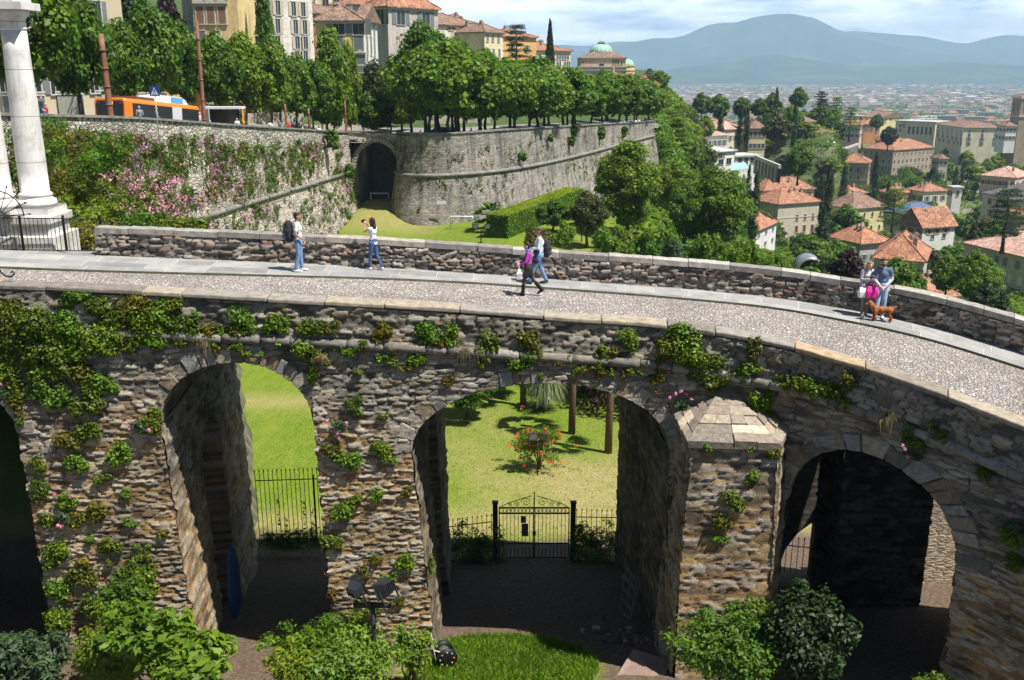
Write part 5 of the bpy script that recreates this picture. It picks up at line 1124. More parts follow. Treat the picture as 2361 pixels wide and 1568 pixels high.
def bld(name, label, A, B, d, h, wall, rows=(), floors=0, cols=0, scol=3, win=(1.0, 1.7), style='grey', roof='hip', rmat=None, rh=None, ov=.6, chim=2, cat_='house', group=None, side=(1, 1), bands=(), seed=0, balc=(), skip_front=False):
    """A, B = (px, py, Y) of the top corners of the front wall"""
    a = atY(*A); b = atY(B[0], B[1], B[2]); b.z = a.z; w = (b - a).length; rz = math.atan2(b.y - a.y, b.x - a.x)
    z0 = a.z - h; e = empty(name, ((a.x + b.x) / 2, (a.y + b.y) / 2, z0), rz, label=label, cat=cat_, group=group)
    m = MB(); m.box(-w / 2, w / 2, 0, d, -6, h); m.build('wall', wall, e)
    rh = rh if rh is not None else min(w, d) * .22; rmat = rmat or MT
    r = roof_mb(w, d, rh, ov, roof).build('roof', rmat if roof != 'flat' else MFL, e); r.location = (0, 0, h + .1)
    c = MB(); q = .14; c.box(-w / 2 - q, w / 2 + q, -q, 0, h - .45, h - .02); c.box(-w / 2 - q, -w / 2, 0, d, h - .45, h - .02); c.box(w / 2, w / 2 + q, 0, d, h - .45, h - .02)
    for bz in bands: c.box(-w / 2 - .1, w / 2 + .1, -.1, 0, bz, bz + .28); c.box(w / 2, w / 2 + .1, 0, d, bz, bz + .28); c.box(-w / 2 - .1, -w / 2, 0, d, bz, bz + .28)
    c.build('cornice', MTR, e)
    rr = random.Random(seed + int(A[0])); 
    for i in range(chim):
        ch = MB(); x, y = rr.uniform(-.3, .3) * w, rr.uniform(.25, .7) * d; zz = rh * .55; ch.box(x - .4, x + .4, y - .3, y + .3, zz - 1, zz + 1.3); ch.box(x - .5, x + .5, y - .4, y + .4, zz + 1.3, zz + 1.45); ch.box(x - .3, x + .3, y - .2, y + .2, zz + 1.45, zz + 1.8); ch.build('chimney', plaster('chimney_plaster', (.40, .31, .25)), r)
    zs = []
    for row in rows:
        py, pxs, ww, wh, st = row; ref = pxs[0]; zz = None
        for px in pxs:
            dr = ray(px, py); n_ = Vector((math.sin(rz), -math.cos(rz), 0)); t_ = (a - Vector((0, 0, CAMZ))).dot(n_) / Vector(dr).dot(n_); p = Vector(dr) * t_ + Vector((0, 0, CAMZ))
            if zz is None: zz = p.z
            lx = (p - a).dot((b - a) / w) - w / 2; add_window(e, (lx, 0, zz - z0), 0, ww, wh, st)
        zs.append((zz - z0, ww, wh, st))
    if floors:
        fh = h / floors
        for k in range(floors):
            zc = h - fh * (k + .5) - .1; zs.append((zc, win[0], win[1] * (.62 if k == 0 and floors > 2 else 1), style))
            if not skip_front:
                for i in range(cols): add_window(e, (-w / 2 + w * (i + .5) / cols, 0, zc), 0, win[0], zs[-1][2], style)
    for zc, ww, wh, st in zs:
        for i in range(scol):
            y = d * (i + .5) / scol
            if side[1]: add_window(e, (w / 2, y, zc), pi / 2, ww, wh, st)
            if side[0]: add_window(e, (-w / 2, y, zc), -pi / 2, ww, wh, st)
    for (zc, x0, x1) in balc:
        mb = MB(); mb.box(x0, x1, -.9, -.0, zc - .15, zc); n_ = int((x1 - x0) / .16)
        for i in range(n_ + 1): x = x0 + (x1 - x0) * i / n_; mb.box(x - .012, x + .012, -.88, -.86, zc, zc + 1)
        mb.box(x0, x1, -.9, -.85, zc + .97, zc + 1.03); mb.build('balcony', plain('wrought_iron', (.03, .03, .032)), e)
    return e
Y_ = plaster
# upper town on the left
bld('rusticated_palace', 'beige palace with coarse rusticated stone front behind the chestnut tree', (20, -120, 84), (266, -120, 96), 14, 17, wallstone('rusticated_stone', [(0, (.42, .36, .24)), (.5, (.52, .45, .31)), (1, (.60, .53, .38))], (.20, .17, .11), .9, .45, .3, 1.2, .12, .25),
    rows=[(245, (95, 140, 185, 230), .8, 2.2, 'grey closed'), (185, (80, 125, 170, 215), 1.1, 2.4, 'grey'), (100, (70, 120, 170, 220), 1.2, 2.4, 'grey'), (20, (70, 120, 170, 220), 1.2, 2.2, 'grey')], roof='hip', cat_='palace')
bld('red_roof_annex', 'low ochre house with red roof just behind the bus', (300, 185, 92), (470, 205, 98), 8, 5.2, Y_('plaster_ochre_low', (.60, .40, .16)), rows=[(232, (330, 375, 430, 455), .9, 1.3, 'brown closed')], rmat=MT, rh=1.8, chim=1)
bld('orange_house', 'bright orange house behind the bus shelter', (462, 203, 96), (562, 206, 104), 10, 6.2, Y_('plaster_orange', (.78, .42, .06), .15), rows=[(222, (480, 505, 535), .9, 1.2, 'green'), (260, (486, 545), .9, 1.5, 'green')], rmat=MT, rh=1.8, chim=1)
bld('ochre_palace', 'tall yellow ochre palace with pedimented shuttered windows and iron balcony', (436, -75, 118), (541, -75, 118), 14, 22, Y_('plaster_ochre', (.74, .55, .26)), rows=[(35, (461, 486, 512), .85, 1.95, 'brown closed ped'), (-20, (461, 486, 512), .85, 1.8, 'brown closed'), (88, (466, 500), .8, 1.6, 'grey closed')], rmat=MT, cat_='palace', side=(0, 0), balc=((12.9, -.9, 2.9),))
bld('frescoed_house', 'grey frescoed house between ochre palace and shuttered white house', (541, -75, 124), (622, -75, 128), 12, 23, Y_('plaster_fresco', (.36, .33, .30), .5), rows=[(20, (566, 592), .8, 1.7, 'brown'), (55, (566, 592), .8, 1.6, 'brown'), (-20, (566, 592), .8, 1.6, 'brown')], side=(0, 0))
bld('shuttered_house', 'narrow white house with olive shutters and flower balcony', (622, -40, 140), (718, -10, 146), 12, 24, Y_('plaster_white', (.66, .62, .55), .3), rows=[(18, (640, 676, 698), .8, 1.9, 'cream'), (60, (640, 681, 702), .8, 1.9, 'cream'), (97, (640, 685, 704), .8, 1.7, 'cream'), (130, (685, 704), .8, 1.5, 'cream')], side=(0, 0), rmat=MTB)
bld('brown_roofed_house', 'rust coloured house with long low roof above the yellow corner palace', (712, 30, 205), (834, 28, 215), 12, 14, Y_('plaster_rust', (.36, .17, .08)), rows=[(44, (728, 745, 765, 790), 1.2, 1.8, 'grey closed')], rmat=MTB, rh=2.0)
bld('terrace_house', 'cream house with planted roof terrace at the top of the picture', (725, -30, 235), (815, -30, 240), 14, 14, Y_('plaster_cream_top', (.68, .62, .42)), rows=[(3, (750, 775), 1.5, 2.4, 'dark'), (-15, (740, 790), 1.2, 2, 'dark')], roof='flat', chim=0)
yc = bld('corner_palace', 'yellow corner palace with grey quoins and pedimented right wing', (726, 48, 168), (834, 44, 168), 12, 21, Y_('plaster_yellow', (.78, .60, .25)), rows=[(62, (781, 827), 1.9, 2.5, 'grey'), (104, (781, 827), 1.6, 2.9, 'grey closed'), (147, (785, 831), 1.6, 2.8, 'grey closed ped')], rmat=MTB, rh=2.6, cat_='palace', bands=(13.8, 6.0), side=(0, 0), chim=3)
bld('pedimented_wing', 'white stuccoed wing with triangular gable beside the yellow palace', (835, 47, 168.6), (869, 47, 178), .8, 20, Y_('plaster_white2', (.70, .68, .62), .2), rows=[(65, (844, 853, 862), .9, 2.4, 'grey closed'), (106, (846, 855, 863), .9, 2.8, 'grey closed'), (148, (846, 862), .9, 2.4, 'grey closed')], roof='front', rh=2.8, rmat=MTB, bands=(13.,), side=(0, 0), chim=0, balc=((7.6, -2., 3.),))
bld('pink_tower_house', 'tall plain pinkish grey house with slate blue shuttered window', (842, 18, 200), (893, 20, 196), 14, 27, Y_('plaster_pinkgrey', (.52, .45, .41)), rows=[(37, (877,), 2.2, 3.1, 'grey')], rmat=MT, rh=3, side=(0, 1), scol=2, balc=())
bld('balcony_house', 'slim white stuccoed house with tall windows and small balconies', (893, 10, 204), (930, 16, 212), 12, 27, Y_('plaster_white3', (.72, .70, .66), .2), rows=[(35, (909, 916, 923), .7, 2.8, 'grey closed'), (78, (911, 918, 925), .7, 2.8, 'grey'), (110, (918,), 1., 2., 'grey'), (147, (914, 921, 928), .6, 2.8, 'dark arch')], rmat=MT, side=(0, 0), balc=((14.6, -.2, 2.), (10.6, -.2, 2.)))
bld('beige_house', 'beige house with three rows of small windows right of the slim white house', (928, 9, 222), (967, 18, 236), 14, 24, Y_('plaster_beige', (.60, .52, .38)), rows=[(25, (934, 943, 951), .9, 1.3, 'white closed'), (48, (936, 944, 953), .9, 2.8, 'cream closed'), (72, (937, 946, 954), .9, 2.2, 'cream closed')], rmat=MT, side=(0, 0))
bld('long_white_house', 'long white house with brown shuttered windows and wide tiled roof', (992, 56, 250), (1116, 61, 262), 16, 21, Y_('plaster_offwhite', (.72, .66, .58), .2), rows=[(66, (1038, 1043, 1068, 1087, 1096, 1107), .8, .9, 'brown'), (86, (1045, 1068, 1074, 1086, 1097, 1107), 1., 2.2, 'cream closed'), (122, (1087, 1097), 1., 2.2, 'grey closed'), (120, (1050, 1068, 1107), 1., 2.2, 'cream closed')], rmat=MTB, rh=3.2, side=(0, 0))
bld('roof_tower', 'little tower room with its own roof above the long white house', (1028, 40, 268), (1060, 40, 268), 4, 5, Y_('plaster_offwhite2', (.66, .60, .52)), rows=[(44, (1040, 1050), .8, .8, 'dark')], rh=.9, chim=0, side=(0, 0))
bld('cream_house', 'cream house with two small balconies left of the cedar', (1117, 74, 250), (1160, 75, 256), 14, 19, Y_('plaster_cream', (.72, .62, .40)), rows=[(86, (1124, 1136, 1149), .8, 2., 'grey closed'), (122, (1127, 1138, 1151), .8, 2., 'grey closed'), (149, (1128,), .9, 2., 'grey closed')], rmat=MTB, rh=2.2, side=(0, 0), balc=((10.2, -.2, 2.2), (6., -.2, 2.2)))
bld('apricot_house', 'apricot coloured house mostly hidden by the cedar', (1158, 84, 262), (1236, 98, 270), 12, 14, Y_('plaster_apricot', (.72, .40, .14)), rows=[(112, (1180, 1215), .9, 1.8, 'grey')], rmat=MT, rh=2.2, side=(0, 0))
bld('long_palace', 'pale palace with arched upper windows left of the domed church', (1230, 116, 290), (1316, 119, 300), 14, 14, Y_('plaster_palace', (.66, .60, .47), .2), rows=[(131, (1285, 1291, 1297, 1303, 1309), .7, 1.6, 'dark'), (148, (1285, 1291, 1302, 1308, 1312), .7, 1.6, 'dark arch')], rmat=MT, rh=2.4, side=(0, 1), scol=3, chim=4, cat_='palace')
bld('bastion_end_house', 'pink and ochre house with tiled roof at the end of the bastion', (1478, 186, 300), (1506, 186, 300), 9, 7.5, Y_('plaster_pink_end', (.62, .42, .28)), rows=[(192, (1485, 1497), .8, 1.3, 'brown'), (206, (1485, 1497), .8, 1.5, 'brown')], rh=1.8, side=(0, 1), scol=2)
bld('bastion_annex', 'low stone annex below the bastion end house', (1503, 197, 296), (1520, 197, 296), 6, 5, Y_('plaster_grey_end', (.40, .36, .30)), rows=[(203, (1510,), .8, 1.2, 'dark')], rh=1.2, side=(0, 0), chim=0)
bld('church_annex', 'small house with hipped roof in front of the domed church', (1408, 175, 322), (1440, 175, 326), 7, 6, Y_('plaster_annex', (.50, .42, .34)), rows=[(184, (1424,), .8, 1.4, 'grey')], rh=1.4, side=(0, 0), chim=1)

def church():
    wl = Y_('church_plaster', (.50, .41, .31), .3); wy = Y_('church_apse_plaster', (.68, .50, .24), .2)
    m, t = M_new('green_copper'); n = t.noise(t.coord('Object', (1, 1, .2)), .8, 5, .6); col = t.ramp(n, [(.3, (.17, .34, .26)), (.5, (.33, .55, .43)), (.7, (.50, .68, .56))]); finish(t, col, .6, n, .2, .03); CU = m
    Y = 345.; a = atY(1336, 151, Y); k = ppm(1390, 151, Y); px = lambda p: (p - 1336) / k; zt = lambda p: atY(1336, p, Y).z - zb; zb = 8.
    e = empty('domed_church', (a.x, Y, zb), 0, label='large church with green copper domes and pale walls on the ridge', cat='church')
    b = MB(); b.box(0, px(1444), 0, 20, -6, zt(154)); b.box(px(1340), px(1444), 1.5, 20, zt(154), zt(134)); b.build('wall', wl, e)
    c = MB(); c.box(-.4, px(1446), -.4, -.0, zt(155), zt(153)); c.box(-.4, px(1446), -.3, -.0, zt(162.5), zt(161)); c.box(px(1339), px(1446), 1.1, 1.5, zt(136), zt(133.5)); c.build('cornice', MTR, e)
    r = MB(); r.add([(px(1336), 1, 0), (px(1446), 1, 0), (px(1446), 20.5, 0), (px(1336), 20.5, 0), (px(1372), 7, 2.2), (px(1420), 7, 2.2), (px(1420), 15, 2.2), (px(1372), 15, 2.2)], [(0, 1, 5, 4), (1, 2, 6, 5), (2, 3, 7, 6), (3, 0, 4, 7), (4, 5, 6, 7)]); ro = r.build('roof', MTB, e); ro.location = (0, 0, zt(134) + .1)
    for i in (0, 1, 2, 3): r2 = MB(); 
    low = MB(); low.add([(0, -.3, 0), (px(1364), -.3, 0), (px(1364), 1.4, 1.), (px(1342), 1.4, 1.)], [(0, 1, 2, 3)]); lo = low.build('roof', MTB, e); lo.location = (0, 0, zt(154) + .05)
    cx = px(1391.5); cy = 10.; rr = 27 / k
    d = MB(); d.lathe([(rr, zt(136)), (rr, zt(122)), (rr + .25, zt(122)), (rr + .25, zt(120.5)), (rr, zt(120.5))], 40, 0, False, c=(cx, cy)); d.build('drum', wl, e)
    dm = MB(); H = zt(99) - zt(121); prof = [(rr * cos(t_) ** .9 * 1.0 if t_ < 1.5 else .9, zt(121) + H * sin(t_)) for t_ in np.linspace(0, 1.42, 10)]; dm.lathe(prof, 40, 0, True, c=(cx, cy))
    for i in range(16):
        an = i * pi / 8; dm.tube([(cx + (p[0] + .05) * cos(an), cy + (p[0] + .05) * sin(an), p[1]) for p in prof], .12, 5)
    do = dm.build('dome', CU, e)
    l = MB(); l.lathe([(1.25, zt(100)), (1.25, zt(97.5)), (1.6, zt(97.2)), (1.1, zt(95)), (.1, zt(93))], 12, 0, False, c=(cx, cy)); l.build('lantern', MSL, do)
    ax = px(1443) ; ra = 28 / k
    ap = MB(); ap.lathe([(ra, -6), (ra, zt(152)), (ra + .3, zt(152)), (ra + .3, zt(150.6)), (ra - .2, zt(150.5))], 40, 0, False, c=(ax, 9)); ap.build('apse', wy, e)
    c2 = MB(); c2.lathe([(ra + .25, zt(162.5)), (ra + .25, zt(161))], 40, 0, False, c=(ax, 9), caps=True); c2.build('cornice', MTR, e)
    H = zt(133) - zt(151); d2 = MB(); pr = [(ra * .93 * cos(t_), zt(151) + H * sin(t_)) for t_ in np.linspace(0, 1.5, 10)]; d2.lathe(pr, 40, 0, True, c=(ax, 9))
    for i in range(18): an = i * pi / 9; d2.tube([(ax + (p[0] + .05) * cos(an), 9 + (p[0] + .05) * sin(an), p[1]) for p in pr], .1, 5)
    d2.build('dome', CU, e)
    for q in (1415, 1420.5, 1426): add_window(e, (px(q), 1.5, zt(142.5)), 0, .75, 1.5, 'dark')
    add_window(e, (px(1345), 1.5, zt(146)), 0, .7, 1.2, 'red closed'); add_window(e, (px(1388), 1.5, zt(149.5)), 0, 1.6, .9, 'dark'); add_window(e, (px(1434), 1.5, zt(145)), 0, .6, 1.4, 'red closed')
church()
# garden retaining walls behind the promenade
for (x0, x1, y0, Y, h, lb) in ((560, 700, 262, 118, 3.2, 'grey stained retaining wall behind the street trees'), (745, 832, 276, 132, 3.6, 'concrete coloured retaining wall left of the blue parked car'), (985, 1130, 262, 150, 6, 'pale buttressed retaining wall behind the tallest trees')):
    a = atY(x0, y0, Y); b = atY(x1, y0 + 2, Y + 4); m = MB(); L = (b - a).length; m.box(0, L, 0, .6, -3, h)
    for i in range(int(L / 3)): m.box(i * 3 + .4, i * 3 + .9, -.25, 0, -3, h - .4)
    o = m.build('retaining_wall', Y_('retaining_render', (.40, .37, .30), .5)); o.location = (a.x, a.y, a.z - h); o.rotation_euler = (0, 0, math.atan2(b.y - a.y, b.x - a.x)); setp(o, lb, 'wall')

# hillside and town on the right: (name, label, A, B, depth, height, wall, kwargs)
C1 = Y_('villa_beige', (.56, .50, .37), .2); C2 = Y_('villa_yellow', (.66, .58, .30), .2); C3 = Y_('villa_orange', (.60, .30, .12)); C4 = Y_('villa_cream', (.66, .60, .44), .2); C5 = Y_('villa_grey', (.50, .47, .42), .2); C6 = Y_('villa_white', (.72, .70, .66), .15); C7 = Y_('villa_brick', (.36, .29, .21), .3); C8 = Y_('villa_pink', (.60, .44, .35), .2)
BL = []
def hb(*a, **k):
    e = bld(*a, **k); A, B = a[2], a[3]; BL.append((A[0], B[0], A[1], A[1] + a[5] * ppm(A[0], A[1], A[2]), A[2])); return e
hb('villa', 'beige four storey villa with red tiled hip roof and dormers', (1795, 471, 300), (1889, 471, 307), 13, 11.2, C1, rows=[(502, (1837.5, 1856, 1874), .9, 1.8, 'red closed'), (528, (1836, 1854, 1872), 1.1, 2.1, 'red closed')], bands=(6.6,), rh=4.2, chim=4, scol=4, side=(1, 0))
hb('villa', 'yellow villa directly behind the beige four storey one', (1762, 440, 320), (1876, 442, 326), 10, 7.4, C2, floors=2, cols=6, rh=3.6, chim=4, style='brown', side=(1, 0))
hb('cottage', 'small house with orange roof half hidden left of the beige villa', (1742, 533, 246), (1790, 522, 262), 9, 6, C6, floors=2, cols=3, rmat=MTO, rh=3.2, win=(.8, 1.1), side=(0, 1))
hb('villa', 'cream villa with grey brown hip roof and rounded corner bay', (1966, 482, 315), (2040, 481, 322), 12, 9, C2, floors=2, cols=4, rmat=MTB, rh=4.4, style='dark arch', side=(0, 1), win=(.9, 1.6))
hb('pavilion', 'low terracotta roofed pavilion above the cream villa', (1958, 447, 352), (1998, 449, 356), 9, 4, C8, floors=1, cols=3, rh=2.2, chim=1, side=(0, 1))
hb('villa', 'brown stuccoed villa with arched windows and dormers in the roof', (1932, 374, 430), (2004, 376, 425), 15, 13, C7, rows=[(390, (1950, 1961, 1979), 1., 2.1, 'grey arch'), (408, (1950, 1961, 1979), .9, 1.6, 'cream')], rh=3.6, chim=4, bands=(5.5,), scol=3, side=(0, 1), style='brown')
hb('apartment_block', 'tall grey block with red hip roofs and long side of balconies', (1990, 341, 505), (2061, 342, 490), 34, 19, C7, floors=5, cols=5, rh=4.2, chim=5, scol=10, side=(0, 1), win=(1.1, 1.9), style='dark arch', bands=(11.5,))
hb('apartment_block', 'upper red roofed wing behind the tall grey block', (2050, 328, 520), (2090, 329, 520), 20, 20, C7, floors=5, cols=3, rh=4, chim=3, scol=5, side=(0, 1))
hb('long_palace', 'long cream palace with colonnade and many roof chimneys', (2160, 286, 600), (2222, 292, 560), 22, 18, C4, rows=[(294, (2163, 2174, 2185, 2196, 2207, 2217), 1.1, 1.2, 'dark'), (303, (2163, 2174, 2185, 2196, 2207, 2217), 1.2, 2., 'dark arch'), (322, (2165, 2176, 2188, 2200, 2209, 2217), 1.1, 2., 'grey'), (312, (2163, 2174, 2185, 2196, 2207, 2217), 1.1, 1.8, 'grey')], rh=3.4, chim=8, rmat=MTB, side=(0, 1), cat_='palace')
hb('colonnaded_palace', 'cream palace wing with dark flat attic left of the long palace', (2066, 279, 625), (2158, 281, 605), 20, 18, C4, rows=[(290, (2076, 2084), 1.2, 2., 'dark'), (300, (2096, 2106, 2116, 2126, 2136, 2146), 1.4, 4.5, 'dark'), (300, (2068, 2076), 1.1, 2., 'dark')], roof='flat', chim=0, side=(0, 0), cat_='palace')
hb('house', 'yellow gabled house above the colonnaded palace', (2031, 272, 690), (2082, 276, 700), 16, 11, C2, rows=[(275, (2035, 2043, 2054), 1.3, 2., 'dark')], roof='front', rmat=MTB, rh=3.5, side=(0, 0))
hb('house', 'house with bright orange hip roof left of the cream tower', (1938, 288, 590), (1984, 289, 585), 12, 8, C8, floors=2, cols=4, rmat=MTO, rh=3.8, side=(0, 1))
hb('house', 'low bright orange roof between cream tower and garden trees', (1992, 286, 600), (2030, 287, 600), 10, 6, C3, floors=1, cols=3, rmat=MTO, rh=2.5)
hb('tower_house', 'slim cream tower with dark flat top beside the orange roofs', (1974, 268, 610), (1996, 268, 610), 6, 14, C2, rows=[(272, (1985,), 1.2, 2.4, 'dark')], roof='flat', chim=0)
hb('villa', 'cream villa with low hip roof above the white parasols', (1883, 307, 372), (1922, 306, 376), 11, 5.6, C4, rows=[(314, (1895,), 1., 1.6, 'brown')], rh=1.8, rmat=MTB, chim=1, side=(0, 1))
hb('villa', 'pink roofed low wing left of the villa with the parasols', (1866, 305, 380), (1890, 304, 382), 9, 4, C8, floors=1, cols=3, rmat=MTO, rh=1.2, chim=0)
hb('villa', 'brown roofed villa higher up before the great cedar', (1845, 281, 395), (1880, 281, 398), 12, 6, C8, floors=2, cols=3, rh=2.2, rmat=MTB, chim=1)
hb('cottage', 'lower brown roofed house stepping down from the cedar', (1848, 291, 380), (1874, 291, 382), 9, 4.5, C8, floors=1, cols=3, rh=1.5, rmat=MTB, chim=0)
hb('villa', 'villa with long pink roof among trees left of the olive crown', (1668, 299, 340), (1712, 299, 348), 11, 6, C4, floors=1, cols=4, rmat=MTP, rh=3, chim=2)
hb('villa', 'cream villa with brown roof behind the olive crown', (1728, 296, 345), (1766, 300, 345), 11, 8, C2, floors=2, cols=4, rmat=MTB, rh=2.6, side=(0, 1))
hb('cottage', 'house with pinkish roof below the long pink roof', (1620, 314, 300), (1676, 312, 306), 9, 4.5, C6, floors=1, cols=5, rmat=MTP, rh=1.8, chim=1)
hb('slate_roofed_palace', 'yellow palace with slate roof and small dormers at the right edge', (2267, 444, 312), (2372, 452, 288), 18, 13, C4, rows=[(464, (2282, 2300, 2316), .9, 1.9, 'grey'), (492, (2282, 2300, 2316, 2334), 1., 1.9, 'grey'), (512, (2282, 2300, 2316), .9, 1.5, 'grey')], rmat=MSL, rh=4.2, chim=3, bands=(4.2, 8.6), side=(1, 0), cat_='palace')
hb('house', 'white house whose blue metal roof carries solar panels', (2092, 497, 288), (2182, 496, 292), 10, 6, C6, floors=1, cols=3, rmat=plain('blue_metal_roof', (.10, .15, .24), .35), rh=3, chim=0)
hb('house', 'white house with reddish roof and wooden balcony in front of the solar panels', (2128, 526, 262), (2202, 526, 266), 9, 6, C6, rows=[(534, (2142, 2160, 2180), 1.1, 1.4, 'brown'), (546, (2150, 2176), 1.1, 1.2, 'dark')], roof='gable', rh=5, chim=3, side=(1, 0))
hb('villa', 'low house with big bright red hip roof and several chimneys', (2016, 595, 188), (2130, 604, 184), 15, 4, C5, floors=1, cols=6, rmat=MTO, rh=4.2, chim=5, win=(.8, 1.1), style='grey', side=(1, 0))
hb('villa', 'grey house with red hip roof rising behind the big red roof', (1984, 562, 205), (2050, 560, 208), 10, 6, C5, floors=1, cols=3, rmat=MTO, rh=2.8, chim=3, win=(.9, 1.2), style='grey')
hb('apartment_house', 'grey apartment house with mottled pink tiles at the right edge', (2226, 560, 182), (2385, 575, 166), 14, 15, C5, rows=[(590, (2262, 2300, 2320, 2350), 1.1, 1.5, 'grey closed'), (625, (2262, 2300, 2330, 2355), 1., 1.4, 'white closed'), (662, (2300, 2335, 2358), 1., 1.4, 'grey'), (700, (2340,), 1., 1.4, 'grey')], rmat=MTP, rh=2.8, chim=3, side=(1, 0))
hb('cottage', 'lone white cottage with tiled hip roof just above the parapet', (2122, 690, 138), (2250, 684, 142), 8, 3.2, C6, floors=1, cols=3, rmat=MT, rh=2.5, chim=1, ov=.7)
hb('brick_tower', 'old brick turret at the right picture edge above the apartment house', (2348, 494, 205), (2380, 494, 205), 4, 9, C7, floors=1, cols=1, rh=1., chim=0)
hb('villa', 'wide low villa with flat pinkish hip roof among dark trees', (2262, 404, 405), (2342, 406, 395), 18, 5, C8, floors=1, cols=6, rmat=MTP, rh=3.4, chim=1, style='brown')
hb('cottage', 'little villa with arched ground floor window and terracotta roof', (2130, 442, 370), (2184, 441, 374), 9, 5.4, C4, floors=1, cols=3, rh=2.4, chim=3, win=(1.2, 2.), style='grey arch')
hb('turret', 'white crenellated turret beside the little villa', (2198, 433, 366), (2219, 433, 366), 4, 8, C6, rows=[(446, (2208,), 1., 2., 'dark arch')], roof='flat', chim=0)
hb('cottage', 'small terracotta roofed house below the apartment block', (2068, 446, 372), (2098, 446, 376), 8, 4, C3, floors=1, cols=2, rh=2.4, chim=3)
hb('cottage', 'grey brown roofed garden lodge above the sunlit trees', (2166, 366, 440), (2186, 366, 440), 8, 4, C5, floors=1, cols=2, rh=1.8, rmat=MTB, chim=0)
hb('modern_house', 'white modern house with flat roofs and terraces on the spur', (1630, 352, 288), (1694, 352, 296), 12, 6.5, C6, rows=[(362, (1642, 1660), 2., 1.6, 'grey'), (375, (1640, 1662, 1680), 2.2, 1.8, 'dark')], rmat=MFL, roof='hip', rh=1.5, chim=1, side=(0, 1))
hb('modern_house', 'lower white modern wing with arcade and balconies', (1696, 362, 300), (1752, 362, 304), 8, 4.8, C6, rows=[(370, (1706, 1720, 1734, 1746), 1.4, 2.2, 'dark arch')], roof='flat', chim=0)
hb('house', 'white house with grey roof on the far right before the bell tower', (2320, 291, 520), (2345, 291, 520), 10, 8, C6, floors=2, cols=3, rmat=MTB, rh=2, chim=1)
hb('row_house', 'long reddish row of houses behind the far right trees', (2225, 296, 600), (2330, 300, 590), 14, 8, C8, floors=2, cols=10, rmat=MTB, rh=3, chim=6, win=(.9, 1.2))
# bell tower at the right edge
a = atY(2344, 223, 560); e = empty('bell_tower', (a.x + 5.5, 560, -34), 0, label='old stone bell tower cut by the right picture edge', cat='bell tower'); H = a.z + 34
m = MB(); m.box(-5, 5, -5, 5, -5, H - 1); m.build('wall', C7, e); m = MB(); m.box(-5.5, 5.5, -5.5, 5.5, H - 11, H - 10.4); m.box(-5.6, 5.6, -5.6, 5.6, H - 1, H); m.build('cornice', MTR, e)
for x in (-2.2, 2.2): add_window(e, (x, -5, H - 5.5), 0, 2., 5, 'dark arch'); add_window(e, (-5, x, H - 5.5), -pi / 2, 2., 5, 'dark arch')
r = roof_mb(10, 10, 2.5, .3, 'hip', -5).build('roof', MTB, e); r.location = (0, 0, H)
# arcaded retaining walls
for i, (x0, y0, Y0, x1, y1, Y1, h, lb) in enumerate(((1740, 362, 300, 1795, 384, 285, 5, 'white arcaded retaining wall running down from the modern house'), (1926, 350, 470, 1980, 332, 520, 5, 'pale arcaded road wall left of the apartment block'))):
    a = atY(x0, y0, Y0); b = atY(x1, y1, Y1); L = (b - a).length; m = MB(); n = int(L / 2.2)
    for k in range(n): x = L * k / n; m.box(x, x + .7, 0, .8, -h, -.6)
    m.box(0, L, 0, .8, -.6, .5); m.box(0, L, .8, 1.1, -h, -.6, 1); o = m.build('arcaded_wall', [C5, MGL]); o.location = a; d = b - a; o.rotation_euler = (0, -math.atan2(d.z, math.hypot(d.x, d.y)), math.atan2(d.y, d.x)); setp(o, lb, 'wall')
# curved metal pavilion roof
c = atY(1865, 625, 128); e = empty('curved_pavilion', c, -.15, label='curved grey metal roof of a garden pavilion among bushes', cat='pavilion'); m = MB(); kk = ppm(1865, 600, 128)
ro, ri = 33 / kk, 28 / kk; n = 20; vs = []
for i in range(n + 1):
    an = pi * i / n
    for r_, y in ((ro, -1.5), (ro, 2.5), (ri, 2.5), (ri, -1.5)): vs.append((-r_ * cos(an), y, r_ * sin(an) * 1.05))
m.add(vs, [(i * 4 + c_, i * 4 + (c_ + 1) % 4, i * 4 + 4 + (c_ + 1) % 4, i * 4 + 4 + c_) for i in range(n) for c_ in range(4)], 0, True); m.build('roof', plain('zinc', (.36, .37, .38), .4, .6), e)
m = MB(); m.box(-ri * .95, ri * .95, .2, 2, -2.5, .3); m.prism([(-ri * .95 * cos(t_), .3 + (ri * .9) * sin(t_)) for t_ in np.linspace(0, pi, 14)], .2, 2); m.build('glazing', MGL, e)
# white parasols and solar panels, teal awning
for i, (px, py) in enumerate(((1863, 331), (1876, 330), (1889, 333), (1903, 330), (1913, 328))):
    p = atY(px, py, 364); e = empty('parasol', p, 0, label='white square parasol on the villa terrace', cat='parasol', group='white parasols on the villa terrace'); m = MB().add([(-1.8, -1.8, 0), (1.8, -1.8, 0), (1.8, 1.8, 0), (-1.8, 1.8, 0), (0, 0, .9)], [(0, 1, 4), (1, 2, 4), (2, 3, 4), (3, 0, 4), (3, 2, 1, 0)]); m.build('canopy', plain('canvas_white', (.8, .8, .8)), e); MB().tube([(0, 0, -2.6), (0, 0, .6)], .05, 6).build('pole', MTR, e)
p = atY(1706, 384, 283); m = MB(); m.add([(-2.4, -1, -1), (2.4, -1, -.4), (2.0, 2, 1.), (-1.6, 2, .8), (-2.4, -1, -1.12), (2.4, -1, -.52), (2.0, 2, .88), (-1.6, 2, .68)], [(0, 1, 2, 3), (7, 6, 5, 4), (0, 4, 5, 1), (1, 5, 6, 2), (2, 6, 7, 3), (3, 7, 4, 0)]); o = m.build('awning', plain('teal_canvas', (.30, .55, .58))); o.location = p; setp(o, 'pale teal awning on the terrace of the white modern house', 'awning')
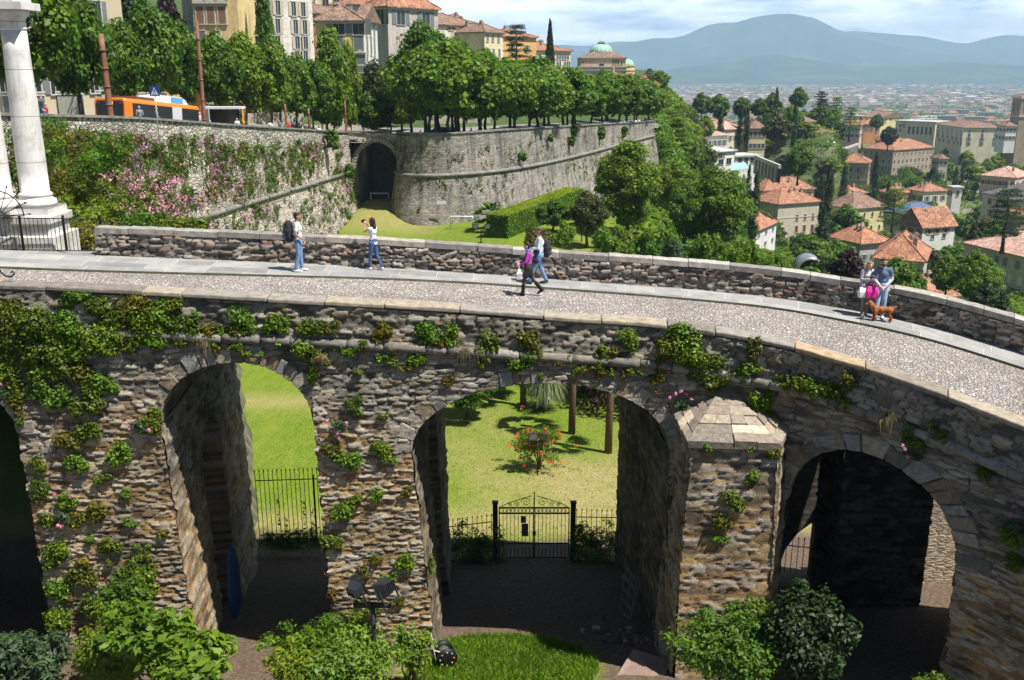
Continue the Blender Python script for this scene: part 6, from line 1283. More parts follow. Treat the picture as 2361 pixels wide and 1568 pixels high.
p = atY(2153, 488, 286.2); e = empty('solar_panel_array', p, 0, label='row of blue solar panels on the blue metal roof', cat='solar panels'); e.rotation_euler = (R(33), 0, 0)
for i in range(5): MB().box(-5.2 + i * 2.1, -3.2 + i * 2.1, -1.2, 1.2, .0, .08).build('panel', plain('solar_cell', (.06, .13, .30), .2, spec=.7), e)
# garden trees filling the slope
rs = random.Random(21); placed = []; nt = 0; tries = 0
while nt < 262 and tries < 9000:
    tries += 1; u = rs.uniform(.15, .565); Y = math.exp(rs.uniform(math.log(70), math.log(590))); x = u * Y; zb = float(gz2(x, Y)); r_ = ray(0, 0)
    h = rs.uniform(7, 12.5); hw = rs.uniform(3.6, 6.2); q = rs.random(); kind = 'cypress' if q < .08 else ('cedar' if q < .13 else ('spruce' if q < .16 else ('willow' if q < .28 else ('shrub' if q < .38 else 'broad'))))
    if kind == 'cypress': h, hw = rs.uniform(9, 15), rs.uniform(1., 1.5)
    if kind == 'shrub': h, hw = rs.uniform(2.5, 4.5), rs.uniform(2.5, 4)
    dep = lambda z: math.atan2(CAMZ - z, Y); py = lambda z: 784 + F_ * math.tan(dep(z) - TH); pt, pb = py(zb + h), py(zb); px = 1180.5 + F_ * x / (Y * .963 + (CAMZ - zb) * .27); wp = hw * ppm(px, pt, Y)
    if Y < 150 and pt < np.interp(px, [1540, 1800, 2050, 2361], [500, 555, 570, 560]): continue
    bad = False
    for (x0, x1, y0, y1, yb) in BL:
        if Y < yb + 14 and px + wp * .75 > x0 - 2 and px - wp * .75 < x1 + 3 and pt < y1 - (y1 - y0) * .38 and pb > y0 - 20 and Y > yb - 400:
            if Y < yb or Y < yb + 14: bad = True; break
    if bad or any(abs(px - a_) < wp * .55 and abs(Y - b_) < 4 + Y * .02 for a_, b_ in placed): continue
    if 1525 < px < 1600 and pt < 180: continue
    placed.append((px, Y)); nt += 1
    mt = rs.choice(['green', 'bright', 'bright', 'green', 'olive', 'blue', 'bright', 'yellow', 'yellow', 'purple' if rs.random() < .25 else 'green']) if kind in ('broad', 'shrub', 'willow') else 'dark'
    random.seed(nt)
    tree({'cypress': 'cypress_tree', 'cedar': 'cedar_tree', 'spruce': 'spruce_tree', 'shrub': 'garden_bush'}.get(kind, 'garden_tree'), (x, Y, zb - .3), h, hw, kind, LMK(mt) if False else mt, dict(cypress='dark slender cypress in the hillside gardens', cedar='layered conifer in the hillside gardens', spruce='pointed conifer in the hillside gardens', shrub='rounded bush in the hillside gardens').get(kind, 'leafy tree in the hillside gardens between the villas'), 'trees of the hillside gardens', None, 1.0 if Y > 160 else 1.35, 'bush' if kind == 'shrub' else 'tree')
V = []; C = []
for i in range(10500):
    u = rs.uniform(.13, .58); Y = math.exp(rs.uniform(math.log(75), math.log(620))) if i % 3 else rs.uniform(230, 520); x = u * Y
    r = rs.uniform(.8, 2.8); C.append((x, Y, float(gz2(x, Y)) + r * .2, r))
C = np.array(C); V = leaves(rng, C[:, :3], np.stack([C[:, 3], C[:, 3], C[:, 3] * .6], 1), 22, .65, shell=.4, up=.8); me = arrmesh('undergrowth', V, qfaces(V)); me.materials.append(LM['green']); me.materials.append(LM['bright']); me.polygons.foreach_set('material_index', (np.arange(len(V) // 4) // 22) % 2); setp(link('undergrowth', me), 'dense green undergrowth covering the hillside gardens', 'undergrowth', None, 'stuff')
np_ = 0; tries = 0
while np_ < 62 and tries < 5000:
    tries += 1; u = rs.uniform(.17, .44); Y = rs.uniform(235, 500); x = u * Y; zb = float(gz2(x, Y)); h = rs.uniform(5.5, 9.5); hw = rs.uniform(3.2, 5.5)
    py = lambda z: 784 + F_ * math.tan(math.atan2(CAMZ - z, Y) - TH); pt, pb = py(zb + h), py(zb); px = 1180.5 + F_ * x / (Y * .963 + (CAMZ - zb) * .27); wp = hw * ppm(px, pt, Y)
    if any(px + wp * .6 > x0 and px - wp * .6 < x1 and Y < yb + 13 and pt < y0 + (y1 - y0) * .5 and pb > y0 for (x0, x1, y0, y1, yb) in BL) or any(abs(px - a_) < wp * .5 and abs(Y - b_) < 9 for a_, b_ in placed): continue
    placed.append((px, Y)); np_ += 1; random.seed(np_ + 500); tree('garden_tree', (x, Y, zb - .3), h, hw, rs.choice(['broad', 'broad', 'willow']), rs.choice(['green', 'bright', 'olive', 'green', 'yellow']), 'leafy tree on the terraced slope below the modern house', 'trees on the terraced slope')
np_ = 0; tries = 0
while np_ < 46 and tries < 3000:
    tries += 1; u = rs.uniform(.245, .345); Y = rs.uniform(338, 470); x = u * Y; zb = float(gz2(x, Y)); h = rs.uniform(4.5, 8); hw = rs.uniform(3., 5.); r_ = 1; px = 1180.5 + F_ * x / (Y * .963 + (CAMZ - zb) * .27)
    if any(abs(px - a_) < 12 and abs(Y - b_) < 7 for a_, b_ in placed) or (1862 < px < 1930 and 345 < Y < 395 and zb > -14): continue
    placed.append((px, Y)); np_ += 1; random.seed(np_ + 900); tree('garden_tree', (x, Y, zb - .3), h, hw, rs.choice(['broad', 'broad', 'oval', 'willow']), rs.choice(['green', 'bright', 'olive', 'bright', 'yellow', 'blue']), 'small garden tree on the green bank below the villa with white parasols', 'trees on the bank below the parasols')
# wooded flank of the hill beyond the bastion corner
V = []; C = []
for i in range(520):
    u = rs.uniform(.145, .2); Y = rs.uniform(185, 330); x = u * Y; C.append((x, Y, float(np.interp(u, [.145, .165, .2], [9, 3, float(gz(x, Y))])) + rs.uniform(-1, 2), rs.uniform(1.4, 3)))
C = np.array(C); V = leaves(rng, C[:, :3], C[:, 3:4] * np.array([[1, 1, .8]]), 46, .7, shell=.4, up=.7); me = arrmesh('hill_wood', V, qfaces(V)); me.materials.append(LM['bright']); setp(link('hill_wood', me), 'light green wood on the flank below the domed church', 'wood', None, 'stuff')

# ---------------------------------------------------------------- the town in the plain
def town_proto(w, d, h, wm, rm, flat, rh):
    m = MB(); m.box(-w / 2, w / 2, 0, d, -8, h); k = roof_mb(w, d, rh, .5, 'flat' if flat else 'hip'); m.add([(x, y, z + h) for x, y, z in k.v], k.f, 1)
    for f in range(int(h / 3.2)):
        for i in range(int(w / 3)):
            x = -w / 2 + w * (i + .5) / int(w / 3); z = 1.2 + f * 3.2; m.box(x - .6, x + .6, -.06, .02, z, z + 1.6, 2)
        for i in range(int(d / 3)):
            y = d * (i + .5) / int(d / 3); z = 1.2 + f * 3.2; m.box(-w / 2 - .06, -w / 2 + .02, y - .6, y + .6, z, z + 1.6, 2)
    return m.mesh('town_house', [wm, rm, MGL])
TP = [town_proto(*a) for a in ((14, 11, 8, C4, MT, 0, 2.6), (18, 12, 10, C8, MTB, 0, 3), (26, 13, 13, C6, MTB, 0, 3), (40, 16, 9, C6, MFL, 1, 0), (22, 14, 16, C2, MT, 0, 3), (16, 14, 7, C8, MTO, 0, 2.8), (60, 22, 8, C6, MFL, 1, 0), (30, 12, 18, C8, MFL, 1, 0), (14, 12, 9, C5, MT, 0, 2.5), (20, 12, 10, C4, MTO, 0, 3))]
n = 0; pl = []
while n < 290:
    py = rs.uniform(206, 300) if rs.random() < .85 else rs.uniform(190, 215); px = rs.uniform(1560, 2400); 
    Y = 640.
    for _ in range(30):
        r_ = ray(px, py); zz = float(gz(r_[0] / r_[1] * Y, Y)); Y = Y + ((zz - CAMZ) / (r_[2] / r_[1]) - Y) * .5; Y = max(Y, 300)
    if Y < 660 or Y > 3200: continue
    x = r_[0] / r_[1] * Y; w_ = 20 * F_ / Y
    if any(abs(px - a_) < (12 * F_ / Y + 4) and abs(Y - b_) < 26 for a_, b_ in pl): continue
    pl.append((px, Y)); i = rs.randrange(10); me = TP[i]; o = link('town_house', me); o.location = (x, Y, zz); o.rotation_euler = (0, 0, rs.uniform(-.6, .6)); n += 1
    setp(o, ['cream town house with red hip roof in the plain', 'pink town house with brown roof in the plain', 'white town block with brown roof in the plain', 'low white flat roofed hall in the plain', 'yellow town block with red roof in the plain', 'small pink house with orange roof in the plain', 'long white industrial hall in the plain', 'tall pink flat roofed block in the plain', 'grey house with red roof in the plain', 'cream house with orange roof in the plain'][i], 'building', 'houses of the lower town')
def rand_plain(n, y0, y1):
    out = []
    while len(out) < n:
        py = rs.uniform(y0, y1); px = rs.uniform(1480, 2480); r_ = ray(px, py); Y = 1500.
        for _ in range(12): zz = float(gz(r_[0] / r_[1] * Y, Y)); Y = max(300, .5 * Y + .5 * (zz - CAMZ) / (r_[2] / r_[1]))
        if 1200 < Y < 10500: out.append((r_[0] / r_[1] * Y, Y, zz))
    return out
V = []; Fq_ = []; mi = []
for (x, y, z) in rand_plain(3400, 188, 245):
    s = .6 + y / 5000; w_, d_, h_ = rs.uniform(8, 34) * s, rs.uniform(8, 14) * s, rs.uniform(5, 13); a_ = rs.uniform(-.5, .5); ca, sa = cos(a_), sin(a_); b = len(V)
    for X_, Y_2, Z_ in ((-w_ / 2, 0, -3), (w_ / 2, 0, -3), (w_ / 2, d_, -3), (-w_ / 2, d_, -3), (-w_ / 2, 0, h_), (w_ / 2, 0, h_), (w_ / 2, d_, h_), (-w_ / 2, d_, h_)): V.append((x + X_ * ca - Y_2 * sa, y + X_ * sa + Y_2 * ca, z + Z_))
    Fq_ += [(b, b + 1, b + 5, b + 4), (b + 1, b + 2, b + 6, b + 5), (b + 2, b + 3, b + 7, b + 6), (b + 3, b, b + 4, b + 7)]; b = len(V); k = rs.random() < .6; rh = rs.uniform(1.5, 3) if k else .3; o_ = .6
    for X_, Y_2, Z_ in ((-w_ / 2 - o_, -o_, 0), (w_ / 2 + o_, -o_, 0), (w_ / 2 + o_, d_ + o_, 0), (-w_ / 2 - o_, d_ + o_, 0), (-w_ / 2 + (d_ / 2 if k else 0), d_ * .45, rh), (w_ / 2 - (d_ / 2 if k else 0), d_ * .45, rh)): V.append((x + X_ * ca - Y_2 * sa, y + X_ * sa + Y_2 * ca, z + h_ + Z_))
    Fq_ += [(b, b + 1, b + 5, b + 4), (b + 1, b + 2, b + 5, b + 5)[:3] + (b + 5,), (b + 2, b + 3, b + 4, b + 5), (b + 3, b, b + 4, b + 4)[:3] + (b + 4,)]
me = bpy.data.meshes.new('distant_town'); me.from_pydata(V, [], [tuple(dict.fromkeys(f)) for f in Fq_])
mi = ([0] * 4 + [1] * 4) * (len(Fq_) // 8); me.polygons.foreach_set('material_index', mi)
me.materials.append(islandmat('distant_walls', [(0, (.62, .60, .56)), (.2, (.66, .56, .40)), (.4, (.60, .44, .34)), (.6, (.70, .69, .67)), (.8, (.50, .46, .42))], .1, .1)); me.materials.append(islandmat('distant_roofs', [(0, (.28, .15, .10)), (.35, (.24, .18, .14)), (.6, (.45, .45, .46)), (.72, (.32, .19, .13)), (.9, (.58, .57, .56))], .1, .1))
me.update(); setp(link('distant_town', me), 'countless pale and red roofed houses of the plain up to the foothills', 'town', None, 'stuff')
C = []
for (x, y, z) in rand_plain(8500, 188, 300):
    r = rs.uniform(4, 9) * (1 + y / 6000); 
    C.append((x, y, z + r * .3, r))
C = np.array(C); V = leaves(rng, C[:, :3], C[:, 3:4] * np.array([[1.6, 1, .7]]), 16, 4.2, asp=.8, shell=.5, up=.7); me = arrmesh('distant_wood', V, qfaces(V)); me.materials.append(LM['green']); setp(link('distant_wood', me), 'dark green clumps of trees between the houses of the plain', 'woodland', None, 'stuff')
# ---------------------------------------------------------------- gate columns, railing, ironwork
m, t = M_new('white_marble'); n = t.noise(t.coord('Object'), 1.5, 9, .66); n2 = t.noise(t.coord('Object', (3, 3, .5)), 1.6, 6, .7)
col = t.ramp(n, [(.3, (.46, .42, .38)), (.45, (.64, .62, .59)), (.7, (.70, .69, .68))]); col = t.mix(.6, col, t.ramp(n2, [(.34, (.62, .60, .57)), (.5, (1, 1, 1))]), 'MULTIPLY')
zf = t.math('FRACT', t.math('DIVIDE', t.n('SeparateXYZ', 2, Vector=t.coord('Object')), 1.43)); col = t.mix(t.math('LESS_THAN', zf, .014), col, (.22, .20, .18)); finish(t, col, .6, n, .35, .02); MMB = m
MIR = plain('black_iron', (.018, .018, .02), .5, .5); MIG = plain('green_black_iron', (.02, .026, .022), .5, .4)
g = empty('marble_gateway', (0, 0, 0), label='white marble gateway with tall paired columns on high plinths at the left edge', cat='gateway')
zt_, zb_ = 21.2, 15.75
def column(cx, cy, r, name='column'):
    m = MB(); H = zt_ - zb_; sh = [(r * 1.0, zb_ + .42), (r * 1.0, zb_ + .5)] + [(r * (1 - .16 * max(0, (f - .25)) / .75), zb_ + .5 + (H - .5) * f) for f in np.linspace(0, 1, 9)]
    sh2 = []
    for i_, (r_, z_) in enumerate(sh):
        sh2.append((r_, z_))
    m.lathe(sh2, 40, 0, True, c=(cx, cy)); c = m.build(name, MMB, g)
    b = MB(); b.lathe([(r * 1.38, zb_), (r * 1.44, zb_ + .1), (r * 1.38, zb_ + .22), (r * 1.16, zb_ + .26), (r * 1.12, zb_ + .34), (r * 1.22, zb_ + .38), (r * 1.02, zb_ + .46)], 32, 0, True, c=(cx, cy)); b.box(cx - r * 1.5, cx + r * 1.5, cy - r * 1.5, cy + r * 1.5, zb_ - .22, zb_); b.build('column_base', MMB, g)
    k = MB(); k.lathe([(r * .86, zt_), (r * .92, zt_ + .06), (r * .86, zt_ + .12), (r * .86, zt_ + .34), (r * 1.1, zt_ + .44), (r * 1.2, zt_ + .6)], 32, 0, True, c=(cx, cy)); k.box(cx - r * 1.42, cx + r * 1.42, cy - r * 1.42, cy + r * 1.42, zt_ + .6, zt_ + .82); k.build('capital', MMB, g)
pc = atz(72, 478, zb_); column(pc.x + .02, pc.y + .35, .44); column(pc.x - .98, pc.y - .1, .44)
m = MB(); m.box(pc.x - 6, pc.x + .42, pc.y - .25, pc.y + .9, zt_ + .82, zt_ + 3.2); m.box(pc.x - 6, pc.x - 1.5, pc.y + .3, pc.y + 1.3, zb_ - .2, zt_ + .82); m.build('entablature', MMB, g)
p = MB(); p.box(pc.x - 2.2, pc.x + .72, pc.y - .5, pc.y + 1.0, 12.0, zb_ - .23); p.box(pc.x - 2.3, pc.x + .82, pc.y - .6, pc.y + 1.1, zb_ - .48, zb_ - .22); p.box(pc.x - 2.4, pc.x + .9, pc.y - .66, pc.y + 1.2, 12.0, 14.9)
po = p.build('plinth', noisy('aged_marble', [(.25, (.32, .29, .24)), (.5, (.55, .52, .47)), (.7, (.68, .66, .62))], 1.1, 7, .8, .5, .03, fine=6), g); po.modifiers.new('b', 'BEVEL').width = .03
m = MB(); m.box(-17.5, pc.x + .95, 30.0, 30.55, 13.4, 14.47); m.box(pc.x + .9, -12.72, 30.0, 30.5, 13.4, 14.44); setp(m.build('kerb_wall', MCOP), 'low stone footing wall under the iron railing', 'wall')
def railing(A, B, h, name, label, step=.11, thick=.012, mt=MIR, posts=(0, 1), z0=.08, spikes=False, rails=(.06, 1.)):
    A, B = Vector(A), Vector(B); L = (B - A).length; d = (B - A) / L; e = empty(name, A, 0, label=label, cat='railing' if not spikes else 'fence'); r = MB()
    for f in rails: r.tube([Vector((0, 0, h * f)), (B - A) + Vector((0, 0, h * f))], .018, 6)
    r.build('rail', mt, e); b = MB(); n = int(L / step)
    for i in range(n + 1):
        q = d * (L * i / n); top = h + (.16 if spikes else 0); b.tube([q + Vector((0, 0, z0)), q + Vector((0, 0, top))], thick, 5)
        if spikes: b.lathe([(.001, .12), (.026, .04), (.012, 0)], 5, M=Matrix.Translation(q + Vector((0, 0, top - .02))))
    bo = b.build('bars', mt, e)
    for f in posts: q = d * (L * f); m = MB(); m.box(q.x - .03, q.x + .03, q.y - .03, q.y + .03, 0, h + .04); m.build('post', mt, e)
    return e
RA, RB = (-18.2, 30.1, 14.5), (-12.98, 30.15, 14.42)
railing(RA, RB, 1.08, 'iron_railing', 'black iron railing before the marble plinth at the left', .13, .011, posts=(0, .52, .78, 1))
# fan of spikes above the railing
f = MB(); c = atY(-2, 498, 30.1); 
for i in range(9):
    a = pi * (.02 + i * .12); d = Vector((cos(a), 0, sin(a))); f.tube([c + d * .15, c + d * .95], .012, 5); s = Vector((-d.z, 0, d.x)) * .035; f.add([c + d * .93 + s, c + d * .93 - s, c + d * 1.06, c + d * .93 + Vector((0, .02, 0))], [(0, 1, 2), (0, 2, 3), (1, 3, 2)])
f.tube([c + Vector((cos(a), 0, sin(a))) * .78 for a in np.linspace(0, pi, 24)], .02, 6); f.tube([c + Vector((-.8, 0, 0)), c + Vector((.8, 0, 0))], .02, 6)
setp(f.build('spiked_fan', MIR), 'fan of radiating iron spikes standing on the railing', 'ironwork')
f = MB(); c0 = atY(228, 508, 30.1); f.tube([c0, c0 + Vector((.3, 0, -.12)), c0 + Vector((.45, 0, -.32)), c0 + Vector((.62, 0, -.42)), c0 + Vector((.72, 0, -.36))], .018, 6); setp(f.build('iron_scroll', MIR), 'short curled iron brace between railing and parapet', 'ironwork')
f = MB(); p_ = [atY(x, y, 21.75) for x, y in ((-30, 596), (-6, 612), (2, 628), (14, 637), (26, 638), (33, 632), (30, 626), (24, 628))]; f.tube(p_, .02, 6); setp(f.build('iron_scroll', MIR), 'curled iron scroll on the near coping at the left edge', 'ironwork')

# ---------------------------------------------------------------- gate and fences beyond the arches
gz0 = float(gz(1.0, 31.3)); GA_ = atY(1150, 1290, 31.4); GB_ = atY(1312, 1290, 31.4); GW = GB_.x - GA_.x; ge = empty('iron_gate', (GA_.x, 31.4, GA_.z), 0, label='double iron gate with scrolled crest under the middle arch', cat='gate'); H = atY(1230, 1172, 31.4).z - GA_.z
for sx in (0, 1):
    m = MB(); x0 = sx * GW / 2 + .01; x1 = (sx + 1) * GW / 2 - .01
    for z in (.05, .62, H - .22, H): m.box(x0, x1, -.02, .02, z, z + .045)
    n = 9
    for i in range(n + 1): x = x0 + .015 + (x1 - x0 - .03) * i / n; m.tube([(x, 0, .05), (x, 0, H)], .010 if 0 < i < n else .022, 5)
    for i in range(n):
        x = x0 + (x1 - x0) * (i + .5) / n; m.tube([(x + .05 * cos(a), 0, H - .09 + .08 * sin(a)) for a in np.linspace(0, 2 * pi, 9)], .008, 4); m.tube([(x - .08, 0, .1), (x, 0, .6), (x + .08, 0, .1)], .007, 4)
    m.build('leaf', MIG, ge)
m = MB(); 
for s in (-1, 1):
    cx = GW / 2; m.tube([(cx + s * (GW / 2 - .08) * (1 - f), 0, H + .05 + .46 * f ** .75) for f in np.linspace(0, .93, 10)], .014, 5)
    for (r_, px_) in ((.17, .30), (.10, .62), (.07, .86)):
        m.tube([(cx + s * (px_ + r_ * (1 - t_ / 15) * cos(t_ * .8)), 0, H + .07 + r_ + r_ * (1 - t_ / 15) * sin(t_ * .8)) for t_ in np.linspace(0, 13, 26)], .010, 4)
m.tube([(GW / 2, 0, H), (GW / 2, 0, H + .62)], .02, 6); m.build('crest', MIG, ge)
for x in (-.12, GW + .12): m = MB(); m.box(x - .09, x + .09, -.09, .09, -.3, H + .22); m.box(x - .11, x + .11, -.11, .11, H + .22, H + .26); m.build('gate_post', noisy('iron_post', [(.3, (.03, .03, .03)), (.7, (.07, .065, .06))]), ge)
for (x, z, w_, h_) in ((GW * .345, 1.48, .17, .26), (GW * .37, .95, .24, .5), (GW * .5, .98, .12, .17)):
    m = MB(); m.box(x - w_ / 2, x + w_ / 2, -.05, -.035, z, z + h_); m.build('notice' if w_ > .13 else 'lock_box', plain('notice_board_' + ('grey' if w_ > .13 else 'black'), (.16, .155, .16) if w_ > .13 else (.03, .03, .03)), ge)
railing((-2.3, 31.5, atY(1040, 1300, 31.5).z), (GA_.x - .25, 31.45, GA_.z), 1.55, 'iron_fence', 'spiked iron fence left of the gate', .17, .011, MIG, (), spikes=True, rails=(.08, .95))
railing((GB_.x + .25, 31.45, GB_.z), (3.75, 31.4, GB_.z), 1.75, 'iron_fence', 'spiked iron fence right of the gate', .17, .011, MIG, (), spikes=True, rails=(.08, .95))
fa = atY(600, 1255, 32); fb = atY(760, 1250, 32); railing(fa, fb, atY(735, 1092, 32).z - fb.z, 'iron_fence', 'tall spiked iron fence closing the left arch', .155, .013, MIG, (.82,), spikes=True, rails=(.14, .93))
fa = atY(1790, 1385, 30.2); fb = atY(1895, 1400, 29.3); railing(fa, fb, 2.3, 'iron_fence', 'iron bar fence seen through the right arch', .2, .013, MIG, (0, 1), spikes=True, rails=(.12, .95))
def ivy(px0, px1, pyt, pyb, Y, mt, label, dens=900):
    a = atY(px0, pyt, Y); b = atY(px1, pyb, Y); C = [(rng.uniform(a.x, b.x), Y + rng.uniform(-.15, .15), rng.uniform(b.z, a.z)) for _ in range(46)]; ce = Vector(((a.x + b.x) / 2, Y, b.z))
    C += [(x_, Y, z_) for x_ in np.linspace(a.x, b.x, 7) for z_ in (b.z + .1, (a.z + b.z) / 2)]
    C = np.array(C) - np.array(ce); V = leaves(rng, C, [(.26, .2, .24)] * len(C), dens // 12, .08, shell=.2); me = arrmesh('ivy', V, qfaces(V)); me.materials.append(LM[mt]); o = link('ivy', me); o.location = ce; setp(o, label, 'ivy')
ivy(1044, 1160, 1210, 1300, 31.2, 'green', 'dark ivy covering the fence left of the gate'); ivy(1325, 1415, 1205, 1300, 31.2, 'green', 'dark ivy covering the fence right of the gate'); ivy(605, 735, 1225, 1265, 31.7, 'bright', 'leafy creepers at the foot of the tall left fence', 700)
for x_, z_ in ((640, 1150), (700, 1160), (720, 1180), (660, 1200)):
    p = atY(x_, z_, 31.8); k = ppm(x_, z_, 31.8); V = leaves(rng, [(0, 0, -.2 * i) for i in range(6)], [(.08, .05, .12)] * 6, 12, .07, shell=.2); me = arrmesh('climbing_vine', V, qfaces(V)); me.materials.append(LM['wall']); o = link('climbing_vine', me); o.location = p; setp(o, 'thin vine climbing the tall left fence', 'vine', 'vines climbing the tall left fence')
# garden behind the viaduct
def lawn_tree(px, pyb, hgt, hw, kind, mt, label, fine=2.5, name='garden_tree'):
    Y = 45.
    for _ in range(12): r_ = ray(px, pyb); x = r_[0] / r_[1] * Y; Y = .5 * Y + .5 * (float(gz(x, Y)) - CAMZ) / (r_[2] / r_[1])
    return tree(name, (x, Y, float(gz(x, Y))), hgt, hw, kind, LMN(mt) if False else mt, label, None, 1, fine), Vector((x, Y, float(gz(x, Y))))
lawn_tree(1078, 966, 3.4, 1.8, 'broad', 'green', 'small dark tree on the lawn seen at the left under the middle arch')
for px, pb, lb in ((1206, 936, 'palm trunk seen under the crown of the middle arch'), (1318, 1000, 'palm trunk right of the red flowering bush'), (1402, 1044, 'rightmost palm trunk under the middle arch')):
    Y = 40.
    for _ in range(12): r_ = ray(px, pb); x = r_[0] / r_[1] * Y; Y = .5 * Y + .5 * (float(gz(x, Y)) - CAMZ) / (r_[2] / r_[1])
    palm((x, Y, float(gz(x, Y))), 5.2, 1.9, lb, 34)
def solve(px, pb):
    Y = 40.
    for _ in range(14): r_ = ray(px, pb); x = r_[0] / r_[1] * Y; Y = .5 * Y + .5 * (float(gz(x, Y)) - CAMZ) / (r_[2] / r_[1])
    return Vector((x, Y, float(gz(x, Y))))
b0 = solve(1243, 1082); e = empty('flowering_bush', b0, 0, label='rounded bush full of red flowers on the lawn under the middle arch', cat='bush'); k = ppm(1240, 1010, b0.y)
C = [(rng.normal() * .5, rng.normal() * .42, 1.4 + rng.normal() * .4) for _ in range(56)] + [(-.55 + rng.normal() * .2, 0, 1.6 + rng.normal() * .3) for _ in range(10)]
V = leaves(rng, C, [(.3, .3, .26)] * len(C), 90, .085, shell=.2); me = arrmesh('crown', V, qfaces(V)); me.materials.append(LM['bright']); link('crown', me, e)
Cf = [(c[0] * 1.25, c[1] * 1.2 - .15, 1.4 + (c[2] - 1.4) * 1.25) for c in C for _ in range(2)]; V = leaves(rng, Cf, [(.10, .10, .08)] * len(Cf), 12, .055, asp=.9); me = arrmesh('flower', V, qfaces(V)); me.materials.append(LM['red']); link('flower', me, e)
m = MB(); m.tube([(0, 0, -.1), (.02, 0, .6), (.05, 0, 1.3)], [.07, .055, .03], 7)
for q in range(5): m.tube([(0, 0, 0), (cos(q * 1.3) * .2, sin(q) * .1, .6), (cos(q * 1.3) * .45, sin(q) * .3, 1.4)], [.02, .018, .01], 5)
m.build('trunk', MBARK, e)
pp = solve(1255, 944); m = MB(); rr = random.Random(3); vs = []
for i in range(1300):
    a = rr.uniform(0, 6.28); L = rr.uniform(1.1, 2.3); s = rr.uniform(.4, 1.35); w_ = .018; q = [Vector((0.1 * cos(a), .1 * sin(a), 0)), Vector((s * .45 * cos(a), s * .45 * sin(a), L * .85)), Vector((s * .8 * cos(a), s * .8 * sin(a), L * .9)), Vector((s * 1.1 * cos(a), s * 1.1 * sin(a), L * rr.uniform(.25, .7)))]
    t_ = Vector((-sin(a), cos(a), 0)) * w_; m.add([q[0] - t_, q[0] + t_, q[1] + t_, q[1] - t_, q[2] + t_, q[2] - t_, q[3]], [(0, 1, 2, 3), (3, 2, 4, 5), (5, 4, 6)])
o = m.build('pampas_grass', LM['pampas']); o.location = pp; setp(o, 'arching blue grey pampas grass clump beyond the red flowering bush', 'grass')
h_ = solve(1395, 958); C = [(h_.x + rng.uniform(-1, 7), h_.y + rng.uniform(-1, 3), h_.z + rng.uniform(.3, 3.2)) for _ in range(90)]; V = leaves(rng, np.array(C) - np.array(h_), [(.8, .8, .7)] * 90, 90, .2, shell=.3); me = arrmesh('foliage', V, qfaces(V)); me.materials.append(LM['purple']); o = link('dark_thicket', me); o.location = h_; setp(o, 'dark thicket behind the palm trunks at the right of the middle arch', 'thicket')
for px, pb_, hg, hw_, lb in ((1130, 905, 3.2, 2.0, 'leafy tree at the back of the lawn left of the pampas grass'), (1345, 905, 3.4, 2.4, 'dark leafy tree behind the palm trunks'), (1290, 880, 3.2, 2.2, 'leafy tree behind the pampas grass')): lawn_tree(px, pb_, hg, hw_, 'broad', 'green', lb, 2.2)
def floodlight(parent, loc, rz, tilt, s=1., name='floodlight'):
    m = MB(); M_ = Matrix.Translation(loc) @ Matrix.Rotation(rz, 4, 'Z') @ Matrix.Rotation(tilt, 4, 'X') @ Matrix.Scale(s, 4)
    m.add([(-.2, -.12, -.17), (.2, -.12, -.17), (.2, -.12, .17), (-.2, -.12, .17), (-.13, .12, -.11), (.13, .12, -.11), (.13, .12, .11), (-.13, .12, .11)], [(0, 1, 2, 3), (7, 6, 5, 4), (0, 4, 5, 1), (1, 5, 6, 2), (2, 6, 7, 3), (3, 7, 4, 0)], 0, False, M_)
    m.box(-.22, .22, -.14, -.12, -.19, .19, 0, M_); m.box(-.23, -.21, -.02, .02, -.3, .02, 0, M_); m.box(.21, .23, -.02, .02, -.3, .02, 0, M_); m.box(-.23, .23, -.02, .02, -.32, -.29, 0, M_)
    for q in range(5): m.box(-.12 + q * .055, -.105 + q * .055, .1, .17, -.1, .1, 0, M_)
    o = m.build('lamp_head', plain('lamp_black', (.025, .027, .03), .45), parent); g_ = MB(); g_.box(-.18, .18, -.15, -.141, -.15, .15, 0, M_); g_.build('lamp_glass', plain('lamp_glass', (.10, .12, .14), .15, spec=.7), o); return o
pb = atY(866, 1560, 18.9); pt = atY(858, 1398, 18.9); e = empty('floodlight_pole', (pb.x, 18.9, pb.z - 1.), 0, label='black pole with two floodlights in front of the middle pier', cat='floodlight'); hh = pt.z - pb.z + 1
m = MB(); m.tube([(0, 0, -.5), (0, 0, hh)], .055, 10); m.box(-.42, .42, -.05, .05, hh - .02, hh + .07); m.build('pole', MIR, e)
floodlight(e, (-.36, .0, hh + .42), 2.5, -.35, .95); floodlight(e, (.32, 0, hh + .46), -2.5 + .3, .5, 1.05)
e = empty('floodlight_pole', b0 + Vector((-.1, -.8, 0)), 0, label='two black floodlights on a post beside the red flowering bush', cat='floodlight'); m = MB(); m.tube([(0, 0, -.2), (0, 0, 1.7)], .03, 8); m.box(-.3, .35, -.03, .03, 1.68, 1.73); m.build('pole', MIR, e); floodlight(e, (-.25, 0, 2.0), .3, .1, .95); floodlight(e, (.3, 0, 1.95), -.5, .1, .9)
for px, pb_, hg, lb in ((1341, 558, 2.1, 'single floodlight post on the sunny slope behind the parapet'), (1109, 562, 1.6, 'cluster of black floodlights left of the clipped hedge')):
    q = solve(px, pb_); e = empty('floodlight_pole', q, 0, label=lb, cat='floodlight'); m = MB(); m.tube([(0, 0, -.3), (0, 0, hg)], .06, 8); m.box(-.7, .7, -.04, .04, hg - .1, hg); m.build('pole', MIR, e)
    for x_ in ((0,) if hg > 2 else (-.6, .6)): floodlight(e, (x_, 0, hg + .25), .4, .1, 1.4)
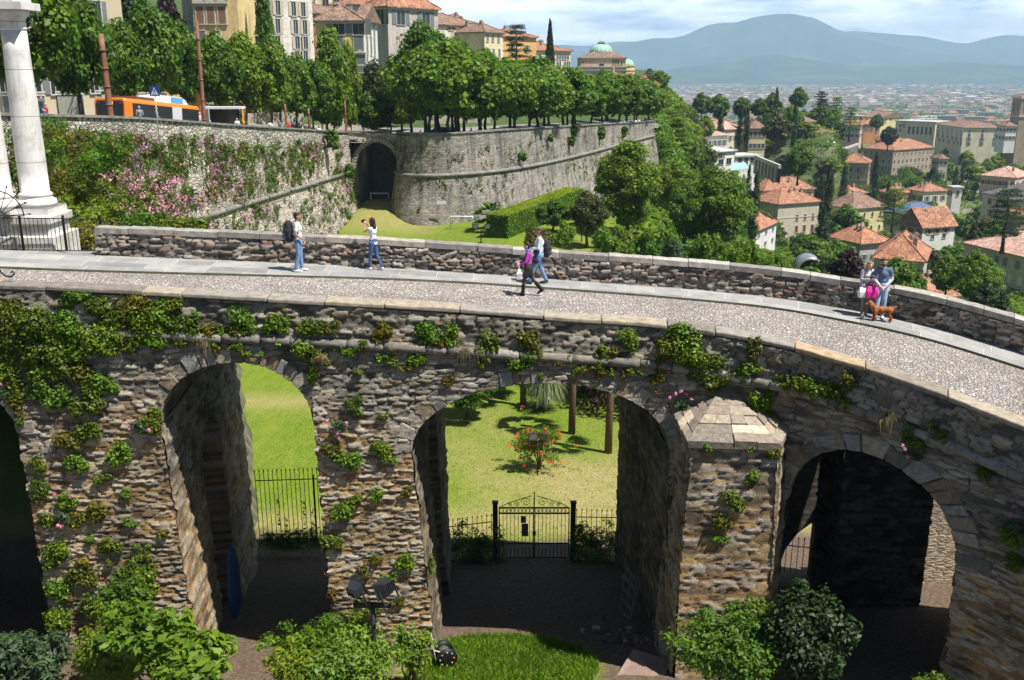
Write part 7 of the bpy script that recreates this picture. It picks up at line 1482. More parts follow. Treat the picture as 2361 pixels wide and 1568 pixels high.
# football goals
def goal(p, w_, h_, label, rz=0.):
    e = empty('football_goal', p, rz, label=label, cat='football goal'); wh = plain('white_paint', (.8, .8, .8), .4)
    m = MB(); m.tube([(-w_ / 2, 0, -.1), (-w_ / 2, 0, h_), (w_ / 2, 0, h_), (w_ / 2, 0, -.1)], .085, 8); m.build('frame', wh, e)
    n = MB()
    for x in (-w_ / 2, w_ / 2): n.tube([(x, 0, h_), (x, .9, 0), (x, 0, 0)], .02, 5)
    n.tube([(-w_ / 2, .9, 0), (w_ / 2, .9, 0)], .02, 5); n.build('stay', wh, e)
q = atz(1064, 531, 2.62); goal(q, 2.55, 1.55, 'small white football goal on the lawn before the bastion'); q = atY(876, 470, 119); goal(q, 2.2, 1.3, 'white goal frame stored inside the dark archway')
m = MB(); m.box(-.55, .55, -.05, 0, -.2, .2); o = m.build('wall_plaque', plain('white_plaque', (.7, .68, .64))); o.location = atY(1018, 467, 110.2); setp(o, 'small white plaque on the lower bastion wall', 'plaque')
# odds and ends in the shaded yard
bc = atY(500, 1255, 27.2); m = MB(); prof = [(.02, -1.25), (.22, -1.1), (.3, -.6), (.31, 0), (.3, .6), (.22, 1.05), (.02, 1.25)]; m.lathe(prof, 18, 0, True, M=Matrix.Scale(.3, 4, (0, 1, 0))); o = m.build('upright_boat', plain('blue_plastic', (.02, .075, .22), .4)); o.location = (-7.95, 24.6, 5.9); o.rotation_euler = (.08, -.1, 1.3); setp(o, 'blue plastic boat standing upright against the pier under the left arch', 'boat')
m = MB()
for z in (0, .35, .7, 1.05, 1.35): m.box(-.4, .4, -.03, 0, z, z + .11)
for x in (-.4, -.05, .3): m.box(x, x + .1, 0, .09, 0, 1.46)
o = m.build('wooden_pallet', noisy('grey_wood', [(.3, (.13, .11, .09)), (.7, (.26, .23, .19))], 5, 5, .9, .5, .01, (1, 1, .2))); o.location = (3.35, 25.2, 4.45); o.rotation_euler = (-.1, 0, -1.25); setp(o, 'grey wooden pallet leaning on the right pier of the middle arch', 'pallet')
q = atz(1026, 1535, 5.65); e = empty('hose_reel', (q.x, q.y, q.z), .35, label='black hose reel standing at the foot of the middle pier', cat='hose reel')
for y in (-.18, .18):
    m = MB(); m.lathe([(.03, y - .02), (.27, y - .02), (.27, y + .02), (.03, y + .02)], 20, M=Matrix.Translation((0, 0, .32)) @ Matrix.Rotation(pi / 2, 4, 'X'));
    m.build('flange', MIR, e)
m = MB(); m.lathe([(.16, -.16), (.17, .16)], 16, M=Matrix.Translation((0, 0, .32)) @ Matrix.Rotation(pi / 2, 4, 'X')); m.build('drum', plain('grey_hose', (.12, .12, .10)), e); m = MB(); m.tube([(-.2, 0, -.05), (-.28, 0, .5), (-.34, 0, 1.0)], .018, 6); m.tube([(.3, 0, -.05), (.1, 0, .3), (-.28, 0, .5)], .018, 6); m.build('handle', MTR, e)
for i in range(8): a = i * pi / 4; m = MB(); m.ball((.18 * cos(a), -.21, .32 + .18 * sin(a)), .022, 6); m.build('knob', plain('orange_plastic' if i % 3 == 0 else 'pale_plastic', (.7, .15, .02) if i % 3 == 0 else (.4, .38, .33)), e)
m = MB(); m.box(-.14, .14, -.02, .02, -.18, .18); o = m.build('white_board', plain('white_sheet', (.55, .58, .62))); o.location = atY(1798, 1361, 28.4); o.rotation_euler = (0, .15, .1); setp(o, 'small white board hanging on the fence under the right arch', 'board')
m = MB(); m.add([(-.75, -.4, 0), (.5, -.5, .05), (.8, .45, .1), (-.1, .6, .32), (-.75, -.4, .03), (.5, -.5, .08), (.8, .45, .13), (-.1, .6, .35)], [(3, 2, 1, 0), (4, 5, 6, 7), (0, 1, 5, 4), (1, 2, 6, 5), (2, 3, 7, 6), (3, 0, 4, 7)]); o = m.build('cover_sheet', plain('brown_board', (.22, .15, .12), .7)); q = atz(1475, 1558, 5.7); o.location = q; setp(o, 'brown board lying at the bottom beside the rubble heap', 'board')
m = MB(); rr = random.Random(2)
for i in range(260):
    x, y = rr.gauss(0, .42), rr.gauss(0, .5); z = max(0, .3 - (x * x + y * y) * .35); s = rr.uniform(.03, .1); M_ = Matrix.Translation((x, y, z)) @ Matrix.Rotation(rr.uniform(0, 3), 4, Vector((rr.random(), rr.random(), rr.random()))); m.box(-s, s, -s * .7, s * .7, -s * .5, s * .5, 0, M_)
q = atz(1445, 1502, 5.0); m.ball((0, 0, -.05), (.9, 1.0, .3), 12); o = m.build('rubble_heap', islandmat('rubble', [(0, (.10, .08, .07)), (.5, (.17, .14, .12)), (.92, (.38, .36, .34))])); o.location = q; setp(o, 'heap of broken stones in the shade of the buttress', 'rubble', None, 'stuff')
m = MB()
for i in range(5): m.tube([(i * .07, 0, 0), (i * .07 - 1.1 - i * .05, .3, 3.4 + i * .1)][::-1], .035, 6)
o = m.build('leaning_poles', MBARK); o.location = (9.55, 26.0, 2.9); o.rotation_euler = (0, .75, 0); setp(o, 'dark wooden poles leaning beside the fence under the right arch', 'poles')
# sunlit wall stub behind the right arch, sealed brick sill below the far archway
m = MB(); m.box(12.7, 16.2, 28.6, 29.1, -1, 8.5); o = m.build('garden_wall', MCOP); uvl = o.data.uv_layers.new(name='UVMap')
for lp in o.data.loops: v_ = o.data.vertices[lp.vertex_index].co; uvl.data[lp.index].uv = (v_.x + v_.y, v_.z)
o.data.materials.clear(); o.data.materials.append(wallstone('thin_course_stone', [(0, (.26, .22, .17)), (.4, (.38, .31, .22)), (.8, (.46, .39, .29)), (1, (.30, .27, .23))], (.14, .12, .095), .34, .09, .7, .9, .03)); setp(o, 'sunlit pale stone garden wall glimpsed through the right arch', 'wall')
a = atY(850, 490, 113.5); b = atY(895, 492, 113.5); m = MB(); m.box(a.x, b.x, 113.5, 114.3, 0, a.z); o = m.build('brick_sill', MCOP); uvl = o.data.uv_layers.new(name='UVMap')
for lp in o.data.loops: v_ = o.data.vertices[lp.vertex_index].co; uvl.data[lp.index].uv = (v_.x + v_.y, v_.z)
o.data.materials.clear(); o.data.materials.append(wallstone('brown_brick', [(0, (.22, .13, .08)), (.5, (.32, .2, .12)), (1, (.40, .27, .18))], (.2, .17, .14), .4, .16, .5, .6, .04)); setp(o, 'low brown brick wall below the deep archway', 'wall')

# ---------------------------------------------------------------- promenade furniture and vehicles
def WY(px, Y):      # never in front of the rampart parapet
    r_ = ray(px, 270); return max(Y, 38.95 / (.17 - r_[0] / r_[1]) + 1.3) if px < 815 else Y
def tpole(px0, py0, px1, Y, r, label):
    Y = WY(px1, Y); b = atY(px1, 272, Y); t_ = atY(px0, py0, Y); m = MB(); z0 = terz(b.x, Y) if Y > 50 else b.z; n = 5
    m.tube([Vector((b.x, Y, z0 - .3)).lerp(Vector((t_.x, Y, t_.z)), i / n) for i in range(n + 1)], [r * (1 - .25 * i / n) for i in range(n + 1)], 12)
    for i in range(5): q = Vector((b.x, Y, z0)).lerp(t_, .12 + i * .18); m.tube([q - Vector((0, 0, .05)), q + Vector((0, 0, .05))], r * 1.08, 12)
    o = m.build('street_pole', noisy('rust_brown_pole', [(.3, (.16, .07, .045)), (.6, (.28, .13, .085)), (.8, (.38, .22, .16))], 1.4, 5, .7, .2)); setp(o, label, 'pole')
tpole(232, 78, 256, 66, .24, 'thick leaning rust brown pole covered in notices in front of the bus rear'); tpole(453, 48, 470, 88, .19, 'slim rust brown pole right of the bus front'); tpole(657, 240, 660, 99, .13, 'thin brown pole between the street trees on the left'); tpole(711, 250, 713, 104, .13, 'thin brown pole left of the forked street tree'); tpole(795, 232, 797, 112, .13, 'thin brown pole right of the forked street tree'); tpole(1002, 250, 1004, 116, .14, 'thin pole beside the tallest promenade tree trunk')
# crossing sign
p = atY(356, 210, 66); e = empty('crossing_sign', (p.x, 66, terz(p.x, 66)), -.1, label='blue square pedestrian crossing sign on a thin post before the bus', cat='road sign'); h_ = p.z - terz(p.x, 66)
m = MB(); m.tube([(0, .03, 0), (0, .03, h_ + .3)], .03, 8); m.build('post', MTR, e); m = MB(); m.box(-.34, .34, -.02, .02, h_ - .32, h_ + .32); m.build('sign_plate', plain('sign_blue', (.02, .06, .32), .4), e)
m = MB(); m.add([(-.26, -.024, h_ - .24), (.26, -.024, h_ - .24), (0, -.024, h_ + .25)], [(0, 1, 2)]); m.build('white_triangle', plain('sign_white', (.8, .8, .8), .4), e)
m = MB(); y_ = -.028
for q in ([(-.02, .10), (.04, .10), (.04, .15), (-.02, .15)], [(-.04, .09), (.05, .09), (.03, -.05), (-.03, -.05)], [(-.03, -.04), (.0, -.04), (-.07, -.2), (-.11, -.2)], [(.0, -.04), (.03, -.04), (.11, -.2), (.07, -.2)], [(.03, .08), (.05, .05), (.11, -.02), (.10, -.04)], [(-.04, .08), (-.03, .04), (-.09, -.02), (-.10, .0)], [(-.2, -.235), (-.12, -.235), (-.09, -.205), (-.15, -.205)], [(.0, -.235), (.08, -.235), (.06, -.205), (-.0, -.205)]): m.add([(x, y_, h_ + z) for x, z in q], [tuple(range(len(q)))])
m.build('walking_figure', plain('sign_black', (.02, .02, .02)), e)
# bus
BR = Vector((-31.55, 74.6, 0)); BD = Vector((1.6, 10.6, 0)).normalized(); rzb = math.atan2(BD.y, BD.x); zr = atY(285, 222, 74).z; zbase = zr - 3.15
e = empty('city_bus', (-30.3, 74.2, zbase), rzb, label='orange and black city bus with blue and white roof pod parked behind the rampart', cat='bus'); e.rotation_euler = (0, math.atan2(.95, 11.), rzb)
OR = plain('bus_orange', (.85, .22, .02), .35); BK = plain('bus_black', (.02, .022, .026), .25, spec=.5); WHB = plain('bus_white', (.75, .77, .8), .4); BLU = plain('bus_blue', (.10, .38, .72), .4)
m = MB(); m.prism([(-1.27, .35), (1.27, .35), (1.27, 2.85), (1.12, 3.05), (-1.12, 3.05), (-1.27, 2.85)], 0, 11.9, 0, Matrix.Rotation(-pi / 2, 4, 'Z')); o = m.build('body', OR, e); o.modifiers.new('b', 'BEVEL').width = .06
m = MB(); m.prism([(-1.05, 1.15), (1.05, 1.15), (1.12, 2.6), (1.0, 2.85), (-1.0, 2.85), (-1.12, 2.6)], -.03, 0, 0, Matrix.Rotation(-pi / 2, 4, 'Z')); m.build('rear_window', BK, e)
for s in (-1, 1): m = MB(); y0, y1 = sorted((s * 1.268, s * 1.29)); m.box(1.0, 11.8, y0, y1, 1.0, 2.72); m.build('side_glazing', BK, e)
m = MB()
def digit(mb, x, z, s, segs):   # on the rear (local -x plane): text plane y
    for a_, b_ in segs:
        y0, y1 = sorted((x + a_[0] * s, x + b_[0] * s)); z0_, z1_ = sorted((z + a_[1] * s, z + b_[1] * s)); mb.box(-.045, -.03, y0 - .018, y1 + .018, z0_ - .018, z1_ + .018)
digit(m, .12, 2.5, .26, [((-.15, 0), (-.15, 1)), ((0, 1), (-.15, 1))]); digit(m, -.1, 2.5, .26, [((0, 0), (0, 1)), ((-.55, 0), (-.55, 1)), ((0, 0), (-.55, 0)), ((0, 1), (-.55, 1))]); dm, dt = M_new('led_orange'); em_ = dt.n('Emission', Color=(1, .25, .03), Strength=3.); dt.nt.links.new(em_, dt.out.inputs[0]); m.build('route_number', dm, e)
m = MB(); m.box(-.05, -.03, .82, .95, 2.62, 2.7); m.box(-.05, -.03, -.95, -.82, 2.62, 2.7); m.build('tail_light', plain('tail_red', (.6, .03, .02), .3), e)
m = MB(); m.box(2.2, 5.0, -.9, .9, 3.05, 3.3); m.build('roof_unit', plain('bus_brown', (.16, .08, .06)), e)
m = MB(); m.prism([(5.2, 3.05), (10.6, 3.05), (10.1, 3.45), (9.4, 3.62), (5.8, 3.62), (5.4, 3.5)], -.95, .95); m.build('roof_pod', WHB, e); m = MB(); m.box(7.6, 9.6, -.965, .965, 3.1, 3.55); m.build('pod_panel', BLU, e)
m = MB(); m.box(7.1, 8.7, -1.31, -1.292, .9, 2.75); po = m.build('advert_panel', plain('advert_white', (.6, .6, .62)), e); m = MB()
for i in range(4): m.box(7.3 + i * .32, 7.48 + i * .32, -1.315, -1.311, 1.05, 1.05 + .5 + .1 * (i % 2)); 
m.build('advert_print', plain('advert_red', (.35, .06, .05)), po)
for x in (2.6, 9.4):
    for s in (-1, 1): m = MB(); m.lathe([(.01, -.14), (.3, -.14), (.48, -.13), (.5, 0), (.48, .13), (.3, .14), (.01, .14)], 20, M=Matrix.Translation((x, s * 1.17, .48)) @ Matrix.Rotation(pi / 2, 4, 'X')); m.build('wheel', plain('tyre', (.02, .02, .02), .8), e)
# cars
def car(px, py_top, Y, rz, col, label, group='cars parked on the promenade'):
    p = atY(px, py_top, Y); z0 = min(terz(p.x, Y), p.z - 1.35) if p.z - terz(p.x, Y) < 2.4 else p.z - 1.45; e = empty('parked_car', (p.x, Y, z0), rz, label=label, cat='car', group=group); pt_ = plain('paint_' + '_'.join(str(c) for c in col), col, .25, spec=.6)
    m = MB(); prof = [(-2.05, .3), (2.0, .3), (2.08, .55), (1.95, .78), (1.15, .9), (.45, 1.38), (-1.15, 1.42), (-1.85, .98), (-2.08, .9)]; m.prism(prof, -.84, .84); b = m.build('body', pt_, e); b.modifiers.new('b', 'BEVEL').width = .08
    m = MB()
    for s in (-1, 1): y0, y1 = sorted((s * .842, s * .86)); m.prism([(-1.5, .95), (.85, .95), (.38, 1.3), (-1.1, 1.34)], y0, y1)
    m.add([(1.17, -.7, .93), (1.17, .7, .93), (.5, .62, 1.38), (.5, -.62, 1.38)], [(0, 1, 2, 3)]); m.add([(-1.88, -.7, 1.0), (-1.88, .7, 1.0), (-1.2, .62, 1.43), (-1.2, -.62, 1.43)], [(3, 2, 1, 0)]); m.build('windows', MGL, e)
    for x in (-1.3, 1.3):
        for s in (-1, 1): w_ = MB(); w_.lathe([(.01, -.1), (.2, -.1), (.31, -.09), (.32, 0), (.31, .09), (.2, .1), (.01, .1)], 16, M=Matrix.Translation((x, s * .8, .32)) @ Matrix.Rotation(pi / 2, 4, 'X')); w_.build('wheel', CACHE['tyre'], e)
    for s in (-1, 1): l = MB(); l.ball((2.0, s * .6, .66), (.07, .14, .08), 8); l.build('headlight', WHB, e)
    return e
for a_ in ((1030, 293, 128, -.5, (.03, .07, .25), 'dark blue car between the trunks above the bastion'), (882, 299, 123, .1, (.05, .16, .12), 'green car behind the parapet above the archway'), (1155, 289, 152, .9, (.35, .48, .62), 'pale blue car among the trees above the bastion'), (1270, 284, 196, .2, (.55, .05, .03), 'small red car at the left end of the parked row'), (1288, 286, 190, .1, (.03, .035, .04), 'black car beside the red one'), (1306, 284, 196, .2, (.65, .66, .68), 'white car right of the black one')): car(*a_)
for i, px in enumerate((1326, 1345, 1362, 1380, 1397)): car(px, 281 - i * .6, 205 + i * 5, .3, (.62, .63, .66) if i % 2 else (.25, .27, .30), 'light car parked under the far end of the tree row' if i % 2 else 'grey car parked under the far end of the tree row', 'cars under the far end of the tree row')
# bus shelter and info board
p = atY(512, 248, 89); e = empty('bus_shelter', (p.x, 89, terz(p.x, 89)), 0, label='glass bus shelter with white canopy before the orange house', cat='bus shelter'); h_ = p.z - terz(p.x, 89); m = MB(); m.box(-1.9, 1.9, -.8, .8, h_ - .1, h_ + .08); m.build('canopy', WHB, e)
for x in (-1.2, 1.2): m = MB(); m.box(x - .05, x + .05, .5, .6, 0, h_); m.build('post', MIR, e)
m = MB(); m.box(-1.2, 1.2, .54, .56, .3, h_ - .2); m.build('glass_panel', MGL, e)
p = atY(259, 408 / 1.0 * .98 if False else 245, 78); m = MB(); m.box(-.9, .9, -.05, .05, -1.0, .9); m.box(-.8, .8, -.06, -.05, -.9, .8, 1); o = m.build('notice_board', [MIR, plain('faded_poster', (.42, .42, .34))]); o.location = atY(258 / 1.0, 246, 82) if False else atY(158 * 1.0, 246, 80); setp(o, 'framed pale notice board before the rusticated palace', 'notice board')
# ---------------------------------------------------------------- people: limbs grown together into one skin
def caps(mb, pts, rad, n=12, sq=(1, 1)):
    mb.tube(pts, rad, n, sq=sq)
    for p, r in ((pts[0], rad[0]), (pts[-1], rad[-1])): mb.ball(p, r * .99, n)
    for p, r in list(zip(pts, rad))[1:-1]: mb.ball(p, r * 1.0, n)
def fuse(mb, name, mats, parent, voxel=.014, smooth=3):
    me = mb.mesh(name, mats); o = bpy.data.objects.new('tmp', me); COL.objects.link(o)
    r = o.modifiers.new('r', 'REMESH'); r.mode = 'VOXEL'; r.voxel_size = voxel; r.use_smooth_shade = True
    if smooth: s = o.modifiers.new('s', 'SMOOTH'); s.factor = .5; s.iterations = smooth
    bpy.context.view_layer.update(); dg = bpy.context.evaluated_depsgraph_get(); nm = bpy.data.meshes.new_from_object(o.evaluated_get(dg)); bpy.data.objects.remove(o)
    nm.name = name; nm.materials.clear(); nm.materials.append(mats if not isinstance(mats, (list, tuple)) else mats[0]); nm.polygons.foreach_set('use_smooth', [True] * len(nm.polygons))
    return link(name, nm, parent)
SK = {k: noisy('skin_' + k, [(.3, tuple(x * .88 for x in c)), (.7, c)], 12., 3, .5, .08, .003) for k, c in dict(tan=(.42, .23, .15), fair=(.62, .40, .31)).items()}
def cloth(name, c, sc=14.): return noisy('cloth_' + name, [(.3, tuple(x * .72 for x in c)), (.7, tuple(min(.85, x * 1.12) for x in c))], sc, 5, .9, .4, .01)
def V3(*a): return Vector(a)
def person(loc, face_deg, H, label, skin, shirt, trousers, shoes, hair, J=None, sleeve='short', female=False, hairlen=0., extra=None, skirt=False, legs_bare=False, vox=.014, open_cardigan=None, tilt=(0, 0), boots=None):
    """faces +y locally. J overrides joints (metres for a 1.75 m figure)"""
    s = H / 1.75; e = empty('person', loc, R(face_deg), label=label, cat='person'); e.scale = (s, s, s)
    j = dict(pel=V3(0, 0, .93), hL=V3(-.09, 0, .90), hR=V3(.09, 0, .90), kL=V3(-.10, .03, .50), kR=V3(.10, .03, .50), aL=V3(-.10, -.01, .09), aR=V3(.10, -.01, .09), wst=V3(0, 0, 1.08), ch=V3(0, 0, 1.28), nk=V3(0, -.01, 1.46), hd=V3(0, .02, 1.62),
             sL=V3(-.18, 0, 1.41), sR=V3(.18, 0, 1.41), eL=V3(-.23, -.02, 1.13), eR=V3(.23, -.02, 1.13), wL=V3(-.22, .06, .90), wR=V3(.22, .06, .90), fL=V3(0, .15, -.06), fR=V3(0, .15, -.06))
    if female:
        for k in ('sL', 'sR'): j[k] = V3(j[k].x * .87, 0, 1.40)
    if J: j.update({k: V3(*v) for k, v in J.items()})
    b = MB(); tr = .90 if female else 1.
    caps(b, [j['pel'], j['wst'], j['ch']], [.125, .112 * tr, .135 * tr], sq=(1, .78)); caps(b, [j['sL'] * .75 + j['ch'] * .25, j['sR'] * .75 + j['ch'] * .25], [.075 * tr, .075 * tr]); caps(b, [j['ch'], j['nk']], [.10 * tr, .058]); caps(b, [j['nk'], j['hd'] + V3(0, -.01, -.04)], [.052, .05])
    hd = j['hd']; b.ball(hd + V3(0, -.005, .02), (.076, .094, .095), 16); b.ball(hd + V3(0, .022, -.035), (.060, .066, .080), 14); b.ball(hd + V3(0, .03, -.085), (.04, .045, .035), 10)
    caps(b, [hd + V3(0, .088, .01), hd + V3(0, .104, -.022)], [.012, .017], 8); caps(b, [hd + V3(-.02, .086, -.058), hd + V3(.02, .086, -.058)], [.010, .010], 8)
    for q in (-1, 1): b.ball(hd + V3(q * .079, -.005, -.01), (.014, .022, .034), 8)
    for q in 'LR':
        caps(b, [j['s' + q], j['e' + q], j['w' + q]], [.050 * tr, .040 * tr, .028 * tr]); d = (j['w' + q] - j['e' + q]).normalized(); w_ = j['w' + q]; sg = -1 if q == 'L' else 1
        side = d.cross(V3(0, 1, 0) if abs(d.y) < .8 else V3(0, 0, 1)); side.normalize(); nrm = d.cross(side)
        caps(b, [w_, w_ + d * .05], [.030, .036], sq=(1, .6)); cur = nrm * (1 if nrm.y > 0 else -1)
        for k in range(4):
            st = w_ + d * .07 + side * (k - 1.5) * .019; L = (.062, .072, .068, .052)[k]; caps(b, [st, st + d * L * .55, st + d * L * .85 + cur * .018], [.0095, .009, .008], 6)
        st = w_ + d * .03 - side * sg * .02; caps(b, [st, st - side * sg * .03 + d * .035, st - side * sg * .03 + d * .062 + cur * .008], [.012, .011, .009], 6)
        caps(b, [j['h' + q], j['k' + q], j['a' + q]], [.082, .054, .036]); caps(b, [j['a' + q] + V3(0, -.02, -.03), j['a' + q] + j['f' + q]], [.036, .026])
    fuse(b, 'body', SK[skin], e, .011, 2)
    ey = MB()
    for q in (-1, 1): ey.ball(hd + V3(q * .029, .083, .008), (.011, .006, .007), 8)
    ey.build('eyes', plain('eye_dark', (.03, .02, .015), .2), e)
    # clothes
    t = MB(); g = .016; hem = j['pel'] + V3(0, 0, -.03)
    caps(t, [hem, j['wst'], j['ch']], [.142, .128 * tr, .150 * tr], sq=(1, .80)); caps(t, [j['sL'] * .8 + j['ch'] * .2, j['sR'] * .8 + j['ch'] * .2], [.084 * tr, .084 * tr]); caps(t, [j['ch'], j['nk'] + V3(0, 0, -.05)], [.112 * tr, .076])
    if female: caps(t, [j['ch'] + V3(-.065, .085, -.01), j['ch'] + V3(.065, .085, -.01)], [.06, .06])
    for q in 'LR':
        if sleeve == 'short': m_ = j['s' + q].lerp(j['e' + q], .62); caps(t, [j['s' + q], m_], [.067 * tr, .060 * tr])
        elif sleeve == 'long': caps(t, [j['s' + q], j['e' + q], j['e' + q].lerp(j['w' + q], .9)], [.066 * tr, .054 * tr, .042 * tr])
        elif sleeve == 'cap': caps(t, [j['s' + q], j['s' + q].lerp(j['e' + q], .22)], [.062 * tr, .058 * tr])
    fuse(t, 'shirt', shirt, e, vox)
    p = MB()
    if skirt:
        caps(p, [j['pel'] + V3(0, 0, .04), j['pel'] + V3(0, 0, -.02)], [.146, .15], sq=(1, .85)); 
        for q in 'LR': caps(p, [j['h' + q], j['h' + q].lerp(j['k' + q], .62)], [.115, .105])
    else:
        caps(p, [j['pel'] + V3(0, 0, .05), j['pel'] + V3(0, 0, -.04)], [.134, .140], sq=(1, .84))
        for q in 'LR': caps(p, [j['h' + q], j['k' + q], j['a' + q] + V3(0, 0, .03)], [.102, .070 if not female else .064, .058 if not female else .048])
    fuse(p, 'skirt' if skirt else 'trousers', trousers, e, vox)
    if skirt:
        p = MB()
        for q in 'LR': caps(p, [j['h' + q].lerp(j['k' + q], .4), j['k' + q], j['a' + q]], [.078, .058, .042])
        fuse(p, 'tights', cloth('tights', (.07, .045, .04)), e, vox)
    for q in 'LR':
        sh = MB(); a = j['a' + q]; f = j['f' + q]; caps(sh, [a + V3(0, -.035, -.04), a + f * .55 + V3(0, 0, -.02), a + f * 1.12], [.047, .045, .036], sq=(1, .9))
        if boots: caps(sh, [a, a.lerp(j['k' + q], .62)], [.058, .066])
        fuse(sh, 'shoe' if not boots else 'boot', shoes, e, vox * .9)
    h = MB(); h.ball(hd + V3(0, -.022, .045), (.086, .098, .086), 16); h.ball(hd + V3(0, -.05, -.005), (.082, .068, .085), 14); h.ball(hd + V3(0, .045, .085), (.062, .045, .03), 10)
    if hairlen > 0: caps(h, [hd + V3(0, -.065, 0), hd + V3(0, -.095, -hairlen * .5), hd + V3(0, -.10, -hairlen)], [.075, .075, .045], sq=(1.15, .6)); [caps(h, [hd + V3(q * .07, -.01, .03), hd + V3(q * .082, -.02, -.08), hd + V3(q * .08, -.01, -hairlen * .62)], [.035, .03, .018]) for q in (-1, 1)]
    fuse(h, 'hair', hair, e, vox * .9)
    if open_cardigan:
        c = MB(); 
        for q in 'LR':
            sg = -1 if q == 'L' else 1; caps(c, [j['s' + q], j['e' + q], j['e' + q].lerp(j['w' + q], .85)], [.064, .054, .043]); caps(c, [j['s' + q] * .8 + V3(0, -.02, .26), V3(sg * .15, -.02, 1.2), V3(sg * .155, -.01, .82)], [.07, .075, .075], sq=(.7, 1))
        caps(c, [V3(0, -.09, 1.40), V3(0, -.10, 1.15), V3(0, -.10, .84)], [.10, .10, .115], sq=(1.25, .6)); fuse(c, 'cardigan', open_cardigan, e, vox)
    return e, j
def ground_z(x, y):
    t = float(t_of(x, 2)); ts = np.linspace(max(0, t - 2), min(12.9, t + 2), 400); nx, ny, fx, fy = (cat(ts, k) for k in range(4)); L = np.hypot(fx - nx, fy - ny); ux, uy = (fx - nx) / L, (fy - ny) / L; s = (x - nx) * ux + (y - ny) * uy; d = np.abs((x - nx) * uy - (y - ny) * ux); i = int(np.argmin(d))
    far = L[i] - s[i]; rz = float(cat(ts[i], 4)); wdt = float(cat(ts[i], 5)) + KW
    if far < wdt: return rz + .07
    f = (far - wdt) / (L[i] - .45 - wdt); return rz + .06 * (1 - (2 * f - 1) ** 2)
def foot(px, py):
    z = 13.5
    for _ in range(12): p = atz(px, py, z); z = ground_z(p.x, p.y)
    return Vector((p.x, p.y, z))
DEN = cloth('denim', (.17, .28, .48)); DEND = cloth('dark_denim', (.06, .11, .24)); WHT = cloth('white_cotton', (.74, .74, .76)); BLKH = noisy('hair_black', [(.3, (.008, .007, .007)), (.7, (.03, .025, .022))], 30, 4, .5, .5, .01, (1, 1, .2)); BRH = noisy('hair_brown', [(.3, (.035, .02, .012)), (.7, (.10, .06, .035))], 30, 4, .5, .5, .01, (1, 1, .2)); BLH = noisy('hair_auburn_blond', [(.3, (.22, .11, .05)), (.7, (.42, .25, .12))], 30, 4, .5, .5, .01, (1, 1, .2)); WSH = cloth('white_shoe', (.62, .62, .64)); DSH = cloth('dark_shoe', (.03, .03, .03))
# man with backpack, facing right and slightly away
P1 = foot(691, 626); M1, j1 = person(P1, -80, 1.80, 'man in white t-shirt and wide jeans with a dark backpack standing on the pavement', 'tan', WHT, DEN, WSH, BLKH, J=dict(kL=(-.11, .05, .5), aL=(-.12, .06, .09), kR=(.1, .0, .5), aR=(.1, -.10, .09), eR=(.235, -.04, 1.14), wR=(.19, .13, .97), eL=(-.23, -.02, 1.14), wL=(-.18, .14, .97), hd=(0, .03, 1.63)))
def backpack(per, loc, sc, mat1, mat2, label):
    e = empty('backpack', per.matrix_basis @ Vector(loc) if False else (per.location + Matrix.Rotation(per.rotation_euler.z, 3, 'Z') @ (Vector(loc) * per.scale.x)), per.rotation_euler.z, label=label, cat='backpack')
    m = MB(); caps(m, [V3(0, 0, -.17 * sc), V3(0, -.02, .02), V3(0, .0, .17 * sc)], [.13 * sc, .145 * sc, .12 * sc], sq=(1.05, .75)); fuse(m, 'pack', mat1, e, .014)
    m = MB(); caps(m, [V3(0, -.10 * sc, -.14 * sc), V3(0, -.11 * sc, .0)], [.09 * sc, .085 * sc], sq=(1, .6)); fuse(m, 'pocket', mat2, e, .014)
    for s in (-1, 1): m = MB(); m.tube([(s * .11, .09, -.2 * sc), (s * .15, .26, -.1), (s * .145, .29, .06), (s * .12, .24, .2), (s * .09, .10, .21)], .016, 8, sq=(1.6, .6)); m.build('strap', mat2, e)
backpack(M1, (0, -.24, 1.20), 1.15, cloth('pack_black', (.03, .032, .035)), cloth('pack_grey', (.16, .18, .20)), 'black and grey backpack on the back of the man in the white t-shirt')
# woman photographing, facing left/away
P2 = foot(863, 622); M2, j2 = person(P2, 62, 1.64, 'long haired woman in white top and jeans lifting a camera to her eye', 'tan', WHT, DEND, WSH, BLKH, J=dict(eL=(-.20, .20, 1.30), wL=(-.07, .27, 1.51), eR=(.20, .20, 1.28), wR=(.07, .28, 1.50), kL=(-.10, .06, .5), aL=(-.11, .10, .09), kR=(.09, -.06, .5), aR=(.10, -.24, .10), hd=(0, .03, 1.62), fR=(0, .14, -.07)), sleeve='cap', female=True, hairlen=.34)
rot2 = Matrix.Rotation(M2.rotation_euler.z, 3, 'Z'); e = empty('camera', M2.location + rot2 @ (Vector((0, .36, 1.60)) * .937), M2.rotation_euler.z, label='small black camera held up by the long haired woman', cat='camera'); m = MB(); m.box(-.065, .065, -.03, .03, -.04, .04); m.box(-.025, .025, -.03, .02, .04, .058); m.build('body', plain('camera_black', (.02, .02, .02), .4), e); m = MB(); m.lathe([(.03, .03), (.032, .08)], 14, M=Matrix.Rotation(-pi / 2, 4, 'X')); m.build('lens', MGL, e)
m = MB(); m.tube([V3(.088 * cos(a), -.0 + .03 * 0 - .015, .045 + .088 * sin(a)) for a in np.linspace(-.1, pi + .1, 14)], .012, 8); o = m.build('headband', cloth('red_band', (.55, .02, .06)), M2); o.location = (0, .045, 1.62)
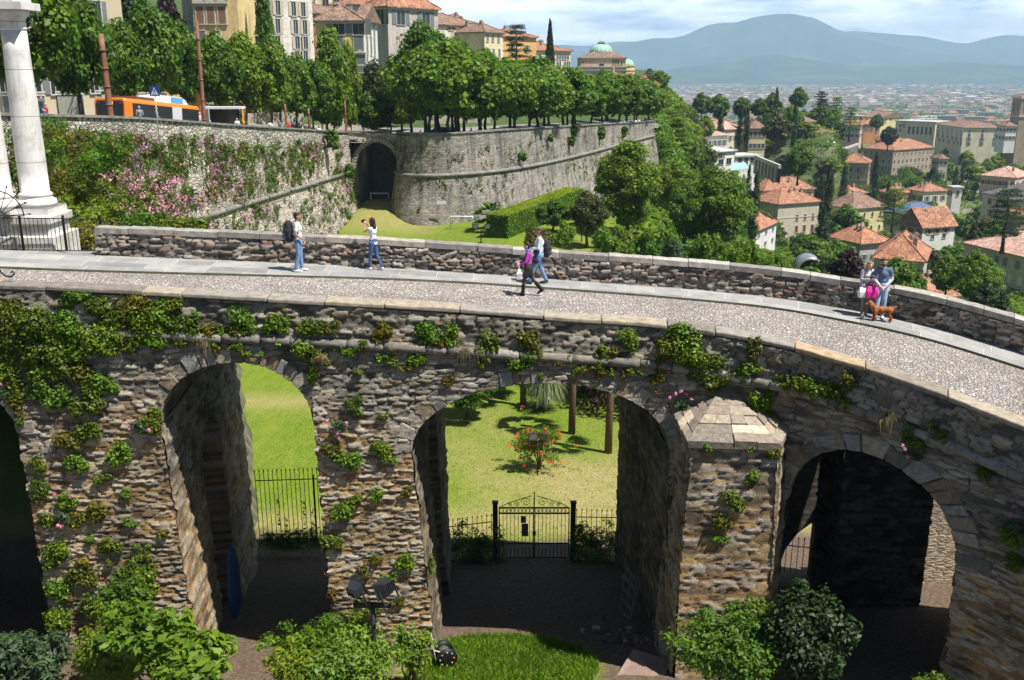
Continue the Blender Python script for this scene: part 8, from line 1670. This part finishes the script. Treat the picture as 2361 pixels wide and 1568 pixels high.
# walking couple in the middle
P3 = foot(1243, 655); M3, j3 = person(P3, 95, 1.78, 'man in white shirt and jeans walking beside the woman in purple', 'tan', cloth('white_shirt', (.66, .68, .74)), DEN, DSH, BRH, J=dict(kL=(-.1, .17, .52), aL=(-.1, .30, .11), kR=(.1, -.05, .5), aR=(.1, -.22, .10), eR=(.22, .05, 1.14), wR=(.14, .24, 1.08), eL=(-.22, .06, 1.14), wL=(-.12, .22, 1.12)), sleeve='long')
backpack(M3, (.06, -.22, 1.10), 1.0, cloth('pack_darkgrey', (.035, .035, .04)), cloth('pack_mid', (.10, .10, .12)), 'dark shoulder pack on the back of the walking man')
m = MB(); caps(m, [V3(-.10, .10, 1.02), V3(-.11, .12, .76)], [.11, .12], sq=(1, .5)); caps(m, [V3(.12, -.02, 1.02), V3(.13, -.04, .80)], [.10, .10], sq=(1, .6)); o = fuse(m, 'tied_jacket', cloth('navy', (.03, .04, .09)), M3, .016)
P4 = foot(1218, 682); M4, j4 = person(P4, 90, 1.62, 'short haired woman in purple cardigan and black boots striding on the cobbles', 'fair', cloth('purple_knit', (.42, .06, .36)), cloth('black_skirt', (.03, .03, .035)), cloth('black_leather', (.015, .015, .017)), BLKH, J=dict(kL=(-.09, .14, .52), aL=(-.09, .18, .10), kR=(.09, -.14, .52), aR=(.09, -.42, .20), fR=(0, .10, -.12), eR=(.21, .08, 1.14), wR=(.08, .27, 1.05), eL=(-.21, .08, 1.13), wL=(-.07, .26, 1.02), hd=(0, .05, 1.60)), sleeve='long', female=True, skirt=True, boots=True)
m = MB(); m.lathe([(.085, -.03), (.10, 0), (.08, .045)], 16, 0, True); o = m.build('scarf', cloth('blue_scarf', (.10, .22, .50)), M4); o.location = (0, .01, 1.47)
r4 = Matrix.Rotation(M4.rotation_euler.z, 3, 'Z')
def bag(loc, h, w, mat, label, name='shopping_bag', top=.25, rz=0.):
    e = empty(name, loc, rz, label=label, cat='bag'); m = MB(); m.add([(x * w * .5 * kx, y * w * ky, z * h) for z, kx, ky in ((-1, .92, .26), (-.55, 1.05, .30), (-top, .8, .08)) for x, y in ((-1, -1), (1, -1), (1, 1), (-1, 1))], [(3, 2, 1, 0), (8, 9, 10, 11)] + [(r * 4 + i, r * 4 + (i + 1) % 4, r * 4 + 4 + (i + 1) % 4, r * 4 + 4 + i) for r in (0, 1) for i in range(4)]); caps(m, [V3(-w * .32, 0, -h * .9), V3(w * .36, .02, -h * .93)], [w * .17, w * .14]); caps(m, [V3(w * .2, -.03, -h * .4), V3(w * .3, -.03, -h * .75)], [w * .1, w * .16]); fuse(m, 'sack', mat, e, .014); m = MB(); m.tube([(-w * .2, 0, -top * h), (-.02, 0, 0), (.02, 0, 0), (w * .2, 0, -top * h)], .008, 6); m.build('handle', mat, e)
bag(M4.location + r4 @ (Vector((-.22, .30, 1.02)) * .925), .40, .27, cloth('white_plastic', (.72, .72, .75), 9.), 'bulging white plastic bag carried by the woman in purple', rz=pi / 2)
# couple leaning on the parapet and their dog
P5 = foot(1991, 727); M5, j5 = person(P5, 186, 1.68, 'blond woman in grey cardigan and khaki trousers looking down at a phone', 'fair', cloth('lilac_tee', (.52, .48, .52)), cloth('khaki', (.25, .22, .17)), WSH, BLH, J=dict(eR=(.20, .03, 1.15), wR=(.02, .24, 1.18), eL=(-.20, .02, 1.14), wL=(-.16, .22, 1.05), hd=(0, .07, 1.60), kL=(-.07, .02, .5), aL=(-.05, .02, .09), kR=(.08, .03, .5), aR=(.10, .06, .09)), female=True, hairlen=.26, open_cardigan=cloth('grey_cardigan', (.42, .41, .43)))
r5 = Matrix.Rotation(M5.rotation_euler.z, 3, 'Z'); bag(M5.location + r5 @ (Vector((-.05, .25, 1.10)) * .96), .46, .34, cloth('hot_pink', (.85, .03, .30), 9.), 'bright pink shopping bag held by the blond woman', rz=M5.rotation_euler.z); bag(M5.location + r5 @ (Vector((.19, .19, 1.04)) * .96), .40, .27, cloth('paper_white', (.74, .72, .76), 9.), 'white shopping bag beside the bright pink one', rz=M5.rotation_euler.z)
m = MB(); m.box(-.035, .035, -.006, .006, -.065, .065); o = m.build('phone', plain('phone_black', (.02, .02, .02), .3)); o.location = M5.location + r5 @ (Vector((.0, .30, 1.27)) * .96); o.rotation_euler = (-.7, 0, M5.rotation_euler.z); setp(o, 'dark mobile phone in the hand of the blond woman', 'phone')
P6 = foot(2026, 733); M6, j6 = person(P6, 168, 1.82, 'bearded man in blue t-shirt, open grey cardigan and pale jeans holding a leash', 'fair', cloth('slate_blue_tee', (.10, .15, .24)), cloth('pale_jeans', (.36, .48, .68)), WSH, BRH, J=dict(eR=(.24, .02, 1.13), wR=(.10, .24, .98), eL=(-.24, .02, 1.13), wL=(-.04, .24, .95), hd=(.02, .05, 1.61), kL=(-.09, .04, .5), aL=(-.08, .02, .09), kR=(.09, .09, .5), aR=(.13, .14, .09)), open_cardigan=cloth('light_cardigan', (.48, .50, .56)))
m = MB(); m.ball((0, .055, -.07), (.055, .05, .045), 12); m.ball((0, .03, -.04), (.066, .06, .04), 12); o = m.build('beard', BRH, M6); o.location = (.02, .055, 1.605)
m = MB(); m.box(-.062, -.008, .0, .008, -.014, .014); m.box(.008, .062, .0, .008, -.014, .014); m.box(-.07, .07, -.002, .004, .004, .010); o = m.build('sunglasses', plain('lens_black', (.01, .01, .01), .2), M6); o.location = (.02, .145, 1.62)
# dog
P7 = foot(2032, 741); FUR = noisy('red_gold_fur', [(.3, (.13, .035, .010)), (.5, (.30, .10, .028)), (.72, (.46, .20, .065))], 16, 6, .75, .9, .02, (1, 1, .5))
dg_ = empty('dog', P7, R(170), label='reddish golden spaniel standing sideways at the feet of the couple', cat='dog')
m = MB(); caps(m, [(.20, 0, .36), (.05, 0, .345), (-.14, 0, .355), (-.24, 0, .37)], [.105, .10, .085, .085], sq=(.82, 1.08)); caps(m, [(.24, 0, .40), (.31, .01, .50)], [.085, .07]); m.ball((.36, .015, .545), (.075, .065, .066), 14); caps(m, [(.41, .02, .53), (.475, .03, .505)], [.038, .027]); m.ball((.37, .0, .58), (.05, .045, .035), 10)
for s in (-1, 1):
    caps(m, [(.345, s * .065, .56), (.335, s * .085, .49), (.34, s * .08, .43)], [.022, .032, .026], sq=(1.3, .6)); caps(m, [(.20, s * .07, .32), (.205, s * .075, .18), (.20, s * .075, .05), (.225, s * .075, .025)], [.06, .038, .028, .032])
    caps(m, [(-.21, s * .065, .34), (-.17, s * .075, .22), (-.26, s * .075, .13), (-.245, s * .075, .03), (-.215, s * .075, .022)], [.075, .052, .032, .026, .030])
caps(m, [(-.29, 0, .41), (-.34, 0, .44), (-.37, 0, .46)], [.032, .032, .022]); fuse(m, 'body', FUR, dg_, .009, 2)
C = [(x, y, z) for x in np.linspace(-.2, .25, 7) for y in (-.05, .05) for z in (.25,)] + [(.2, -.08, .15), (.2, .08, .15), (-.23, .08, .18), (-.23, -.08, .18), (-.35, 0, .42), (.34, .09, .44), (.34, -.09, .44), (.27, 0, .32)]; V = leaves(rng, C, [(.045, .03, .05)] * len(C), 40, .035, asp=.25, shell=.2, droop=3); me = arrmesh('fringe', V, qfaces(V)); me.materials.append(FUR); link('fringe', me, dg_)
m = MB(); m.ball((.50, .032, .512), .013, 8); m.ball((.415, -.02, .565), .009, 8); m.ball((.415, .06, .565), .009, 8); m.build('nose_and_eyes', plain('nose_black', (.01, .01, .01), .3), dg_); m = MB(); m.tube([(.28 + .0 * a, .085 * cos(a), .44 + .085 * sin(a)) for a in np.linspace(0, 2 * pi, 16)], .012, 6); m.build('harness', plain('harness_green', (.03, .10, .05)), dg_)
hand = M6.location + Matrix.Rotation(M6.rotation_euler.z, 3, 'Z') @ (Vector((.02, .28, .93)) * 1.04); col_ = P7 + Matrix.Rotation(R(170), 3, 'Z') @ Vector((.26, 0, .52)); m = MB(); m.tube([hand, hand.lerp(col_, .5) + Vector((0, 0, -.12)), col_], .006, 5); setp(m.build('leash', MIR), 'thin dark leash running from the man to the spaniel', 'leash')
# strollers on the promenade
def stroller(px, py, Y, H, face, shirt, hairm, label, grp='people strolling on the promenade', trous=None):
    Y = WY(px, 0) if px < 815 else Y
    p = atY(px, py, Y); random.seed(int(px)); key = (shirt.name, hairm.name)
    z0 = p.z - H
    if key not in STR:
        e, _ = person((p.x, Y, z0), face, H, label, 'fair', shirt, trous or DEND, DSH, hairm, vox=.03, sleeve='long', J=dict(kL=(-.1, .12, .5), aL=(-.1, .2, .1), aR=(.1, -.2, .1), wR=(.2, .14, .95))); STR[key] = e
    else:
        src = STR[key]; e = src.copy(); COL.objects.link(e); e.location = (p.x, Y, z0); e.rotation_euler.z = R(face); e.scale = (H / 1.75,) * 3
        for ch in src.children: c = ch.copy(); COL.objects.link(c); c.parent = e
    e['label'] = label; e['category'] = 'person'; 
    if grp: e['group'] = grp
    return e
STR = {}
GRY = cloth('grey_jumper', (.25, .29, .36)); LBL = cloth('denim_shirt', (.22, .33, .48)); REDC = cloth('red_top', (.60, .03, .05)); DRK = cloth('dark_jacket', (.04, .05, .06)); PNK = cloth('pale_pink', (.66, .50, .52)); BLU2 = cloth('sky_blue', (.20, .38, .66)); GRH = plain('hair_grey', (.45, .42, .38)); ORH = plain('hair_ginger', (.42, .17, .05), .7)
LS = 'person strolling along the rampart parapet'
stroller(96 * 0 + 92, 220, 61.5, 1.8, -90, DRK, BRH, 'man in dark clothes stretching his arm by the marble columns', None); stroller(105, 238, 61.5, 1.4, 100, REDC, GRH, 'grey haired person in red jacket sitting low beside the marble columns', None)
stroller(320, 244, 64, 1.75, 20, GRY, plain('bald_scalp', (.5, .32, .25), .4), 'bald man in grey jumper in front of the bus', None); stroller(359, 246, 64.5, 1.68, -60, LBL, ORH, 'ginger haired woman in denim shirt in front of the bus', None)
stroller(460, 259, 79, 1.5, 90, PNK, plain('pink_hat', (.75, .45, .55)), 'child in pale pink with a pink hat near the slim brown pole', None); stroller(546, 272, 86, 1.6, 30, WHT, GRH, 'person in white with pale cap before the orange house', None)
for i, (px, py) in enumerate(((622, 277), (628, 281), (645, 277), (665, 280), (697, 288), (706, 289), (735, 290), (777, 294), (894, 293), (969, 300), (1086, 294), (1104, 294), (1111, 295), (1122, 297), (1148, 296), (1162, 295))):
    Y = float(np.interp(px, [600, 800, 916, 1000, 1190], [94, 117, 119, 115, 124])); stroller(px, py, Y, 1.66, (i * 67) % 360, (WHT, DRK, PNK, REDC, BLU2, GRY)[(i * 5 + (1 if px == 1111 else 0)) % 6] if px != 1111 else REDC, (BRH, BLKH, BRH)[i % 3], LS)
for i, px in enumerate((1440, 1447, 1453, 1458, 1473, 1479, 1485, 1420, 1432, 1395, 1383, 1351, 1338, 1292, 1303, 1398, 1466)):
    f = float(np.interp(px, [1280, 1360, 1440, 1509], [130, 143, 161, 180])); py = float(np.interp(px, [1280, 1360, 1440, 1509], [294, 289, 284.5, 280])) - 9; stroller(px, py, f + 1.5, 1.7, (i * 47) % 360, (BLU2, WHT, GRY, BLU2, WHT, DRK)[i % 6], (BRH, BLKH)[i % 2], LS)
